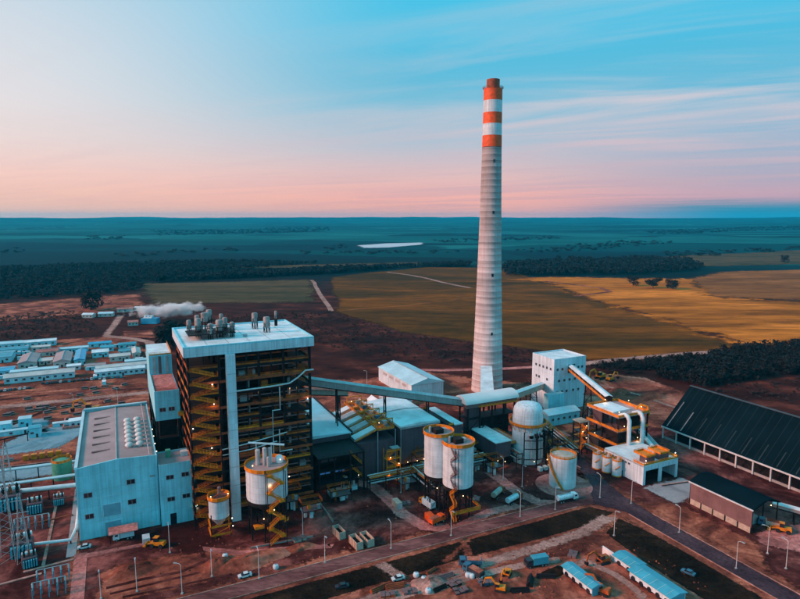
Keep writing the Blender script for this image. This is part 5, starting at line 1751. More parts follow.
for k in range(2):
    pbox(wb, 'roof_plant', GREYWALL, 3.0 + k * 8.6, 8.2 + k * 8.6, 1.6, 5.2, WH + .02, WH + 2.8)
    rl = MB(); railing(rl, [(2.8 + k * 8.6, 1.4, WH + 2.8), (8.4 + k * 8.6, 1.4, WH + 2.8), (8.4 + k * 8.6, 8.4, WH + 2.8), (2.8 + k * 8.6, 8.4, WH + 2.8)], closed=True, toe=.7, w=.16)
    rl.box(2.8 + k * 8.6, 8.4 + k * 8.6, 1.3, 8.5, WH + 2.81, WH + 2.95)
    rl.build('plant_deck', YELLOW, wb)
for k in range(8):
    window(wb, 0, 8 + k * 1.9, 7.0, 0.9, 0.8, 'left')
pbox(wb, 'door', DARKGLASS, -0.06, 0, 11.4, 12.4, 0, 2.4)
for (x, y, z) in ((2.0, 0.8, WH + 1.8), (WW - .8, 1, WH + 2.2), (10.5, 8, WH + 2), (-0.6, 20, 5.0)):
    lamp(wb, x, y, z, 240, True)
bl = gallery('slurry_conveyor', 'narrow inclined conveyor between preparation tower and coal shed', (126.5, -4.0, 13.0), (121.5, -27.0, 4.6), 1.8, 1.4, DUCT, WHITER, (0.4,))
gallery('slurry_conveyor', 'second narrow inclined conveyor nearer the coal shed', (130.2, -3.0, 12.0), (125.5, -26.0, 4.4), 1.6, 1.2, GALW, DUCT, (0.4,))

# three small tanks
tk = None
for i, (u, v, lab) in enumerate(((92.4, -17.4, 'rearmost of three small railed tanks by the road'), (93.6, -22.4, 'middle of three small railed tanks by the road'), (94.6, -27.4, 'front tank of three small railed tanks by the road'))):
    if tk is None:
        tk = thing('small_tank', lab, 'tank', u, v, 'three small tanks')
        MB().lathe([(2.1, 0.15), (2.1, 7.0), (1.9, 7.2), (0.3, 7.5)], n=28).build('shell', SILO, tk, True)
        rail_ring(2.05, 7.1, 12, .8, .15).build('railing', YELLOW, tk)
        MB().lathe([(2.16, 0.1), (2.16, 0.6)], n=28, cap=False).build('base_band', YELLOW, tk)
        MB().bar((-2.3, -1.0, 3.6), (-0.6, -2.4, 5.4), 0.4, .3).build('step', YELLOW, tk)
        MB().lathe([(0.5, 7.3), (0.5, 8.2), (0.2, 8.4)], 0.6, 0, 10).build('vent', DUCT, tk, True)
    else:
        place(tk, lab, u, v)

# ------------------------------------------------------------------ coal storage shed
cs = thing('coal_shed', 'huge dark blue pitched roof coal shed on white columns', 'shed', 151.0, -3.0)
CL = 118.0     # length towards -v
EZ, RZ, HW = 6.6, 25.5, 19.0
sl_ = MB().extr([(-0.8, EZ), (-0.8, EZ + .3), (HW, RZ + .3), (2 * HW + .8, EZ + .3), (2 * HW + .8, EZ), (HW, RZ)], -CL, 0).build('roof', DARKROOF, cs)
nb_ = 14
for k in range(nb_):
    y = -2.8 - k * 8.2
    t0, t1 = (0.03, 0.62) if k < 1 else (0.03, 0.5 - 0.025 * k)
    a = Vector((-0.8, y, EZ + .38)).lerp(Vector((HW, y, RZ + .38)), t0)
    b = Vector((-0.8, y, EZ + .38)).lerp(Vector((HW, y, RZ + .38)), max(.15, t1))
    MB().bar(a, b, 0.5, 0.10).build('translucent_strip', mat('pale_strip', (0.16, 0.19, 0.21), 0.6, 0.3, 0.3) if k < 2 else mat('dull_strip', (0.010, 0.022, 0.029), 0.7, 0.3, 0.2), cs)
for k in range(29):
    y = -2 - k * 4.0
    MB().bar((-0.8, y, EZ + .33), (HW, y, RZ + .33), 0.12, 0.08).build('roof_seam', mat('seam', (0.006, 0.016, 0.022), 0.7, 0.2, 0.2), cs)
MB().bar((HW, -CL, RZ + .5), (HW, 0, RZ + .5), 1.2, 0.4).build('ridge_cap', mat('ridge_cap', (0.05, 0.07, 0.085), 0.6), cs)
MB().bar((-0.9, -CL, EZ - .02), (-0.9, 0, EZ - .02), 0.35, 0.7).build('eave_beam', PIPEW, cs)
cm_ = MB().box(-0.3, 0.3, -0.3, 0.3, 0, EZ - .3).mesh('column', PIPEW)
for k in range(nb_ + 1):
    link('column', cm_, cs, (0, -0.5 - k * 8.2, 0))
    link('column', cm_, cs, (2 * HW, -0.5 - k * 8.2, 0))
pbox(cs, 'low_wall', CONC, 0.3, 0.7, -CL, 0, 0, 1.2)
pbox(cs, 'far_wall', BROWNWALL, 2 * HW - .3, 2 * HW - .1, -CL, 0, 0, EZ - .4)
hp = MB()
for i in range(13):
    pass
CP = earth_mat('coal_heap', (0.008, 0.008, 0.009), (0.014, 0.013, 0.014), (0.024, 0.022, 0.022), 0.1, 1.0, 0.3)
hp.extr([(4, 0), (34, 0), (26, 8), (19, 12.5), (12, 8)], -CL + 4, -4).build('coal_heap', CP, cs)
MB().extr([(0, EZ), (2 * HW, EZ), (HW, RZ - .2)], -0.45, -0.2).build('gable_wall', DARKROOF, cs)
# ------------------------------------------------------------------ small limestone shed
ls = thing('limestone_shed', 'arched dark roof shed with brown side wall and white base panels', 'shed', 101.2, -86.0)
LW, LD_ = 15.0, 26.0
vr = vault(-0.5, LW + .5, 9.4, 2.4)
MB().extr(vr + [(LW + .2, 9.1), (LW * .5, 11.4), (0, 9.1)], -0.6, LD_ + .6).build('roof', DARKROOF, ls, True)
pbox(ls, 'side_wall', BROWNWALL, 0, 0.35, 0, LD_, 2.4, 9.3)
MB().box(-0.6, -0.1, -0.6, LD_ + .6, 9.0, 9.5).build('gutter', PIPEW, ls)
for k in range(5):
    pbox(ls, 'base_panel', BEIGE, 0.02, 0.3, 0.35 + k * 5.2, 4.95 + k * 5.2, 0.1, 2.36)
columns(ls, [(0.25, k * 5.2 + .12) for k in range(6)] + [(LW - .3, k * 5.2 + .12) for k in range(6)], 0, 9.0, 0.34, STEEL)
pbox(ls, 'back_wall', BROWNWALL, 0.4, LW, LD_ - .3, LD_, 0, 9.0)
MB().extr([(1.5, 0), (13, 0), (9, 3.6), (6, 4.2)], 4, 22).build('limestone_heap', CONC, ls)
lamp(ls, 13, 1.5, 7.6, 260)
# conveyor right of it
gallery('belt_conveyor', 'pale low belt conveyor at the right edge beside the limestone shed', (119.0, -82.0, 6.0), (140.0, -112.0, 3.0), 2.0, 1.4, GALW, PIPEW, (0.2, 0.6))

# ------------------------------------------------------------------ big white warehouse behind
wh = thing('white_warehouse', 'large white gabled warehouse left of the chimney foot', 'warehouse', 61.5, 112.0)
HWW, HWD = 23.0, 52.0
pbox(wh, 'wall', WHITE, 0, HWW, 0, HWD, 0, 9.6)
MB().extr([(-.5, 9.6), (HWW + .5, 9.6), (HWW + .5, 9.9), (HWW * .5, 13.2), (-.5, 9.9)], -0.5, HWD + .5).build('roof', BLUEROOF, wh)
MB().bar((HWW * .5, -0.5, 13.25), (HWW * .5, HWD + .5, 13.25), 0.8, 0.3).build('ridge_cap', GALV, wh)
pbox(wh, 'door', BLUEROOF, 8, 14, -0.1, 0, 0, 6)
for y in (8, 18, 28, 38):
    pbox(wh, 'side_panel', DUCT, -0.1, 0, y, y + 6, 6.4, 8.2)
lw = thing('low_store', 'low pale roofed store in front of the white warehouse', 'building', 45.0, 104.0)
pbox(lw, 'wall', WHITE, 0, 13, 0, 7, 0, 4)
MB().extr([(-.4, 4), (7.4, 4), (7.4, 4.2), (3.5, 5.4), (-.4, 4.2)], -.4, 13.4, 'x').build('roof', BLUEROOF, lw)
pbox(lw, 'door', DARKGLASS, 2, 5, -.06, 0, 0, 3)
ws = thing('white_store', 'small white flat store under the long coal gallery', 'building', 20.0, 86.0)
pbox(ws, 'wall', WHITE, 0, 12, 0, 8, 0, 6)
pbox(ws, 'roof', WHITER, -.3, 12.3, -.3, 8.3, 6.004, 6.4)
pbox(ws, 'door', BLUEROOF, 4, 7, -.08, 0, 0, 4)

# =================================================================== SITE TOWN ON THE LEFT
def gable(label, u, v, w, d, h, rise, axis, wall, roof, nwin=0, name='site_building', group='site camp buildings', door=True, wsize=(1.6, 1.2)):
    """pitched building: w along u, d along v; ridge along 'u' or 'v'"""
    t = thing(name, label, 'building', u, v, group)
    pbox(t, 'wall', wall, 0, w, 0, d, 0, h)
    e = 0.5
    if axis == 'u':
        MB().extr([(-e, h), (d + e, h), (d + e, h + .2), (d / 2, h + rise), (-e, h + .2)], -e, w + e, 'x').build('roof', roof, t)
        MB().bar((-e, d / 2, h + rise + .05), (w + e, d / 2, h + rise + .05), .5, .2).build('ridge_cap', GALV, t)
        MB().extr([(0, h), (d, h), (d / 2, h + rise - .15)], 0.05, w - .05, 'x').build('gable_wall', wall, t)
    else:
        MB().extr([(-e, h), (w + e, h), (w + e, h + .2), (w / 2, h + rise), (-e, h + .2)], -e, d + e).build('roof', roof, t)
        MB().bar((w / 2, -e, h + rise + .05), (w / 2, d + e, h + rise + .05), .5, .2).build('ridge_cap', GALV, t)
    for k in range(nwin):
        window(t, w * (k + .5) / nwin, 0, h * .55, *wsize)
    if door:
        pbox(t, 'door', DARKGLASS, w * .5 - .6 + (w / max(nwin, 1) / 2 if nwin % 2 else 0), w * .5 + .6 + (w / max(nwin, 1) / 2 if nwin % 2 else 0), -.08, 0, 0, 2.2)
    return t


CREAM = mat('cream_wall', (0.55, 0.50, 0.46), 0.7, 0.12, 0.3, streak=0.2)
CREAMR = mat('cream_roof_sheet', (0.58, 0.53, 0.50), 0.6, 0.14, 0.15)
REDROOF = mat('rose_tile_roof', (0.46, 0.16, 0.13), 0.7, 0.2, 0.3)
CYAN = mat('bright_blue_roof', (0.03, 0.36, 0.58), 0.45, 0.15, 0.2)
gable('longest white office block with a row of dark windows', -177, 266, 43, 9, 4.2, 2.2, 'u', WHITE, CREAMR, 9)
gable('taupe roofed shed behind the left end of the long white office', -174, 309, 12, 33, 4.6, 2.0, 'v', CREAM, TAUPE, 2)
gable('second taupe roofed shed, nearer the bright blue one', -150, 303, 11.5, 34, 4.6, 2.0, 'v', CREAM, TAUPE, 2)
gable('narrow bright blue roofed shed beside the taupe sheds', -136, 306, 7, 40, 4.0, 1.4, 'v', BLUEWALL, CYAN, 1)
gable('front white barrack with small dark windows near the turbine hall', -120.5, 257, 33, 8, 4.2, 1.6, 'u', WHITE, WHITER, 9)
gable('rear white barrack behind the windowed one', -120, 269, 39, 7, 4.2, 1.6, 'u', WHITE, CREAMR, 6)
gable('far left low pale blue hall at the camp edge', -205, 398, 24, 10, 4.6, 1.6, 'u', BLUEWALL, BLUEROOF, 5)
gable('white topped long hall at the back of the camp', -181, 398, 26, 9, 4.4, 1.6, 'u', BLUEWALL, WHITER, 5)
gable('blue flat shed left of the taupe sheds', -200, 340, 18, 26, 4.6, 1.0, 'u', BLUEWALL, TEALROOF, 3)
gable('blue grey shed at the left picture edge', -196, 372, 22, 12, 4.2, 1.0, 'u', BLUEWALL, TEALROOF, 4)
gable('cyan roofed block at the lower left of the camp', -190, 293, 15, 14, 3.6, 0.8, 'u', BLUEWALL, CYAN, 2)
gable('white roofed house right of the bright blue shed', -124, 328, 12, 12, 4.2, 1.6, 'u', BLUEWALL, WHITER, 3)
gable('cream roofed house behind the front barracks', -111, 306, 15, 10, 4.0, 1.6, 'u', CREAM, CREAMR, 3)
gable('small cream house at the right end of the camp', -94, 312, 6, 22, 4.0, 1.4, 'v', CREAM, CREAMR, 1)
gable('rose roofed cottage in the middle of the camp', -166, 352, 16, 9, 3.6, 1.8, 'u', CREAM, REDROOF, 3)
gable('white long shed behind the rose roofed cottage', -150, 358, 22, 8, 3.6, 1.0, 'u', BLUEWALL, BLUEROOF, 4)
gable('pale grey hut between the two taupe sheds', -161, 318, 9, 12, 3.2, 0.8, 'u', CREAM, CREAMR, 2)
gable('tiny blue hut behind the white roofed house', -118, 350, 10, 9, 3.6, 1.2, 'u', BLUEWALL, TEALROOF, 2)
gable('dark blue hut row behind the cream house', -104, 330, 12, 8, 3.2, 0.8, 'u', BLUEWALL, TEALROOF, 3)
gable('low grey hut by the car row', -128, 286, 14, 7, 3.0, 0.9, 'u', CREAM, TAUPE, 3)
gable('long blue hut between white office and taupe sheds', -176, 288, 30, 8, 3.2, 0.9, 'u', BLUEWALL, BLUEROOF, 5)
gable('small white hut above the front barracks', -140, 290, 9, 8, 3.2, 0.9, 'u', WHITE, WHITER, 2)
gable('pale hut at the right end behind the barracks', -100, 288, 16, 7, 3.2, 1.0, 'u', BLUEWALL, BLUEROOF, 3)
gable('cyan hut behind the tiny blue hut', -128, 372, 18, 8, 3.4, 1.0, 'u', BLUEWALL, CYAN, 3)
gable('cream store behind the blue grey shed', -172, 376, 14, 9, 3.6, 1.0, 'u', CREAM, CREAMR, 3)
gable('teal store at the back right of the camp', -104, 356, 14, 9, 3.6, 1.0, 'u', BLUEWALL, TEALROOF, 3)
gable('white shed row close to the left edge road', -196, 262, 16, 8, 3.4, 1.0, 'u', WHITE, WHITER, 3)
gable('dark roofed shed by the access road', -84, 300, 8, 16, 3.6, 1.0, 'v', CREAM, TAUPE, 1)
cont = None
rg = random.Random(31)
ORD = 'first second third fourth fifth sixth seventh eighth ninth tenth eleventh twelfth thirteenth fourteenth fifteenth sixteenth seventeenth eighteenth nineteenth twentieth twenty-first twenty-second twenty-third twenty-fourth twenty-fifth twenty-sixth twenty-seventh twenty-eighth twenty-ninth thirtieth thirty-first thirty-second thirty-third thirty-fourth'.split()
cpos = sorted([(rg.uniform(-200, -90), rg.choice((281, 298, 300, 345, 349, 366, 388, 252, 232)) + rg.uniform(-3, 3)) for k in range(26)], key=lambda q: W(*q)[0] / W(*q)[1])
for k, (u, v) in enumerate(cpos):
    lab = ORD[k] + ' from the left of the small storage containers in the camp'
    if cont is None:
        cont = thing('storage_container', lab, 'container', u, v, 'storage containers in the camp')
        pbox(cont, 'box', BLUEWALL, 0, 6, 0, 2.4, 0, 2.6)
        pbox(cont, 'top', WHITER, -.05, 6.05, -.05, 2.45, 2.6, 2.7)
        pbox(cont, 'door', DARKGLASS, 2.2, 3.2, -.06, 0, .1, 2.1)
    else:
        place(cont, lab, u, v, rg.choice((0, 0, math.pi / 2)))
pal = None
ppos = sorted([q for q in [(rg.uniform(-168, -100), rg.choice((186, 190, 194, 216, 226, 110, 172)) + rg.uniform(-4, 4)) for k in range(34)] if q[1] > 180 or q[0] < -124], key=lambda q: W(*q)[0] / W(*q)[1])
for k, (u, v) in enumerate(ppos):
    lab = ORD[k] + ' from the left of the low material stacks behind the left yard'
    if pal is None:
        pal = thing('pallet_stack', lab, 'stack', u, v, 'material stacks in the left yard')
        for q in range(4):
            MB().box(-2, 2, -.8, .8, q * .45, q * .45 + .36).build('pallet', (BROWNWALL, BEIGE, STEELB, BROWNWALL)[q], pal)
    else:
        place(pal, lab, u, v, rg.uniform(-.3, .5))
# far cluster under the steam
wx = thing_w('cooling_block', 'bright blue and white cooling block under the steam plume', 'building', *(-281.0, 641.2))
pbox(wx, 'wall', CYAN, 0, 17, 0, 10, 0, 6.0)
pbox(wx, 'roof', WHITER, 2, 11, 1, 9, 6.004, 6.8)
for k in range(3):
    MB().lathe([(1.8, 6.81), (1.6, 8.2), (1.8, 8.8)], 3.6 + k * 3.4, 5, 14).build('fan_stack', SILO, wx, True)
for i, (px_, w_, m_, lab) in enumerate((((-365.5, 680.2), 12, WHITER, 'white roofed hut left of the lone dark tree'), ((-350.5, 687.2), 16, BLUEROOF, 'pale blue hut just right of the lone dark tree'), ((-344.0, 720.3), 18, REDROOF, 'rose roofed farm building by the far earth band'), ((-328.5, 732.0), 14, CREAMR, 'cream roofed farm building behind the steam'), ((-297.7, 748.3), 26, CREAMR, 'long tan wall behind the right half of the steam'), ((-289.6, 629.1), 10, REDROOF, 'red hut beside the bright blue cooling block'))):
    t = thing_w('far_building', lab, 'building', px_[0], px_[1], 'far buildings under the steam', 0, 0.2 * (i % 3))
    pbox(t, 'wall', CREAM, 0, w_, 0, 8, 0, 3.6)
    MB().extr([(-.4, 3.6), (8.4, 3.6), (8.4, 3.8), (4, 5.4), (-.4, 3.8)], -.4, w_ + .4, 'x').build('roof', m_, t)
    for k in range(3):
        window(t, w_ * (k + .5) / 3, 0, 2, 1.4, 1.2)
# steam: one soft hull whose density is broken up and thins towards its skin
p0, p1 = (-305.1, 653.7), (-209.8, 660.1)
sv = bpy.data.meshes.new('steam_plume')
LS = math.hypot(p1[0] - p0[0], p1[1] - p0[1])
bm = bmesh.new()
bmesh.ops.create_icosphere(bm, subdivisions=4, radius=1.0)
for v_ in bm.verts:
    d = mnoise.noise(v_.co * 1.7)
    v_.co *= 1 + .18 * d
bm.to_mesh(sv); bm.free()
sm = bpy.data.materials.new('steam')
sm.use_nodes = True
tt_ = sm.node_tree
tt_.nodes.clear()
so_ = tt_.nodes.new('ShaderNodeOutputMaterial')
sp_ = tt_.nodes.new('ShaderNodeVolumePrincipled')
sp_.inputs['Color'].default_value = (0.98, 0.95, 0.95, 1)
tco_ = tt_.nodes.new('ShaderNodeTexCoord')
sn_ = tt_.nodes.new('ShaderNodeTexNoise'); sn_.inputs['Scale'].default_value = 1.0; sn_.inputs['Detail'].default_value = 5; sn_.inputs['Distortion'].default_value = 0.5
smp = tt_.nodes.new('ShaderNodeMapping'); smp.inputs['Scale'].default_value = (5.0, 1.6, 1.5)
tt_.links.new(tco_.outputs['Object'], smp.inputs['Vector']); tt_.links.new(smp.outputs[0], sn_.inputs['Vector'])
sl2 = tt_.nodes.new('ShaderNodeVectorMath'); sl2.operation = 'LENGTH'
tt_.links.new(tco_.outputs['Object'], sl2.inputs[0])
ss1 = tt_.nodes.new('ShaderNodeMath'); ss1.operation = 'MULTIPLY_ADD'; ss1.inputs[1].default_value = -0.55; ss1.inputs[2].default_value = -0.10
tt_.links.new(sl2.outputs['Value'], ss1.inputs[0])
ss2 = tt_.nodes.new('ShaderNodeMath'); ss2.operation = 'ADD'
tt_.links.new(sn_.outputs['Fac'], ss2.inputs[0]); tt_.links.new(ss1.outputs[0], ss2.inputs[1])
ss3 = tt_.nodes.new('ShaderNodeMapRange'); ss3.inputs['From Min'].default_value = 0.0; ss3.inputs['From Max'].default_value = 0.30; ss3.inputs['To Max'].default_value = 0.34
tt_.links.new(ss2.outputs[0], ss3.inputs['Value'])
tt_.links.new(ss3.outputs[0], sp_.inputs['Density'])
tt_.links.new(sp_.outputs[0], so_.inputs['Volume'])
sv.materials.append(sm)
so3 = link('steam_plume', sv)
so3.location = ((p0[0] + p1[0]) / 2, (p0[1] + p1[1]) / 2, 13)
so3.scale = (LS * .56, 15, 10.5)
so3.rotation_euler = (0, math.radians(-3), math.atan2(p1[1] - p0[1], p1[0] - p0[0]))
tag(so3, 'white steam drifting low behind the boiler house', 'steam', None, 'stuff')

# =================================================================== LEFT YARD AND SWITCHYARD
def simple_shelter(label, u, v, w, d, h, roof, post=STEEL, name='shelter', cat='shelter', rot=0):
    t = thing(name, label, cat, u, v, None, 0, rot)
    columns(t, [(0.2, 0.2), (w - .2, 0.2), (0.2, d - .2), (w - .2, d - .2)], 0, h, 0.25, post, 'post')
    MB().extr([(-.3, h), (d + .3, h + .5), (d + .3, h + .7), (-.3, h + .2)], -.3, w + .3, 'x').build('roof', roof, t)
    return t
simple_shelter('pink roofed car shelter before the turbine hall', -110.5, 7.0, 9.0, 4.4, 3.4, PINKPAD)
for i, (u, v, w, d, h, m_, lab) in enumerate(((-149, 139, 5.5, 6, 5.0, TEALROOF, 'tall teal cabin on the blue pad'), (-168, 156, 9, 6, 4.2, BLUEROOF, 'pale cabin on the far left blue pad'), (-156, 160, 6, 6, 4.6, BLUEROOF, 'second pale cabin on the far left blue pad'), (-131, 148, 7, 6, 3.4, WHITER, 'white cabin at the right end of the blue pad'), (-139, 152, 14, 2.5, 2.2, WHITER, 'long white kerb block between the blue pads'), (-164, 148, 20, 3, 2.4, BLUEROOF, 'long pale blue low block in front of the left cabins'))):
    t = thing('site_cabin', lab, 'cabin', u, v, 'cabins on the blue pads')
    pbox(t, 'wall', BLUEWALL if i != 3 else WHITE, 0, w, 0, d, 0, h)
    MB().extr([(-.2, h), (d + .2, h), (d + .2, h + .25), (d / 2, h + .8), (-.2, h + .25)], -.2, w + .2, 'x').build('roof', m_, t)
    window(t, w * .3, 0, h * .55, 1.3, 1.0)
    pbox(t, 'door', DARKGLASS, w * .6, w * .6 + 1, -.07, 0, 0, 2.1)
wp = thing('settling_basin', 'pink kerbed settling basin at the right of the blue pad', 'basin', -134, 146)
b_ = MB().box(0, 12, 0, .6, 0, 1.4).box(0, 12, 17, 17.6, 0, 1.4).box(0, .6, .6, 17, 0, 1.4).box(11.4, 12, .6, 17, 0, 1.4)
b_.build('basin_wall', PINKPAD, wp)
pbox(wp, 'basin_water', mat('basin_water', (0.05, 0.05, 0.05), 0.15, 0.1, 0.1, spec=.8), .6, 11.4, .6, 17, 0.13, 0.7)
pbox(wp, 'divider', PINKPAD, 5.6, 6.2, .6, 17, 0.14, 1.2)
gt = thing('green_tank', 'green tank with orange rim left of the turbine hall', 'tank', -129.5, 77.0)
MB().lathe([(4.0, 0.1), (4.0, 8.0), (3.8, 8.2), (0.4, 8.9)], n=32).build('shell', GREENTANK, gt, True)
rail_ring(3.95, 8.1, 16, .9, .16).build('railing', YELLOW, gt)
MB().bar((2.4, 2.6, 0), (2.4, 2.6, 10), 1.0).build('stair_shaft', YELLOW, gt)
og = thing('pump_row', 'row of orange pump sets in front of the blue pad', 'pumps', -148, 106)
for k in range(5):
    pbox(og, 'pump', YELLOW, k * 3.4, k * 3.4 + 2.4, 0, 2.2, 0.1, 2.4)
    MB().tube([(k * 3.4 + 1.2, 2.2, 1), (k * 3.4 + 1.2, 3.8, 1), (k * 3.4 + 1.2, 3.8, 3)], .3, 8).build('riser', GALV, og, True)
# pipe racks
def rack(label, pts, r, m, z, step=8, name='pipe_rack', n=1, gap=1.0):
    u0, v0 = pts[0]
    t = thing(name, label, 'pipe', u0, v0)
    P = [(a - u0, b - v0, z) for a, b in pts]
    for k in range(n):
        MB().tube([(x + k * gap * .3, y + k * gap, zz) for x, y, zz in P], r, 10).build('pipe', m, t, True)
    for a, b in zip(P[:-1], P[1:]):
        a, b = Vector(a), Vector(b)
        c = max(1, int((b - a).length / step))
        for i in range(c + 1):
            p = a.lerp(b, i / c)
            MB().box(p.x - .2, p.x + .2, p.y - .2, p.y + .2, 0, z - r * .7).build('support', STEEL, t)
    return t
rack('thick white duct running from the switchyard to the turbine hall', [(-143, 57.5), (-123, 54.0), (-120.4, 54.0)], 0.9, WHITER, 5.0)
rack('low white cable duct along the front of the switchyard', [(-136.5, 16.0), (-123.0, 13.4), (-121.6, 22), (-121.6, 44), (-120.6, 52)], 0.55, WHITER, 1.6)
rack('dark pipe rack behind the white duct', [(-165, 68.5), (-124, 66.0)], 0.45, BLUEROOF, 4.6, n=2)
rack('pale pipe rack before the green tank', [(-165, 84), (-122, 80.5)], 0.5, BLUEROOF, 5.2, n=2)
rack('thin dark pipe line along the left blue pad', [(-168, 128), (-149, 135), (-149, 142)], 0.35, STEEL, 4.0)
rack('red conduit lying across the switchyard', [(-150, 33), (-123.5, 36)], 0.25, RUST, 0.6)

def pylon(label, u, v, h, w):
    t = thing('lattice_mast', label, 'mast', u, v, 'switchyard masts')
    m = MB()
    L4 = [(-1, -1), (1, -1), (1, 1), (-1, 1)]
    for sx_, sy_ in L4:
        m.bar((sx_ * w, sy_ * w, 0), (sx_ * w * .18, sy_ * w * .18, h), 0.16)
    nseg = int(h / 2.4)
    for k in range(nseg):
        f0, f1 = 1 - .82 * k / nseg, 1 - .82 * (k + 1) / nseg
        for q in range(4):
            a, b = L4[q], L4[(q + 1) % 4]
            m.bar((a[0] * w * f0, a[1] * w * f0, h * k / nseg), (b[0] * w * f1, b[1] * w * f1, h * (k + 1) / nseg), 0.09)
    m.build('lattice', GALV, t)
    for z in (h * .72, h * .9):
        MB().bar((-w * 1.4, 0, z), (w * 1.4, 0, z), 0.2).build('cross_arm', GALV, t)
    return t
pylon('tallest lattice mast at the left edge of the switchyard', -141.5, 11, 36, 2.4)
pylon('second lattice mast behind the thick white duct', -147, 58, 26, 2.0)
pylon('short lattice mast in the near corner of the switchyard', -136.5, 8, 24, 1.8)
def transformer(label, u, v, s=1.0, rot=0):
    t = thing('transformer', label, 'transformer', u, v, 'switchyard transformers', 0, rot)
    MB().box(-2.2 * s, 2.2 * s, -1.5 * s, 1.5 * s, .3, 3.4 * s).build('tank_body', GREYWALL, t)
    for k in range(6):
        pbox(t, 'radiator', TEALROOF, -2.0 * s + k * .72 * s, -1.6 * s + k * .72 * s, -2.5 * s, -1.55 * s, .6, 3.0 * s)
    for k in range(3):
        MB().lathe([(.25 * s, 3.4 * s), (.42 * s, 3.7 * s), (.25 * s, 4.0 * s), (.42 * s, 4.4 * s), (.25 * s, 4.8 * s), (.36 * s, 5.2 * s), (.12 * s, 5.8 * s)], -1.4 * s + k * 1.4 * s, .3 * s, 10).build('bushing', RUST if k % 2 else STEEL, t, True)
    MB().tube([(-2.0 * s, .8 * s, 4.4 * s), (2.0 * s, .8 * s, 4.4 * s)], .55 * s, 10).build('conservator', WHITER, t, True)
    return t
transformer('large transformer at the end of the low white cable duct', -137.5, 13.0, 1.5)
transformer('transformer under the thick white duct end', -146, 54, 1.7, .1)
transformer('grey transformer between the ducts, left of centre', -137, 46, 1.2)
transformer('small transformer beside the red conduit', -129, 49, 0.9)
transformer('near corner transformer by the blue frames', -134.5, 4, 1.0, .2)
# insulator frames
def busframe(label, u, v, n, rot=0):
    t = thing('busbar_frame', label, 'busbar', u, v, 'switchyard busbars', 0, rot)
    for k in range(n):
        MB().bar((k * 2.2, 0, 0), (k * 2.2, 0, 3.4), .22).bar((k * 2.2, 3, 0), (k * 2.2, 3, 3.4), .22).bar((k * 2.2, 0, 3.3), (k * 2.2, 3, 3.3), .2).build('post_frame', TEALROOF, t)
        MB().lathe([(.16, 3.4), (.28, 3.8), (.16, 4.1), (.28, 4.5), (.1, 5.0)], k * 2.2, 1.5, 8).build('insulator', BLUEROOF, t, True)
    MB().tube([(0, 1.5, 5.0), ((n - 1) * 2.2, 1.5, 5.0)], .12, 6).build('busbar', GALV, t, True)
    return t
busframe('blue busbar frames in the lower left corner', -131.5, -18, 5)
busframe('second blue busbar frame row beside the footpath', -131, -11, 5)
busframe('busbar frames in the middle of the switchyard', -142, 30, 6)
busframe('busbar frames by the pipe rack', -160, 60, 5)
for i, (u0, v0, u1, v1, lab) in enumerate(((-130, 62, -130.5, 2, 'pink cable trench running through the switchyard'), (-136, 0.5, -121.5, 2, 'pale cable trench across the near switchyard'), (-160, -6, -130.5, -3, 'pale kerb line across the lower left switchyard'))):
    t = thing('cable_trench', lab, 'trench', u0, v0)
    MB().bar((0, 0, .18), (u1 - u0, v1 - v0, .18), 1.0, .22).build('trench_cover', PALEROAD, t)

# =================================================================== ROAD LAMPS
lp = thing('road_lamp', 'x', 'street lamp', 0, 0, 'road lamps')
MB().lathe([(.12, 0), (.10, 5), (.07, 9.6)], n=8).build('post', PIPEW, lp, True)
MB().tube([(0, 0, 9.5), (0, .5, 9.95), (0, 1.5, 10.1)], .07, 6).build('arm', PIPEW, lp, True)
MB().box(-.22, .22, 1.3, 2.3, 10.0, 10.2).build('lamp_head', GALV, lp)
MB().box(-.35, .35, -.35, .35, 0, .35).build('footing', CONC, lp)
spots = [((-102.9, -26.6), 'road lamp nearest the lower left, below the turbine hall'), ((-80.8, -28.5), 'road lamp below the small hopper silo'), ((-67.3, -36.1), 'road lamp below the large ash silo'),
         ((-45.4, -36.7), 'road lamp left of the sand coloured skips'), ((-21.8, -38.4), 'road lamp just right of the sand coloured skips'), ((1.5, -40.0), 'road lamp below the twin silos'),
         ((32.7, -39.4), 'road lamp by the tanker truck bend'), ((48.6, -40.8), 'road lamp below the lone white tank'), ((72.1, -40.6), 'road lamp at the inner road corner'), ((79.7, -50.0), 'road lamp at the road corner below the white building'),
         ((78.2, -74.2), 'road lamp left of the arched shed'), ((75.9, -98.3), 'road lamp by the road below the arched shed'), ((90.7, -105.4), 'bent lamp at the lower right edge'),
         ((55.0, -65.5), 'road lamp on the turf by the earth track'), ((-47.5, -18.1), 'lamp before the dark service block'), ((-0.1, -1.2), 'lamp in front of the grey precipitator wall'), ((46.0, -9.2), 'lamp between pump house and white tank'),
         ((49.3, -18.5), 'second lamp between domed tank and white tank'), ((-91.8, -7.8), 'lamp right of the yellow loader'), ((-112.9, -25.7), 'lamp in the bare soil at the lower left'), ((-90.4, -33.7), 'lamp among wheel tracks at the lower left'),
         ((-130.3, 182.3), 'lamp by the road behind the left yard'), ((-106.3, 183.8), 'lamp behind the turbine hall roof'), ((49.4, 156.6), 'lamp in front of the white warehouse')]
for i, (p_, lab) in enumerate(spots):
    place(lp, lab, p_[0], p_[1], (0 if i % 2 == 0 else math.pi) if i < 20 else 1.0, 0, i == 0)
place(lp, 'lamp beside the open mouth of the arched shed', 94, -97, 0.6)

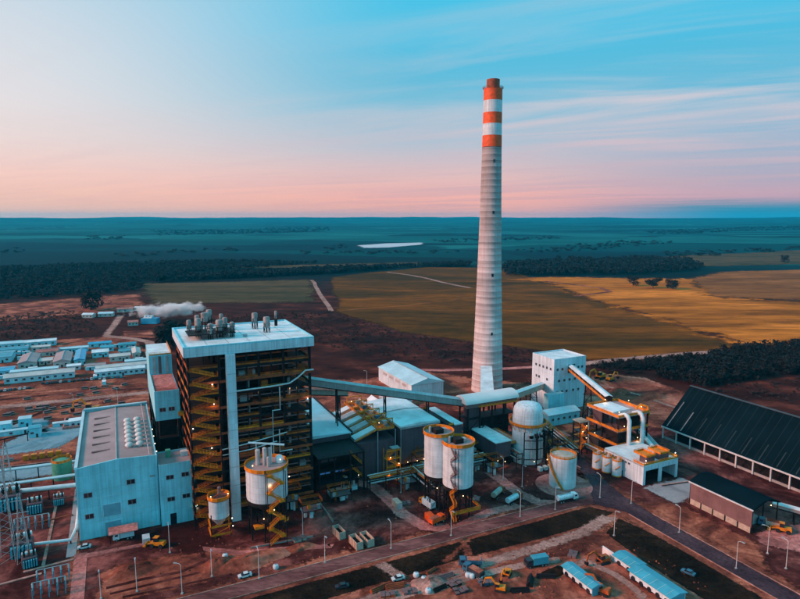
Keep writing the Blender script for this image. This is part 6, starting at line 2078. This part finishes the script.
# =================================================================== VEHICLES
def wheel_mesh(r, w):
    return MB().tube([(-w / 2, 0, 0), (w / 2, 0, 0)], r, 14).mesh('wheel', TYRE, True)
WH1, WH2, WH3 = wheel_mesh(.5, .35), wheel_mesh(.33, .22), wheel_mesh(.75, .55)
RIM = MB().tube([(-.19, 0, 0), (.19, 0, 0)], .25, 10).mesh('rim', GALV, True)


def wheels(t, pts, me, rim=True):
    for x, y, z in pts:
        w_ = link('wheel', me, t, (x, y, z))
        if rim: link('rim', RIM, w_)


def truck(name, label, u, v, rot, body, cabm, kind='tank', L=9.0, group='site trucks'):
    t = thing(name, label, 'truck', u, v, group, 0, rot)
    MB().box(-.5, .5, -L / 2, L / 2 - .4, .7, 1.0).build('chassis', STEEL, t)
    c = MB().extr([(L / 2 - 2.2, .8), (L / 2, .8), (L / 2, 1.9), (L / 2 - .35, 2.9), (L / 2 - 2.2, 3.0)], -1.2, 1.2, 'x').build('cab', cabm, t)
    MB().extr([(L / 2 + .02, 1.95), (L / 2 - .3, 2.8), (L / 2 - .34, 2.75), (L / 2 - .04, 1.9)], -1.05, 1.05, 'x').build('windscreen', DARKGLASS, c)
    for s in (-1, 1):
        pbox(c, 'side_window', DARKGLASS, s * 1.21 - .015, s * 1.21 + .015, L / 2 - 1.7, L / 2 - .7, 1.95, 2.65)
    if kind == 'tank':
        MB().tube([(0, -L / 2, 2.1), (0, -L / 2 + .3, 2.1), (0, L / 2 - 2.6, 2.1)], 1.15, 18).build('tank', body, t, True)
        MB().bar((0, -L / 2 + .5, 3.3), (0, L / 2 - 3, 3.3), .6, .12).build('catwalk', GALV, t)
    elif kind == 'tipper':
        b_ = MB().extr([(-L / 2, 1.1), (L / 2 - 2.5, 1.1), (L / 2 - 2.4, 2.7), (-L / 2 - .2, 2.5)], -1.25, 1.25, 'x').build('tipper_body', body, t)
        pbox(b_, 'load', SOIL, -1.1, 1.1, -L / 2 + .2, L / 2 - 2.8, 2.5, 2.8)
    else:
        pbox(t, 'box_body', body, -1.25, 1.25, -L / 2, L / 2 - 2.4, 1.05, 3.5)
    wheels(t, [(s * 1.05, y, .5) for s in (-1, 1) for y in (-L / 2 + 1, -L / 2 + 2.2, L / 2 - 1.2)], WH1)
    return t
truck('tanker_truck', 'red brown tanker truck parked above the twin silos yard', *(35.2, -21.0), -1.05, BEIGE, RUST)
truck('tanker_truck', 'white tanker truck on the yard bend right of the twin silos', *(38.0, -28.2), -1.25, SILO, RUST)
truck('tanker_truck', 'long white tanker lying beside the round apron', *(58.0, -36.9), -1.62, SILO, WHITER, 'tank', 9.5)
truck('tipper_truck', 'dark tipper truck behind the precipitators', *(27.3, 7.8), .4, STEELB, CARBLUE, 'tipper', 8)
truck('box_truck', 'white box truck beneath the twin silos', *(4.0, -16.7), .15, SILO, YELLOW, 'box', 8.2)
truck('tipper_truck', 'orange tipper parked right of the twin silo legs', *(1.4, -29.6), -1.3, ORANGE, ORANGE, 'tipper', 7)
truck('box_truck', 'pale truck under the pink car shelter', -106, 9, 1.57, BLUEROOF, WHITER, 'box', 7)
truck('tipper_truck', 'blue tipper in the bottom centre yard', *(-2.4, -59.1), 1.1, CARBLUE, CARBLUE, 'tipper', 7.5)
truck('tipper_truck', 'dark blue truck at the edge of the bottom centre yard', *(-4.2, -63.8), .3, CARDARK, CARBLUE, 'tipper', 7.5)
truck('box_truck', 'teal topped truck beside the bare earth, bottom centre', *(17.4, -68.6), 1.4, TEALROOF, CARDARK, 'box', 8)
truck('tipper_truck', 'dark truck near the limestone shed mouth', *(112.6, -85.8), .6, BEIGE, CARBLUE, 'tipper', 8)


def car(label, u, v, rot, m, group, proto=[None]):
    if proto[0] is None:
        t = thing('parked_car', label, 'car', u, v, group, 0, rot)
        b_ = MB().extr([(-2.1, .35), (2.1, .35), (2.15, .8), (1.2, .95), (-1.5, 1.0), (-2.15, .95)], -.85, .85, 'x').build('body', m, t)
        MB().extr([(-1.5, 1.0), (1.15, .95), (.5, 1.45), (-1.1, 1.48)], -.75, .75, 'x').build('cabin', DARKGLASS, t)
        pbox(t, 'roof_panel', m, -.72, .72, -1.0, .45, 1.47, 1.52)
        wheels(t, [(s * .8, y, .33) for s in (-1, 1) for y in (-1.3, 1.3)], WH2, False)
        proto[0] = t
        return t
    c = place(proto[0], label, u, v, rot, 0, False, group)
    if m is not None:
        for ch_ in c.children:
            if ch_.name.startswith(('body', 'roof_panel')):
                ch_.data = ch_.data.copy() if False else BODYM[(m.name, ch_.name.split('.')[0])]
    return c
BODYM = {}
car('silver car parked by the corner of the turbine hall', -118.6, 8.2, 1.5, PIPEW, 'parked cars')
for m_ in (CARDARK, CARBLUE, PIPEW, RUST, TEALROOF):
    for pn in ('body', 'roof_panel'):
        src = bpy.data.objects[pn if pn in bpy.data.objects and bpy.data.objects[pn].parent and bpy.data.objects[pn].parent.name.startswith('parked_car') else next(o.name for o in bpy.data.objects if o.name.startswith(pn) and o.parent and o.parent.name.startswith('parked_car'))].data.copy()
        src.materials[0] = m_
        BODYM[(m_.name, pn)] = src
rg = random.Random(9)
for k in range(19):
    car(ORD[k] + ' car from the left in the row before the long white office', -153 + k * 2.75, 256 - k * .25 + rg.uniform(-.5, .5), rg.uniform(-.1, .1), rg.choice((CARDARK, CARDARK, CARBLUE, PIPEW, TEALROOF)), 'cars in the camp row')
for k in range(9):
    car(ORD[k] + ' car from the left in the short row at the left edge', -182 + k * 2.75, 247 + rg.uniform(-.5, .5), rg.uniform(-.1, .1), rg.choice((CARDARK, CARBLUE, PIPEW)), 'cars at the left edge')
car('white car driving on the perimeter road below the silo', *(-71.2, -33.1), 1.57, PIPEW, 'parked cars')
car('dark car on the earth track at the bottom', *(-44.9, -52.0), 1.4, CARDARK, 'parked cars')
car('white car on the earth track, bottom centre', *(-27.3, -55.8), 1.5, PIPEW, 'parked cars')
car('blue car near the long teal roofed shed', *(59.2, -93.5), .3, CARBLUE, 'parked cars')
car('rusty red car beside the left edge tank row', *(-155.7, 101.1), 1.2, RUST, 'parked cars')


DIGGER = mat('faded_digger_paint', (0.48, 0.10, 0.015), 0.6, 0.35, 0.8)


def excavator(label, u, v, rot, m, s=1.0):
    t = thing('excavator', label, 'excavator', u, v, 'diggers', 0, rot)
    for q in (-1, 1):
        MB().extr([(-2 * s, .5 * s), (-1.6 * s, .05), (1.6 * s, .05), (2 * s, .5 * s), (1.7 * s, .95 * s), (-1.7 * s, .95 * s)], q * 1.25 * s - .3 * s, q * 1.25 * s + .3 * s, 'x').build('track', TYRE, t)
    MB().extr([(-2.2 * s, 1.1 * s), (1.4 * s, 1.1 * s), (1.4 * s, 1.9 * s), (-2.0 * s, 2.4 * s)], -1.3 * s, 1.3 * s, 'x').build('body', m, t)
    c_ = MB().box(-1.25 * s, -.1 * s, .2 * s, 1.7 * s, 1.91 * s, 3.2 * s).build('cab', DARKGLASS, t)
    pbox(c_, 'cab_roof', m, -1.3 * s, -.05 * s, .15 * s, 1.75 * s, 3.2 * s, 3.35 * s)
    MB().bar((.3 * s, 1.2 * s, 1.8 * s), (.3 * s, 3.6 * s, 4.8 * s), .45 * s, .6 * s).bar((.3 * s, 3.5 * s, 4.7 * s), (.3 * s, 6.0 * s, 4.0 * s), .4 * s, .5 * s).build('boom', m, t)
    MB().bar((.3 * s, 5.9 * s, 4.2 * s), (.3 * s, 6.6 * s, 1.6 * s), .34 * s, .4 * s).build('stick', m, t)
    MB().extr([(6.1 * s, 1.6 * s), (7.0 * s, 1.7 * s), (6.9 * s, .7 * s), (6.2 * s, .4 * s)], -.3 * s, .9 * s, 'x').build('bucket', STEEL, t)
    return t
excavator('large yellow excavator on orange soil behind the preparation tower', *(206.0, 99.1), 1.7, YELLOW, 1.7)
excavator('second yellow excavator just right of the large one', *(208.6, 92.0), -1.4, YELLOW, 1.3)
excavator('orange excavator in the bottom yard by the white screen', *(38.8, -76.8), 1.5, DIGGER, 1.0)
excavator('orange excavator at the end of the near teal shed', *(26.6, -89.5), .4, DIGGER, 1.0)
excavator('yellow excavator beside the far turbine hall corner', *(-119.8, 171.1), 1.2, YELLOW, 1.8)
excavator('small yellow digger in the bottom centre debris yard', *(5.4, -69.0), 2.2, YELLOW, .8)
excavator('yellow digger among scrap at the bottom centre', *(-1.2, -74.6), .8, YELLOW, .8)


def loader(label, u, v, rot):
    t = thing('wheel_loader', label, 'loader', u, v, 'diggers', 0, rot)
    MB().extr([(-3, .9), (1.6, .9), (1.8, 1.8), (-.2, 2.0), (-2.9, 2.1)], -1.1, 1.1, 'x').build('body', YELLOW, t)
    c_ = MB().box(-.8, .8, -.6, .9, 2.05, 3.5).build('cab', DARKGLASS, t)
    pbox(c_, 'cab_roof', YELLOW, -.9, .9, -.7, 1.0, 3.5, 3.65)
    for s in (-1, 1):
        MB().bar((s * .7, 1.4, 1.7), (s * .7, 3.8, .9), .25, .4).build('lift_arm', YELLOW, t)
    MB().extr([(3.6, .2), (4.6, .15), (4.7, .5), (3.9, .6), (3.8, 1.5), (3.5, 1.4)], -1.4, 1.4, 'x').build('bucket', YELLOW, t)
    wheels(t, [(s * 1.2, y, .75) for s in (-1, 1) for y in (-1.9, 1.3)], WH3, False)
    return t
loader('yellow wheel loader on the soil before the annex', -95.5, -1.5, 1.0)
loader('yellow loader working in the mouth of the limestone shed', 113, -90, .6)

# skips and containers
def skip(label, u, v, rot, L=6.0):
    t = thing('open_skip', label, 'container', u, v, 'sand coloured skips', 0, rot)
    MB().box(-1.3, -1.15, -L / 2, L / 2, .1, 2.9).build('side_panel', BEIGE, t)
    MB().box(1.15, 1.3, -L / 2, L / 2, .1, 2.9).build('side_panel', BEIGE, t)
    MB().box(-1.15, 1.15, -L / 2, -L / 2 + .15, .1, 2.9).build('end_panel', BEIGE, t)
    MB().box(-1.15, 1.15, L / 2 - .15, L / 2, .1, 2.9).build('end_panel', BEIGE, t)
    pbox(t, 'floor_load', STEELB, -1.15, 1.15, -L / 2 + .15, L / 2 - .15, .1, 1.5)
    rb_ = MB()
    for k in range(5):
        for s in (-1, 1):
            y_ = -L / 2 + .5 + k * (L - 1) / 4
            MB().box(s * 1.33 - .05, s * 1.33 + .05, y_ - .08, y_ + .08, .1, 2.8).build('rib', RUST, t)
    return t
skip('single open sand coloured skip left of the paired ones', *(-35.3, -22.4), .1, 6.0)
skip('left one of the two paired sand coloured skips', *(-32.1, -31.3), .08, 6.4)
skip('right one of the two paired sand coloured skips', *(-27.9, -31.2), .08, 6.4)
for i, (u, v, w, d, h, m_, lab) in enumerate(((-1.2, -29.5, 2.5, 5, 2.5, ORANGE, 'orange steel container left of the twin silo legs'), (-8, -14, 2.4, 5, 2.6, BEIGE, 'sand container on the pale apron'), (30, -6, 2.4, 6, 2.6, PIPEW, 'white container before the pump house'), (-100, 1.2, 2.4, 3.5, 2.4, PIPEW, 'white cabin box by the annex'))):
    t = thing('container', lab, 'container', u, v)
    pbox(t, 'box', m_, 0, w, 0, d, 0, h)
    rb_ = MB()
    for k in range(6):
        y_ = .3 + k * (d - .6) / 5
        for xx in (-.05, w):
            MB().box(xx, xx + .05, y_ - .1, y_ + .1, .1, h - .1).build('rib', m_, t)
    pbox(t, 'door', DUCT, .2, w - .2, -.06, 0, .1, h - .2)

# =================================================================== BOTTOM YARD
def longshed(label, u, v, w, d, h, roof, nopen=6, name='long_shed'):
    t = thing(name, label, 'shed', u, v, 'teal roofed sheds')
    pbox(t, 'side_wall', WHITE, 0, .25, 0, d, 0.9, h)
    pbox(t, 'side_wall', WHITE, w - .25, w, 0, d, 0, h)
    pbox(t, 'end_wall', WHITE, .25, w - .25, d - .25, d, 0, h)
    pbox(t, 'end_wall', TEALROOF, .25, w - .25, 0, .25, 0, h)
    MB().extr([(-.7, h - .1), (w + .4, h - .1), (w + .4, h + .1), (w * .5, h + .75), (-.7, h + .1)], -.5, d + .5).build('roof', roof, t)
    pbox(t, 'inner_wall', STEELB, w * .5, w * .5 + .2, .3, d - .3, 0, h - .2)
    for k in range(nopen):
        y_ = d * (k + .5) / nopen
        MB().tube([(-.06, y_, 1.0), (.28, y_, 1.0)], .85, 14).build('round_opening', DARKGLASS, t, True)
    for k in range(int(d / 3)):
        MB().bar((-.72, 1.5 + k * 3, h + .13), (w * .5, 1.5 + k * 3, h + .79), .09, .07).build('roof_seam', BLUEROOF, t)
    return t
longshed('long white shed with teal roof at the bottom right', 39.9, -103, 6.2, 15.8, 3.1, TEALROOF, 5)
longshed('short teal roofed shed at the head of the long white one', 42.2, -86.6, 5.0, 8.2, 2.9, TEALROOF, 2)
longshed('narrower teal roofed shed left of the orange excavator', 22.3, -89.2, 3.8, 13.0, 3.0, TEALROOF, 4)
sw = thing('white_screen', 'small free standing white screen wall beyond the orange excavator', 'wall', 42.5, -78.2)
pbox(sw, 'panel', WHITER, 0, .3, 0, 5.6, .1, 3.0)
for k in range(3):
    MB().bar((.3, .5 + k * 3, 2.2), (1.5, .5 + k * 3, 0), .14).build('prop', GALV, sw)
# earth mounds
def mound(label, u, v, rx, ry, h, m, seed):
    t = MB()
    n, k_ = 28, 8
    vs, fs = [], []
    for j in range(k_ + 1):
        q = j / k_
        for i in range(n):
            a = 2 * math.pi * i / n
            nz_ = mnoise.noise(Vector((math.cos(a) * 1.4 + seed, math.sin(a) * 1.4, q * 2)))
            rr2 = (1 - q) * (1 + .35 * nz_)
            vs.append((rx * rr2 * math.cos(a), ry * rr2 * math.sin(a), h * (1 - (1 - q) ** 1.6) * (1 + .3 * nz_) - .05))
    for j in range(k_):
        for i in range(n):
            a = j * n + i; b = j * n + (i + 1) % n
            fs.append((a, b, b + n, a + n))
    fs.append(tuple(range(k_ * n, k_ * n + n)))
    t.add(vs, fs)
    o = t.build('earth_mound', m, None, True)
    x, y = W(u, v)
    o.location = (x, y, 0); o.rotation_euler = (0, 0, ANG)
    tag(o, label, 'mound')
    return o
mound('long low orange earth mound below the large ash silo', *(-68.0, -25.2), 14, 4.5, 2.4, SOIL, 1)
mound('rounded orange earth mound left of the long one', *(-78.0, -23.0), 7, 4, 2.6, SOIL, 2)
mound('pinkish spoil heap in the bottom centre yard', *(-19.3, -62.5), 7, 5, 2.0, PALEROAD, 3)
mound('dark spoil heap behind the crusher house', *(191.6, 67.7), 9, 6, 3.2, YARD, 4)
mound('orange spoil ridge beyond the preparation tower', *(201.8, 50.7), 16, 6, 3.0, SOIL, 5)
mound('dark soil heap by the near teal shed', *(21.2, -74.1), 6, 2.6, 1.6, VERGE, 6)
mound('brown heap beside the sand skips', *(-50.3, -24.1), 6, 3, 1.3, YARD, 7)
mound('orange heap in the lower left soil', *(-105.1, -13.9), 9, 5, 1.6, SOIL, 8)
# pipe and timber stacks, bulk bags, drums, pallets of the debris yard
def pipestack(label, u, v, rot, n, L, r, m):
    t = thing('pipe_stack', label, 'pipes', u, v, 'stacks of pipes and timber', 0, rot)
    me_ = MB().tube([(-L / 2, 0, 0), (L / 2, 0, 0)], r, 8).mesh('pipe', m, True)
    row = 0; k = n; z = r + .1
    while k > 0:
        for i in range(k):
            link('pipe', me_, t, (0, (i - (k - 1) / 2) * 2.05 * r, z))
        k -= 1; z += 1.75 * r
        row += 1
        if row > 3: break
    return t
rg = random.Random(17)
PS = [(-34.9, -58.0, 'stack of rusty pipes at the bottom left of the debris yard', RUST), (-30.0, -59.2, 'second rusty pipe stack beside the first', RUST), (-15.7, -56.5, 'rusty bars stacked near the white bags', RUST), (-13.2, -61.3, 'brown bars stacked right of the rusty bars', BROWNWALL), (-17.8, -66.1, 'dark timber stack in front of the spoil heap', STEELB), (9.8, -75.3, 'black pipes lying right of the digger', STEEL), (16.1, -75.3, 'dark pipe bundle by the near teal shed', STEEL), (4.1, -77.7, 'dark pipes at the bottom centre edge', STEEL)]
for i, (u, v, lab, m_) in enumerate(PS):
    pipestack(lab, u, v, rg.uniform(-.6, .9), 3 + i % 2, rg.uniform(4, 6.5), rg.uniform(.16, .26), m_)


def bag_group():
    pts = [(-6.3, -64.1, 'leftmost white bulk bag of the bottom yard cluster'), (-5.4, -65.1, 'second white bulk bag of the bottom yard cluster'), (-3.9, -65.2, 'third white bulk bag of the bottom yard cluster'), (-3.4, -66.6, 'rightmost white bulk bag of the bottom yard cluster'),
           (-21.4, -56.9, 'lone white bulk bag near the earth track'), (-20.1, -59.9, 'pale bulk bag below the lone one'), (-21.8, -65.9, 'bulk bag at the bottom edge of the debris yard'), (-61.1, -33.0, 'white bulk bag on the long earth mound side'), (-75.1, -19.2, 'white bulk bag by the rounded earth mound')]
    proto = None
    for (u, v, lab) in pts:
        if proto is None:
            proto = thing('bulk_bag', lab, 'bag', u, v, 'white bulk bags')
            MB().lathe([(.7, 0), (.95, .3), (1.0, .9), (.85, 1.4), (.4, 1.6)], n=10).build('sack', SILO, proto, True)
            MB().bar((-.6, 0, 1.4), (0, 0, 1.9), .1).bar((.6, 0, 1.4), (0, 0, 1.9), .1).build('strap', CARBLUE, proto)
        else:
            place(proto, lab, u, v, rg.uniform(0, 3))


bag_group()
# pylon-like light rods, pallets and crates scattered
CR = [(-12.5, -66.4, 'dark crate pile by the blue truck', STEELB), (-12.4, -70.4, 'dark crate pile at the bottom edge', CARDARK), (-3.1, -70.3, 'blue crate pile left of the digger', CARBLUE), (-27.1, -63.9, 'brown crate pile in the debris yard', BROWNWALL), (-33.8, -62.3, 'rusty crate pile at the bottom edge', RUST), (33.2, -69.5, 'small crate pile by the earth track corner', BROWNWALL), (-49.1, -19.6, 'crate pile before the service block', BEIGE), (-3.2, -11.4, 'crate pile on the pale apron', BROWNWALL), (25.7, -20.4, 'crate pile behind the tanker truck', RUST), (-71.1, -24.4, 'beam pile on the long orange mound', BEIGE)]
for (u, v, lab, m_) in CR:
    t = thing('crate_pile', lab, 'crates', u, v, 'crate piles', 0, rg.uniform(-.5, .8))
    for k in range(6):
        x = (k % 3) * 1.5 - 1.5 + rg.uniform(-.2, .2); y = (k // 3) * 1.5 + rg.uniform(-.2, .2)
        h_ = rg.uniform(.4, 1.0)
        c_ = MB().box(x - .65, x + .65, y - .65, y + .65, .1, h_).build('crate', m_, t)
        MB().box(x - .7, x + .7, y - .7, y + .7, h_, h_ + .08).build('lid', BROWNWALL, c_)
# loose rubble and tyre-turned clods over the soil
rub = MB()
for k in range(2600):
    if k % 3:
        u, v = rg.uniform(-120, 60), rg.uniform(-108, -57)
    elif k % 2:
        u, v = rg.uniform(-116, 60), rg.uniform(-34, 4)
    else:
        u, v = rg.uniform(-160, 200), rg.uniform(60, 120)
    if rg.random() > .5 + mnoise.noise(Vector((u * .05, v * .05, 1))):
        continue
    x, y = W(u, v)
    r_ = rg.uniform(.15, .5)
    o = [(x + r_ * rg.uniform(.6, 1.3) * math.cos(a), y + r_ * rg.uniform(.6, 1.3) * math.sin(a), .05) for a in (0, 1.26, 2.5, 3.77, 5.0)]
    rub.add(o + [(x, y, r_ * rg.uniform(.7, 1.3) + .08)], [(i, (i + 1) % 5, 5) for i in range(5)])
me_ = bpy.data.meshes.new('rubble')
me_.from_pydata(rub.v, [], rub.f)
me_.materials.append(YARD)
tag(link('rubble', me_), 'loose earth clods and stones over the bare yard', 'rubble', None, 'stuff')
# tufts over the verge turf
tf = []
tff = []
for k in range(9000):
    if k % 3 == 0:
        u, v = rg.uniform(53, 69), rg.uniform(-110, -58)
        if u < 54 + max(0, (-60 - v)) * .0: continue
    else:
        u, v = rg.uniform(-150, 64), rg.uniform(-54.3, -45.4)
    x, y = W(u, v)
    h_ = rg.uniform(.08, .22)
    a = rg.uniform(0, 3.14)
    w_ = rg.uniform(.15, .4)
    o = len(tf)
    tf += [(x - w_ * math.cos(a), y - w_ * math.sin(a), .1), (x + w_ * math.cos(a), y + w_ * math.sin(a), .1), (x + rg.uniform(-.2, .2), y + rg.uniform(-.2, .2), .1 + h_)]
    tff.append((o, o + 1, o + 2))
me_ = bpy.data.meshes.new('verge_grass')
me_.from_pydata(tf, [], tff)
me_.materials.append(VERGE)
tag(link('verge_grass', me_), 'rough dark grass on the road verges', 'grass', None, 'stuff')
# kerb stones of the perimeter road
for i, (u0, v0, u1, v1) in enumerate(((-150, -42.75, 58, -42.75), (-150, -35.95, 56, -35.95), (72.2, -56, 72.2, -125), (80.8, -60, 80.8, -125))):
    k_ = thing('road_kerb', ('near side kerb of the perimeter road', 'plant side kerb of the perimeter road', 'left kerb of the road beside the arched shed', 'right kerb of the road beside the arched shed')[i], 'kerb', u0, v0)
    MB().bar((0, 0, .13), (u1 - u0, v1 - v0, .13), .3, .3).build('kerb_stone', PALEROAD, k_)
    k_['kind'] = 'structure'

# =================================================================== PROCESS CLUTTER BETWEEN THE BIG BLOCKS
def piperack(label, u0, v0, u1, v1, z, npipe, rail=True, step=7.0):
    t = thing('pipe_bridge', label, 'pipe bridge', u0, v0, 'pipe bridges')
    d = Vector((u1 - u0, v1 - v0, 0))
    L_ = d.length
    n = Vector((-d.y, d.x, 0)).normalized()
    k = max(1, int(L_ / step))
    for i in range(k + 1):
        c = d * (i / k)
        fr = MB()
        for s in (-1, 1):
            fr.bar(c + n * s * 1.6, c + n * s * 1.6 + Vector((0, 0, z)), .32)
        fr.bar(c - n * 1.7 + Vector((0, 0, z - .2)), c + n * 1.7 + Vector((0, 0, z - .2)), .3)
        fr.bar(c - n * 1.7 + Vector((0, 0, z * .6)), c + n * 1.7 + Vector((0, 0, z * .6)), .3)
        fr.build('frame', STEEL, t)
    rg2 = random.Random(int(abs(u0 * 7 + v0)))
    for i in range(npipe):
        off = n * (-1.3 + 2.6 * i / max(1, npipe - 1))
        zz = z + .25 if i % 2 else z * .6 + .4
        r_ = rg2.uniform(.16, .38)
        MB().tube([off + Vector((0, 0, zz)), off + d + Vector((0, 0, zz))], r_, 8).build('pipe', (DUCT, PIPEW, STEELB, RUST)[i % 4], t, True)
    if rail:
        rl = MB(); railing(rl, [n * 1.7 * -1 + Vector((0, 0, z)), d - n * 1.7 + Vector((0, 0, z))], toe=.4)
        rl.build('railing', YELLOW, t)
    return t
piperack('pipe bridge along the front of the precipitators', -12, 5.5, 46, 5.5, 6.5, 6)
piperack('pipe bridge from precipitators to the twin silos', 9, 5, 9, -12, 7.5, 5)
piperack('pipe bridge beneath the transfer tower', 32, 40, 60, 40, 9, 5)
piperack('pipe bridge between pump house and domed tank', 60, -2, 60, 26, 7, 5, False)
piperack('pipe bridge along the inner road to the crusher house', 90, -6, 101, 34, 5.5, 6)
piperack('dark pipe bridge behind the turbine hall', -94, 92, -36, 92, 9, 5)
piperack('pipe bridge behind the three small tanks', 99, -14, 99, -2, 5, 4)


def fan(label, u, v, rot=0.0):
    t = thing('draught_fan', label, 'fan', u, v, 'draught fans', 0, rot)
    MB().tube([(-1.4, 0, 4.2), (1.4, 0, 4.2)], 3.4, 24).build('scroll_casing', DUCT, t, True)
    MB().box(-1.2, 1.2, .4, 5.0, 5.4, 7.6).build('outlet', DUCT, t)
    MB().tube([(1.4, 0, 4.2), (3.6, 0, 4.2)], .9, 14).build('motor', CARBLUE, t, True)
    pbox(t, 'plinth', CONC, -2.2, 4.2, -2.4, 2.4, 0, 1.4)
    return t
fan('leftmost draught fan between precipitators and transfer tower', 33, 48)
fan('middle draught fan between precipitators and transfer tower', 39, 54)
fan('rightmost draught fan behind the fan house', 47, 56)
fan('draught fan beside the domed tank', 82, 14, .6)

# stack of ducts between precipitators and transfer tower
sd2 = thing('inlet_ducts', 'stepped pale ducts behind the precipitators', 'duct', 8.0, 57.0)
for k in range(3):
    MB().extr([(k * 7.0, 10), (k * 7.0 + 5.4, 10), (k * 7.0 + 5.4, 17 + k), (k * 7.0 + 2.7, 19 + k), (k * 7.0, 17 + k)], 0, 16).build('duct', WHITER if k % 2 else DUCT, sd2)
columns(sd2, [(x, y) for x in (0.4, 7, 14, 20) for y in (.5, 15)], 0, 10, .6)
rl = MB(); railing(rl, [(0, -.3, 16), (20, -.3, 16)], toe=.6); rl.box(0, 20, -1.2, -.1, 15.8, 16)
rl.build('walkway', YELLOW, sd2)

# equipment frames under and beside the silos
def skid(label, u, v, w, d, h, seed, rot=0.0):
    t = thing('process_skid', label, 'machinery', u, v, 'process skids', 0, rot)
    rg2 = random.Random(seed)
    fr = MB()
    for x in (0, w):
        for y in (0, d):
            fr.bar((x, y, 0), (x, y, h), .22)
    for z in (h * .5, h):
        fr.bar((0, 0, z), (w, 0, z), .22); fr.bar((0, d, z), (w, d, z), .22); fr.bar((0, 0, z), (0, d, z), .22); fr.bar((w, 0, z), (w, d, z), .22)
    fr.build('frame', STEEL, t)
    pbox(t, 'deck', BROWNWALL, .1, w - .1, .1, d - .1, h * .5, h * .5 + .12)
    for k in range(4):
        x, y = rg2.uniform(.8, w - .8), rg2.uniform(.8, d - .8)
        r_ = rg2.uniform(.4, .8)
        MB().lathe([(r_, .1), (r_, h * .42), (r_ * .4, h * .47)], x, y, 12).build('vessel', (PIPEW, DUCT, RUST, BLUEROOF)[k], t, True)
    for k in range(2):
        x = rg2.uniform(.6, w - 1.6)
        pbox(t, 'cabinet', (GALV, YELLOW)[k], x, x + 1.2, .6 + k, 1.6 + k, h * .5 + .13, h * .5 + 1.8)
    rl_ = MB(); railing(rl_, [(0, 0, h), (w, 0, h), (w, d, h), (0, d, h)], closed=True, toe=.4)
    rl_.build('railing', OCHRE, t)
    return t
for i, (u, v, w, d, h, lab) in enumerate(((-44, -6, 8, 5, 6, 'process skid between ash silo and service block'), (-30, 2, 9, 5, 5, 'process skid in front of the service block'), (20, -2, 9, 6, 6, 'process skid behind the twin silos'),
                                           (33, 2, 10, 6, 7, 'process skid left of the pump house'), (24, 8, 7, 5, 9, 'taller process skid before the front precipitator'), (84, 0, 7, 6, 6, 'process skid right of the domed tank'), (74, -12, 8, 5, 4.5, 'process skid between domed tank and white tank'),
                                           (-92, 28, 9, 5, 8, 'process skid in the dark gap behind the annex'), (42, 14, 6, 6, 8, 'process skid under the duct house end'), (112, 14, 8, 7, 6, 'process skid behind the preparation tower'), (88, 26, 10, 7, 7, 'process skid below the link conveyor'), (121, -20, 7, 6, 5, 'process skid between white building and coal shed'), (0, -2, 7, 5, 8, 'process skid before the orange stair tower'), (12, 8, 8, 5, 10, 'tall process skid under the precipitator hoppers'), (44, -4, 6, 6, 7, 'process skid at the near end of the pump house'), (-22, 10, 7, 5, 9, 'process skid beneath the service block decks'), (34, 28, 7, 8, 12, 'tall process skid between duct house and transfer tower'), (76, 20, 7, 6, 9, 'process skid behind the domed tank'), (-50, 2, 8, 5, 9, 'process skid behind the ash silo'))):
    skid(lab, u, v, w, d, h, 100 + i)
# long duct cover row on the coal side
for i, (u, v, L_, lab) in enumerate(((86, 30, 9, 'first pink lorry container by the inner road'), (96, 22, 9, 'second pink lorry container by the inner road'), (102, 14, 8, 'tan container near the lit stair tower'))):
    t = thing('lorry_container', lab, 'container', u, v)
    pbox(t, 'box', BEIGE, 0, 2.6, 0, L_, .3, 3.0)
    pbox(t, 'top_sheet', PINKPAD, -.05, 2.65, -.05, L_ + .05, 3.0, 3.12)
    pbox(t, 'door', RUST, .2, 2.4, -.07, 0, .4, 2.8)
# low retaining walls and gutters that edge the yards
for i, (u0, v0, u1, v1, h, lab) in enumerate(((84, 22, 84, -16, 1.2, 'low dark wall along the inner road by the domed tank'), (-34, -12, -34, 6, .8, 'low wall beside the service block'), (104, -44, 128, -48, .6, 'low kerb wall before the white building'), (-120.5, 62, -120.5, 84, 2.2, 'low wall at the left flank of the turbine hall'), (-165, 100, -124, 96, 1.0, 'low pale wall in front of the orange pumps'), (-66, -17, -44, -19, .5, 'concrete edging below the ash silo'))):
    t = thing('yard_wall', lab, 'wall', u0, v0)
    MB().bar((0, 0, h / 2), (u1 - u0, v1 - v0, h / 2), .4, h).build('wall_body', CONC if i % 2 else GREYWALL, t)
    MB().bar((0, 0, h + .05), (u1 - u0, v1 - v0, h + .05), .5, .12).build('coping', PALEROAD, t)
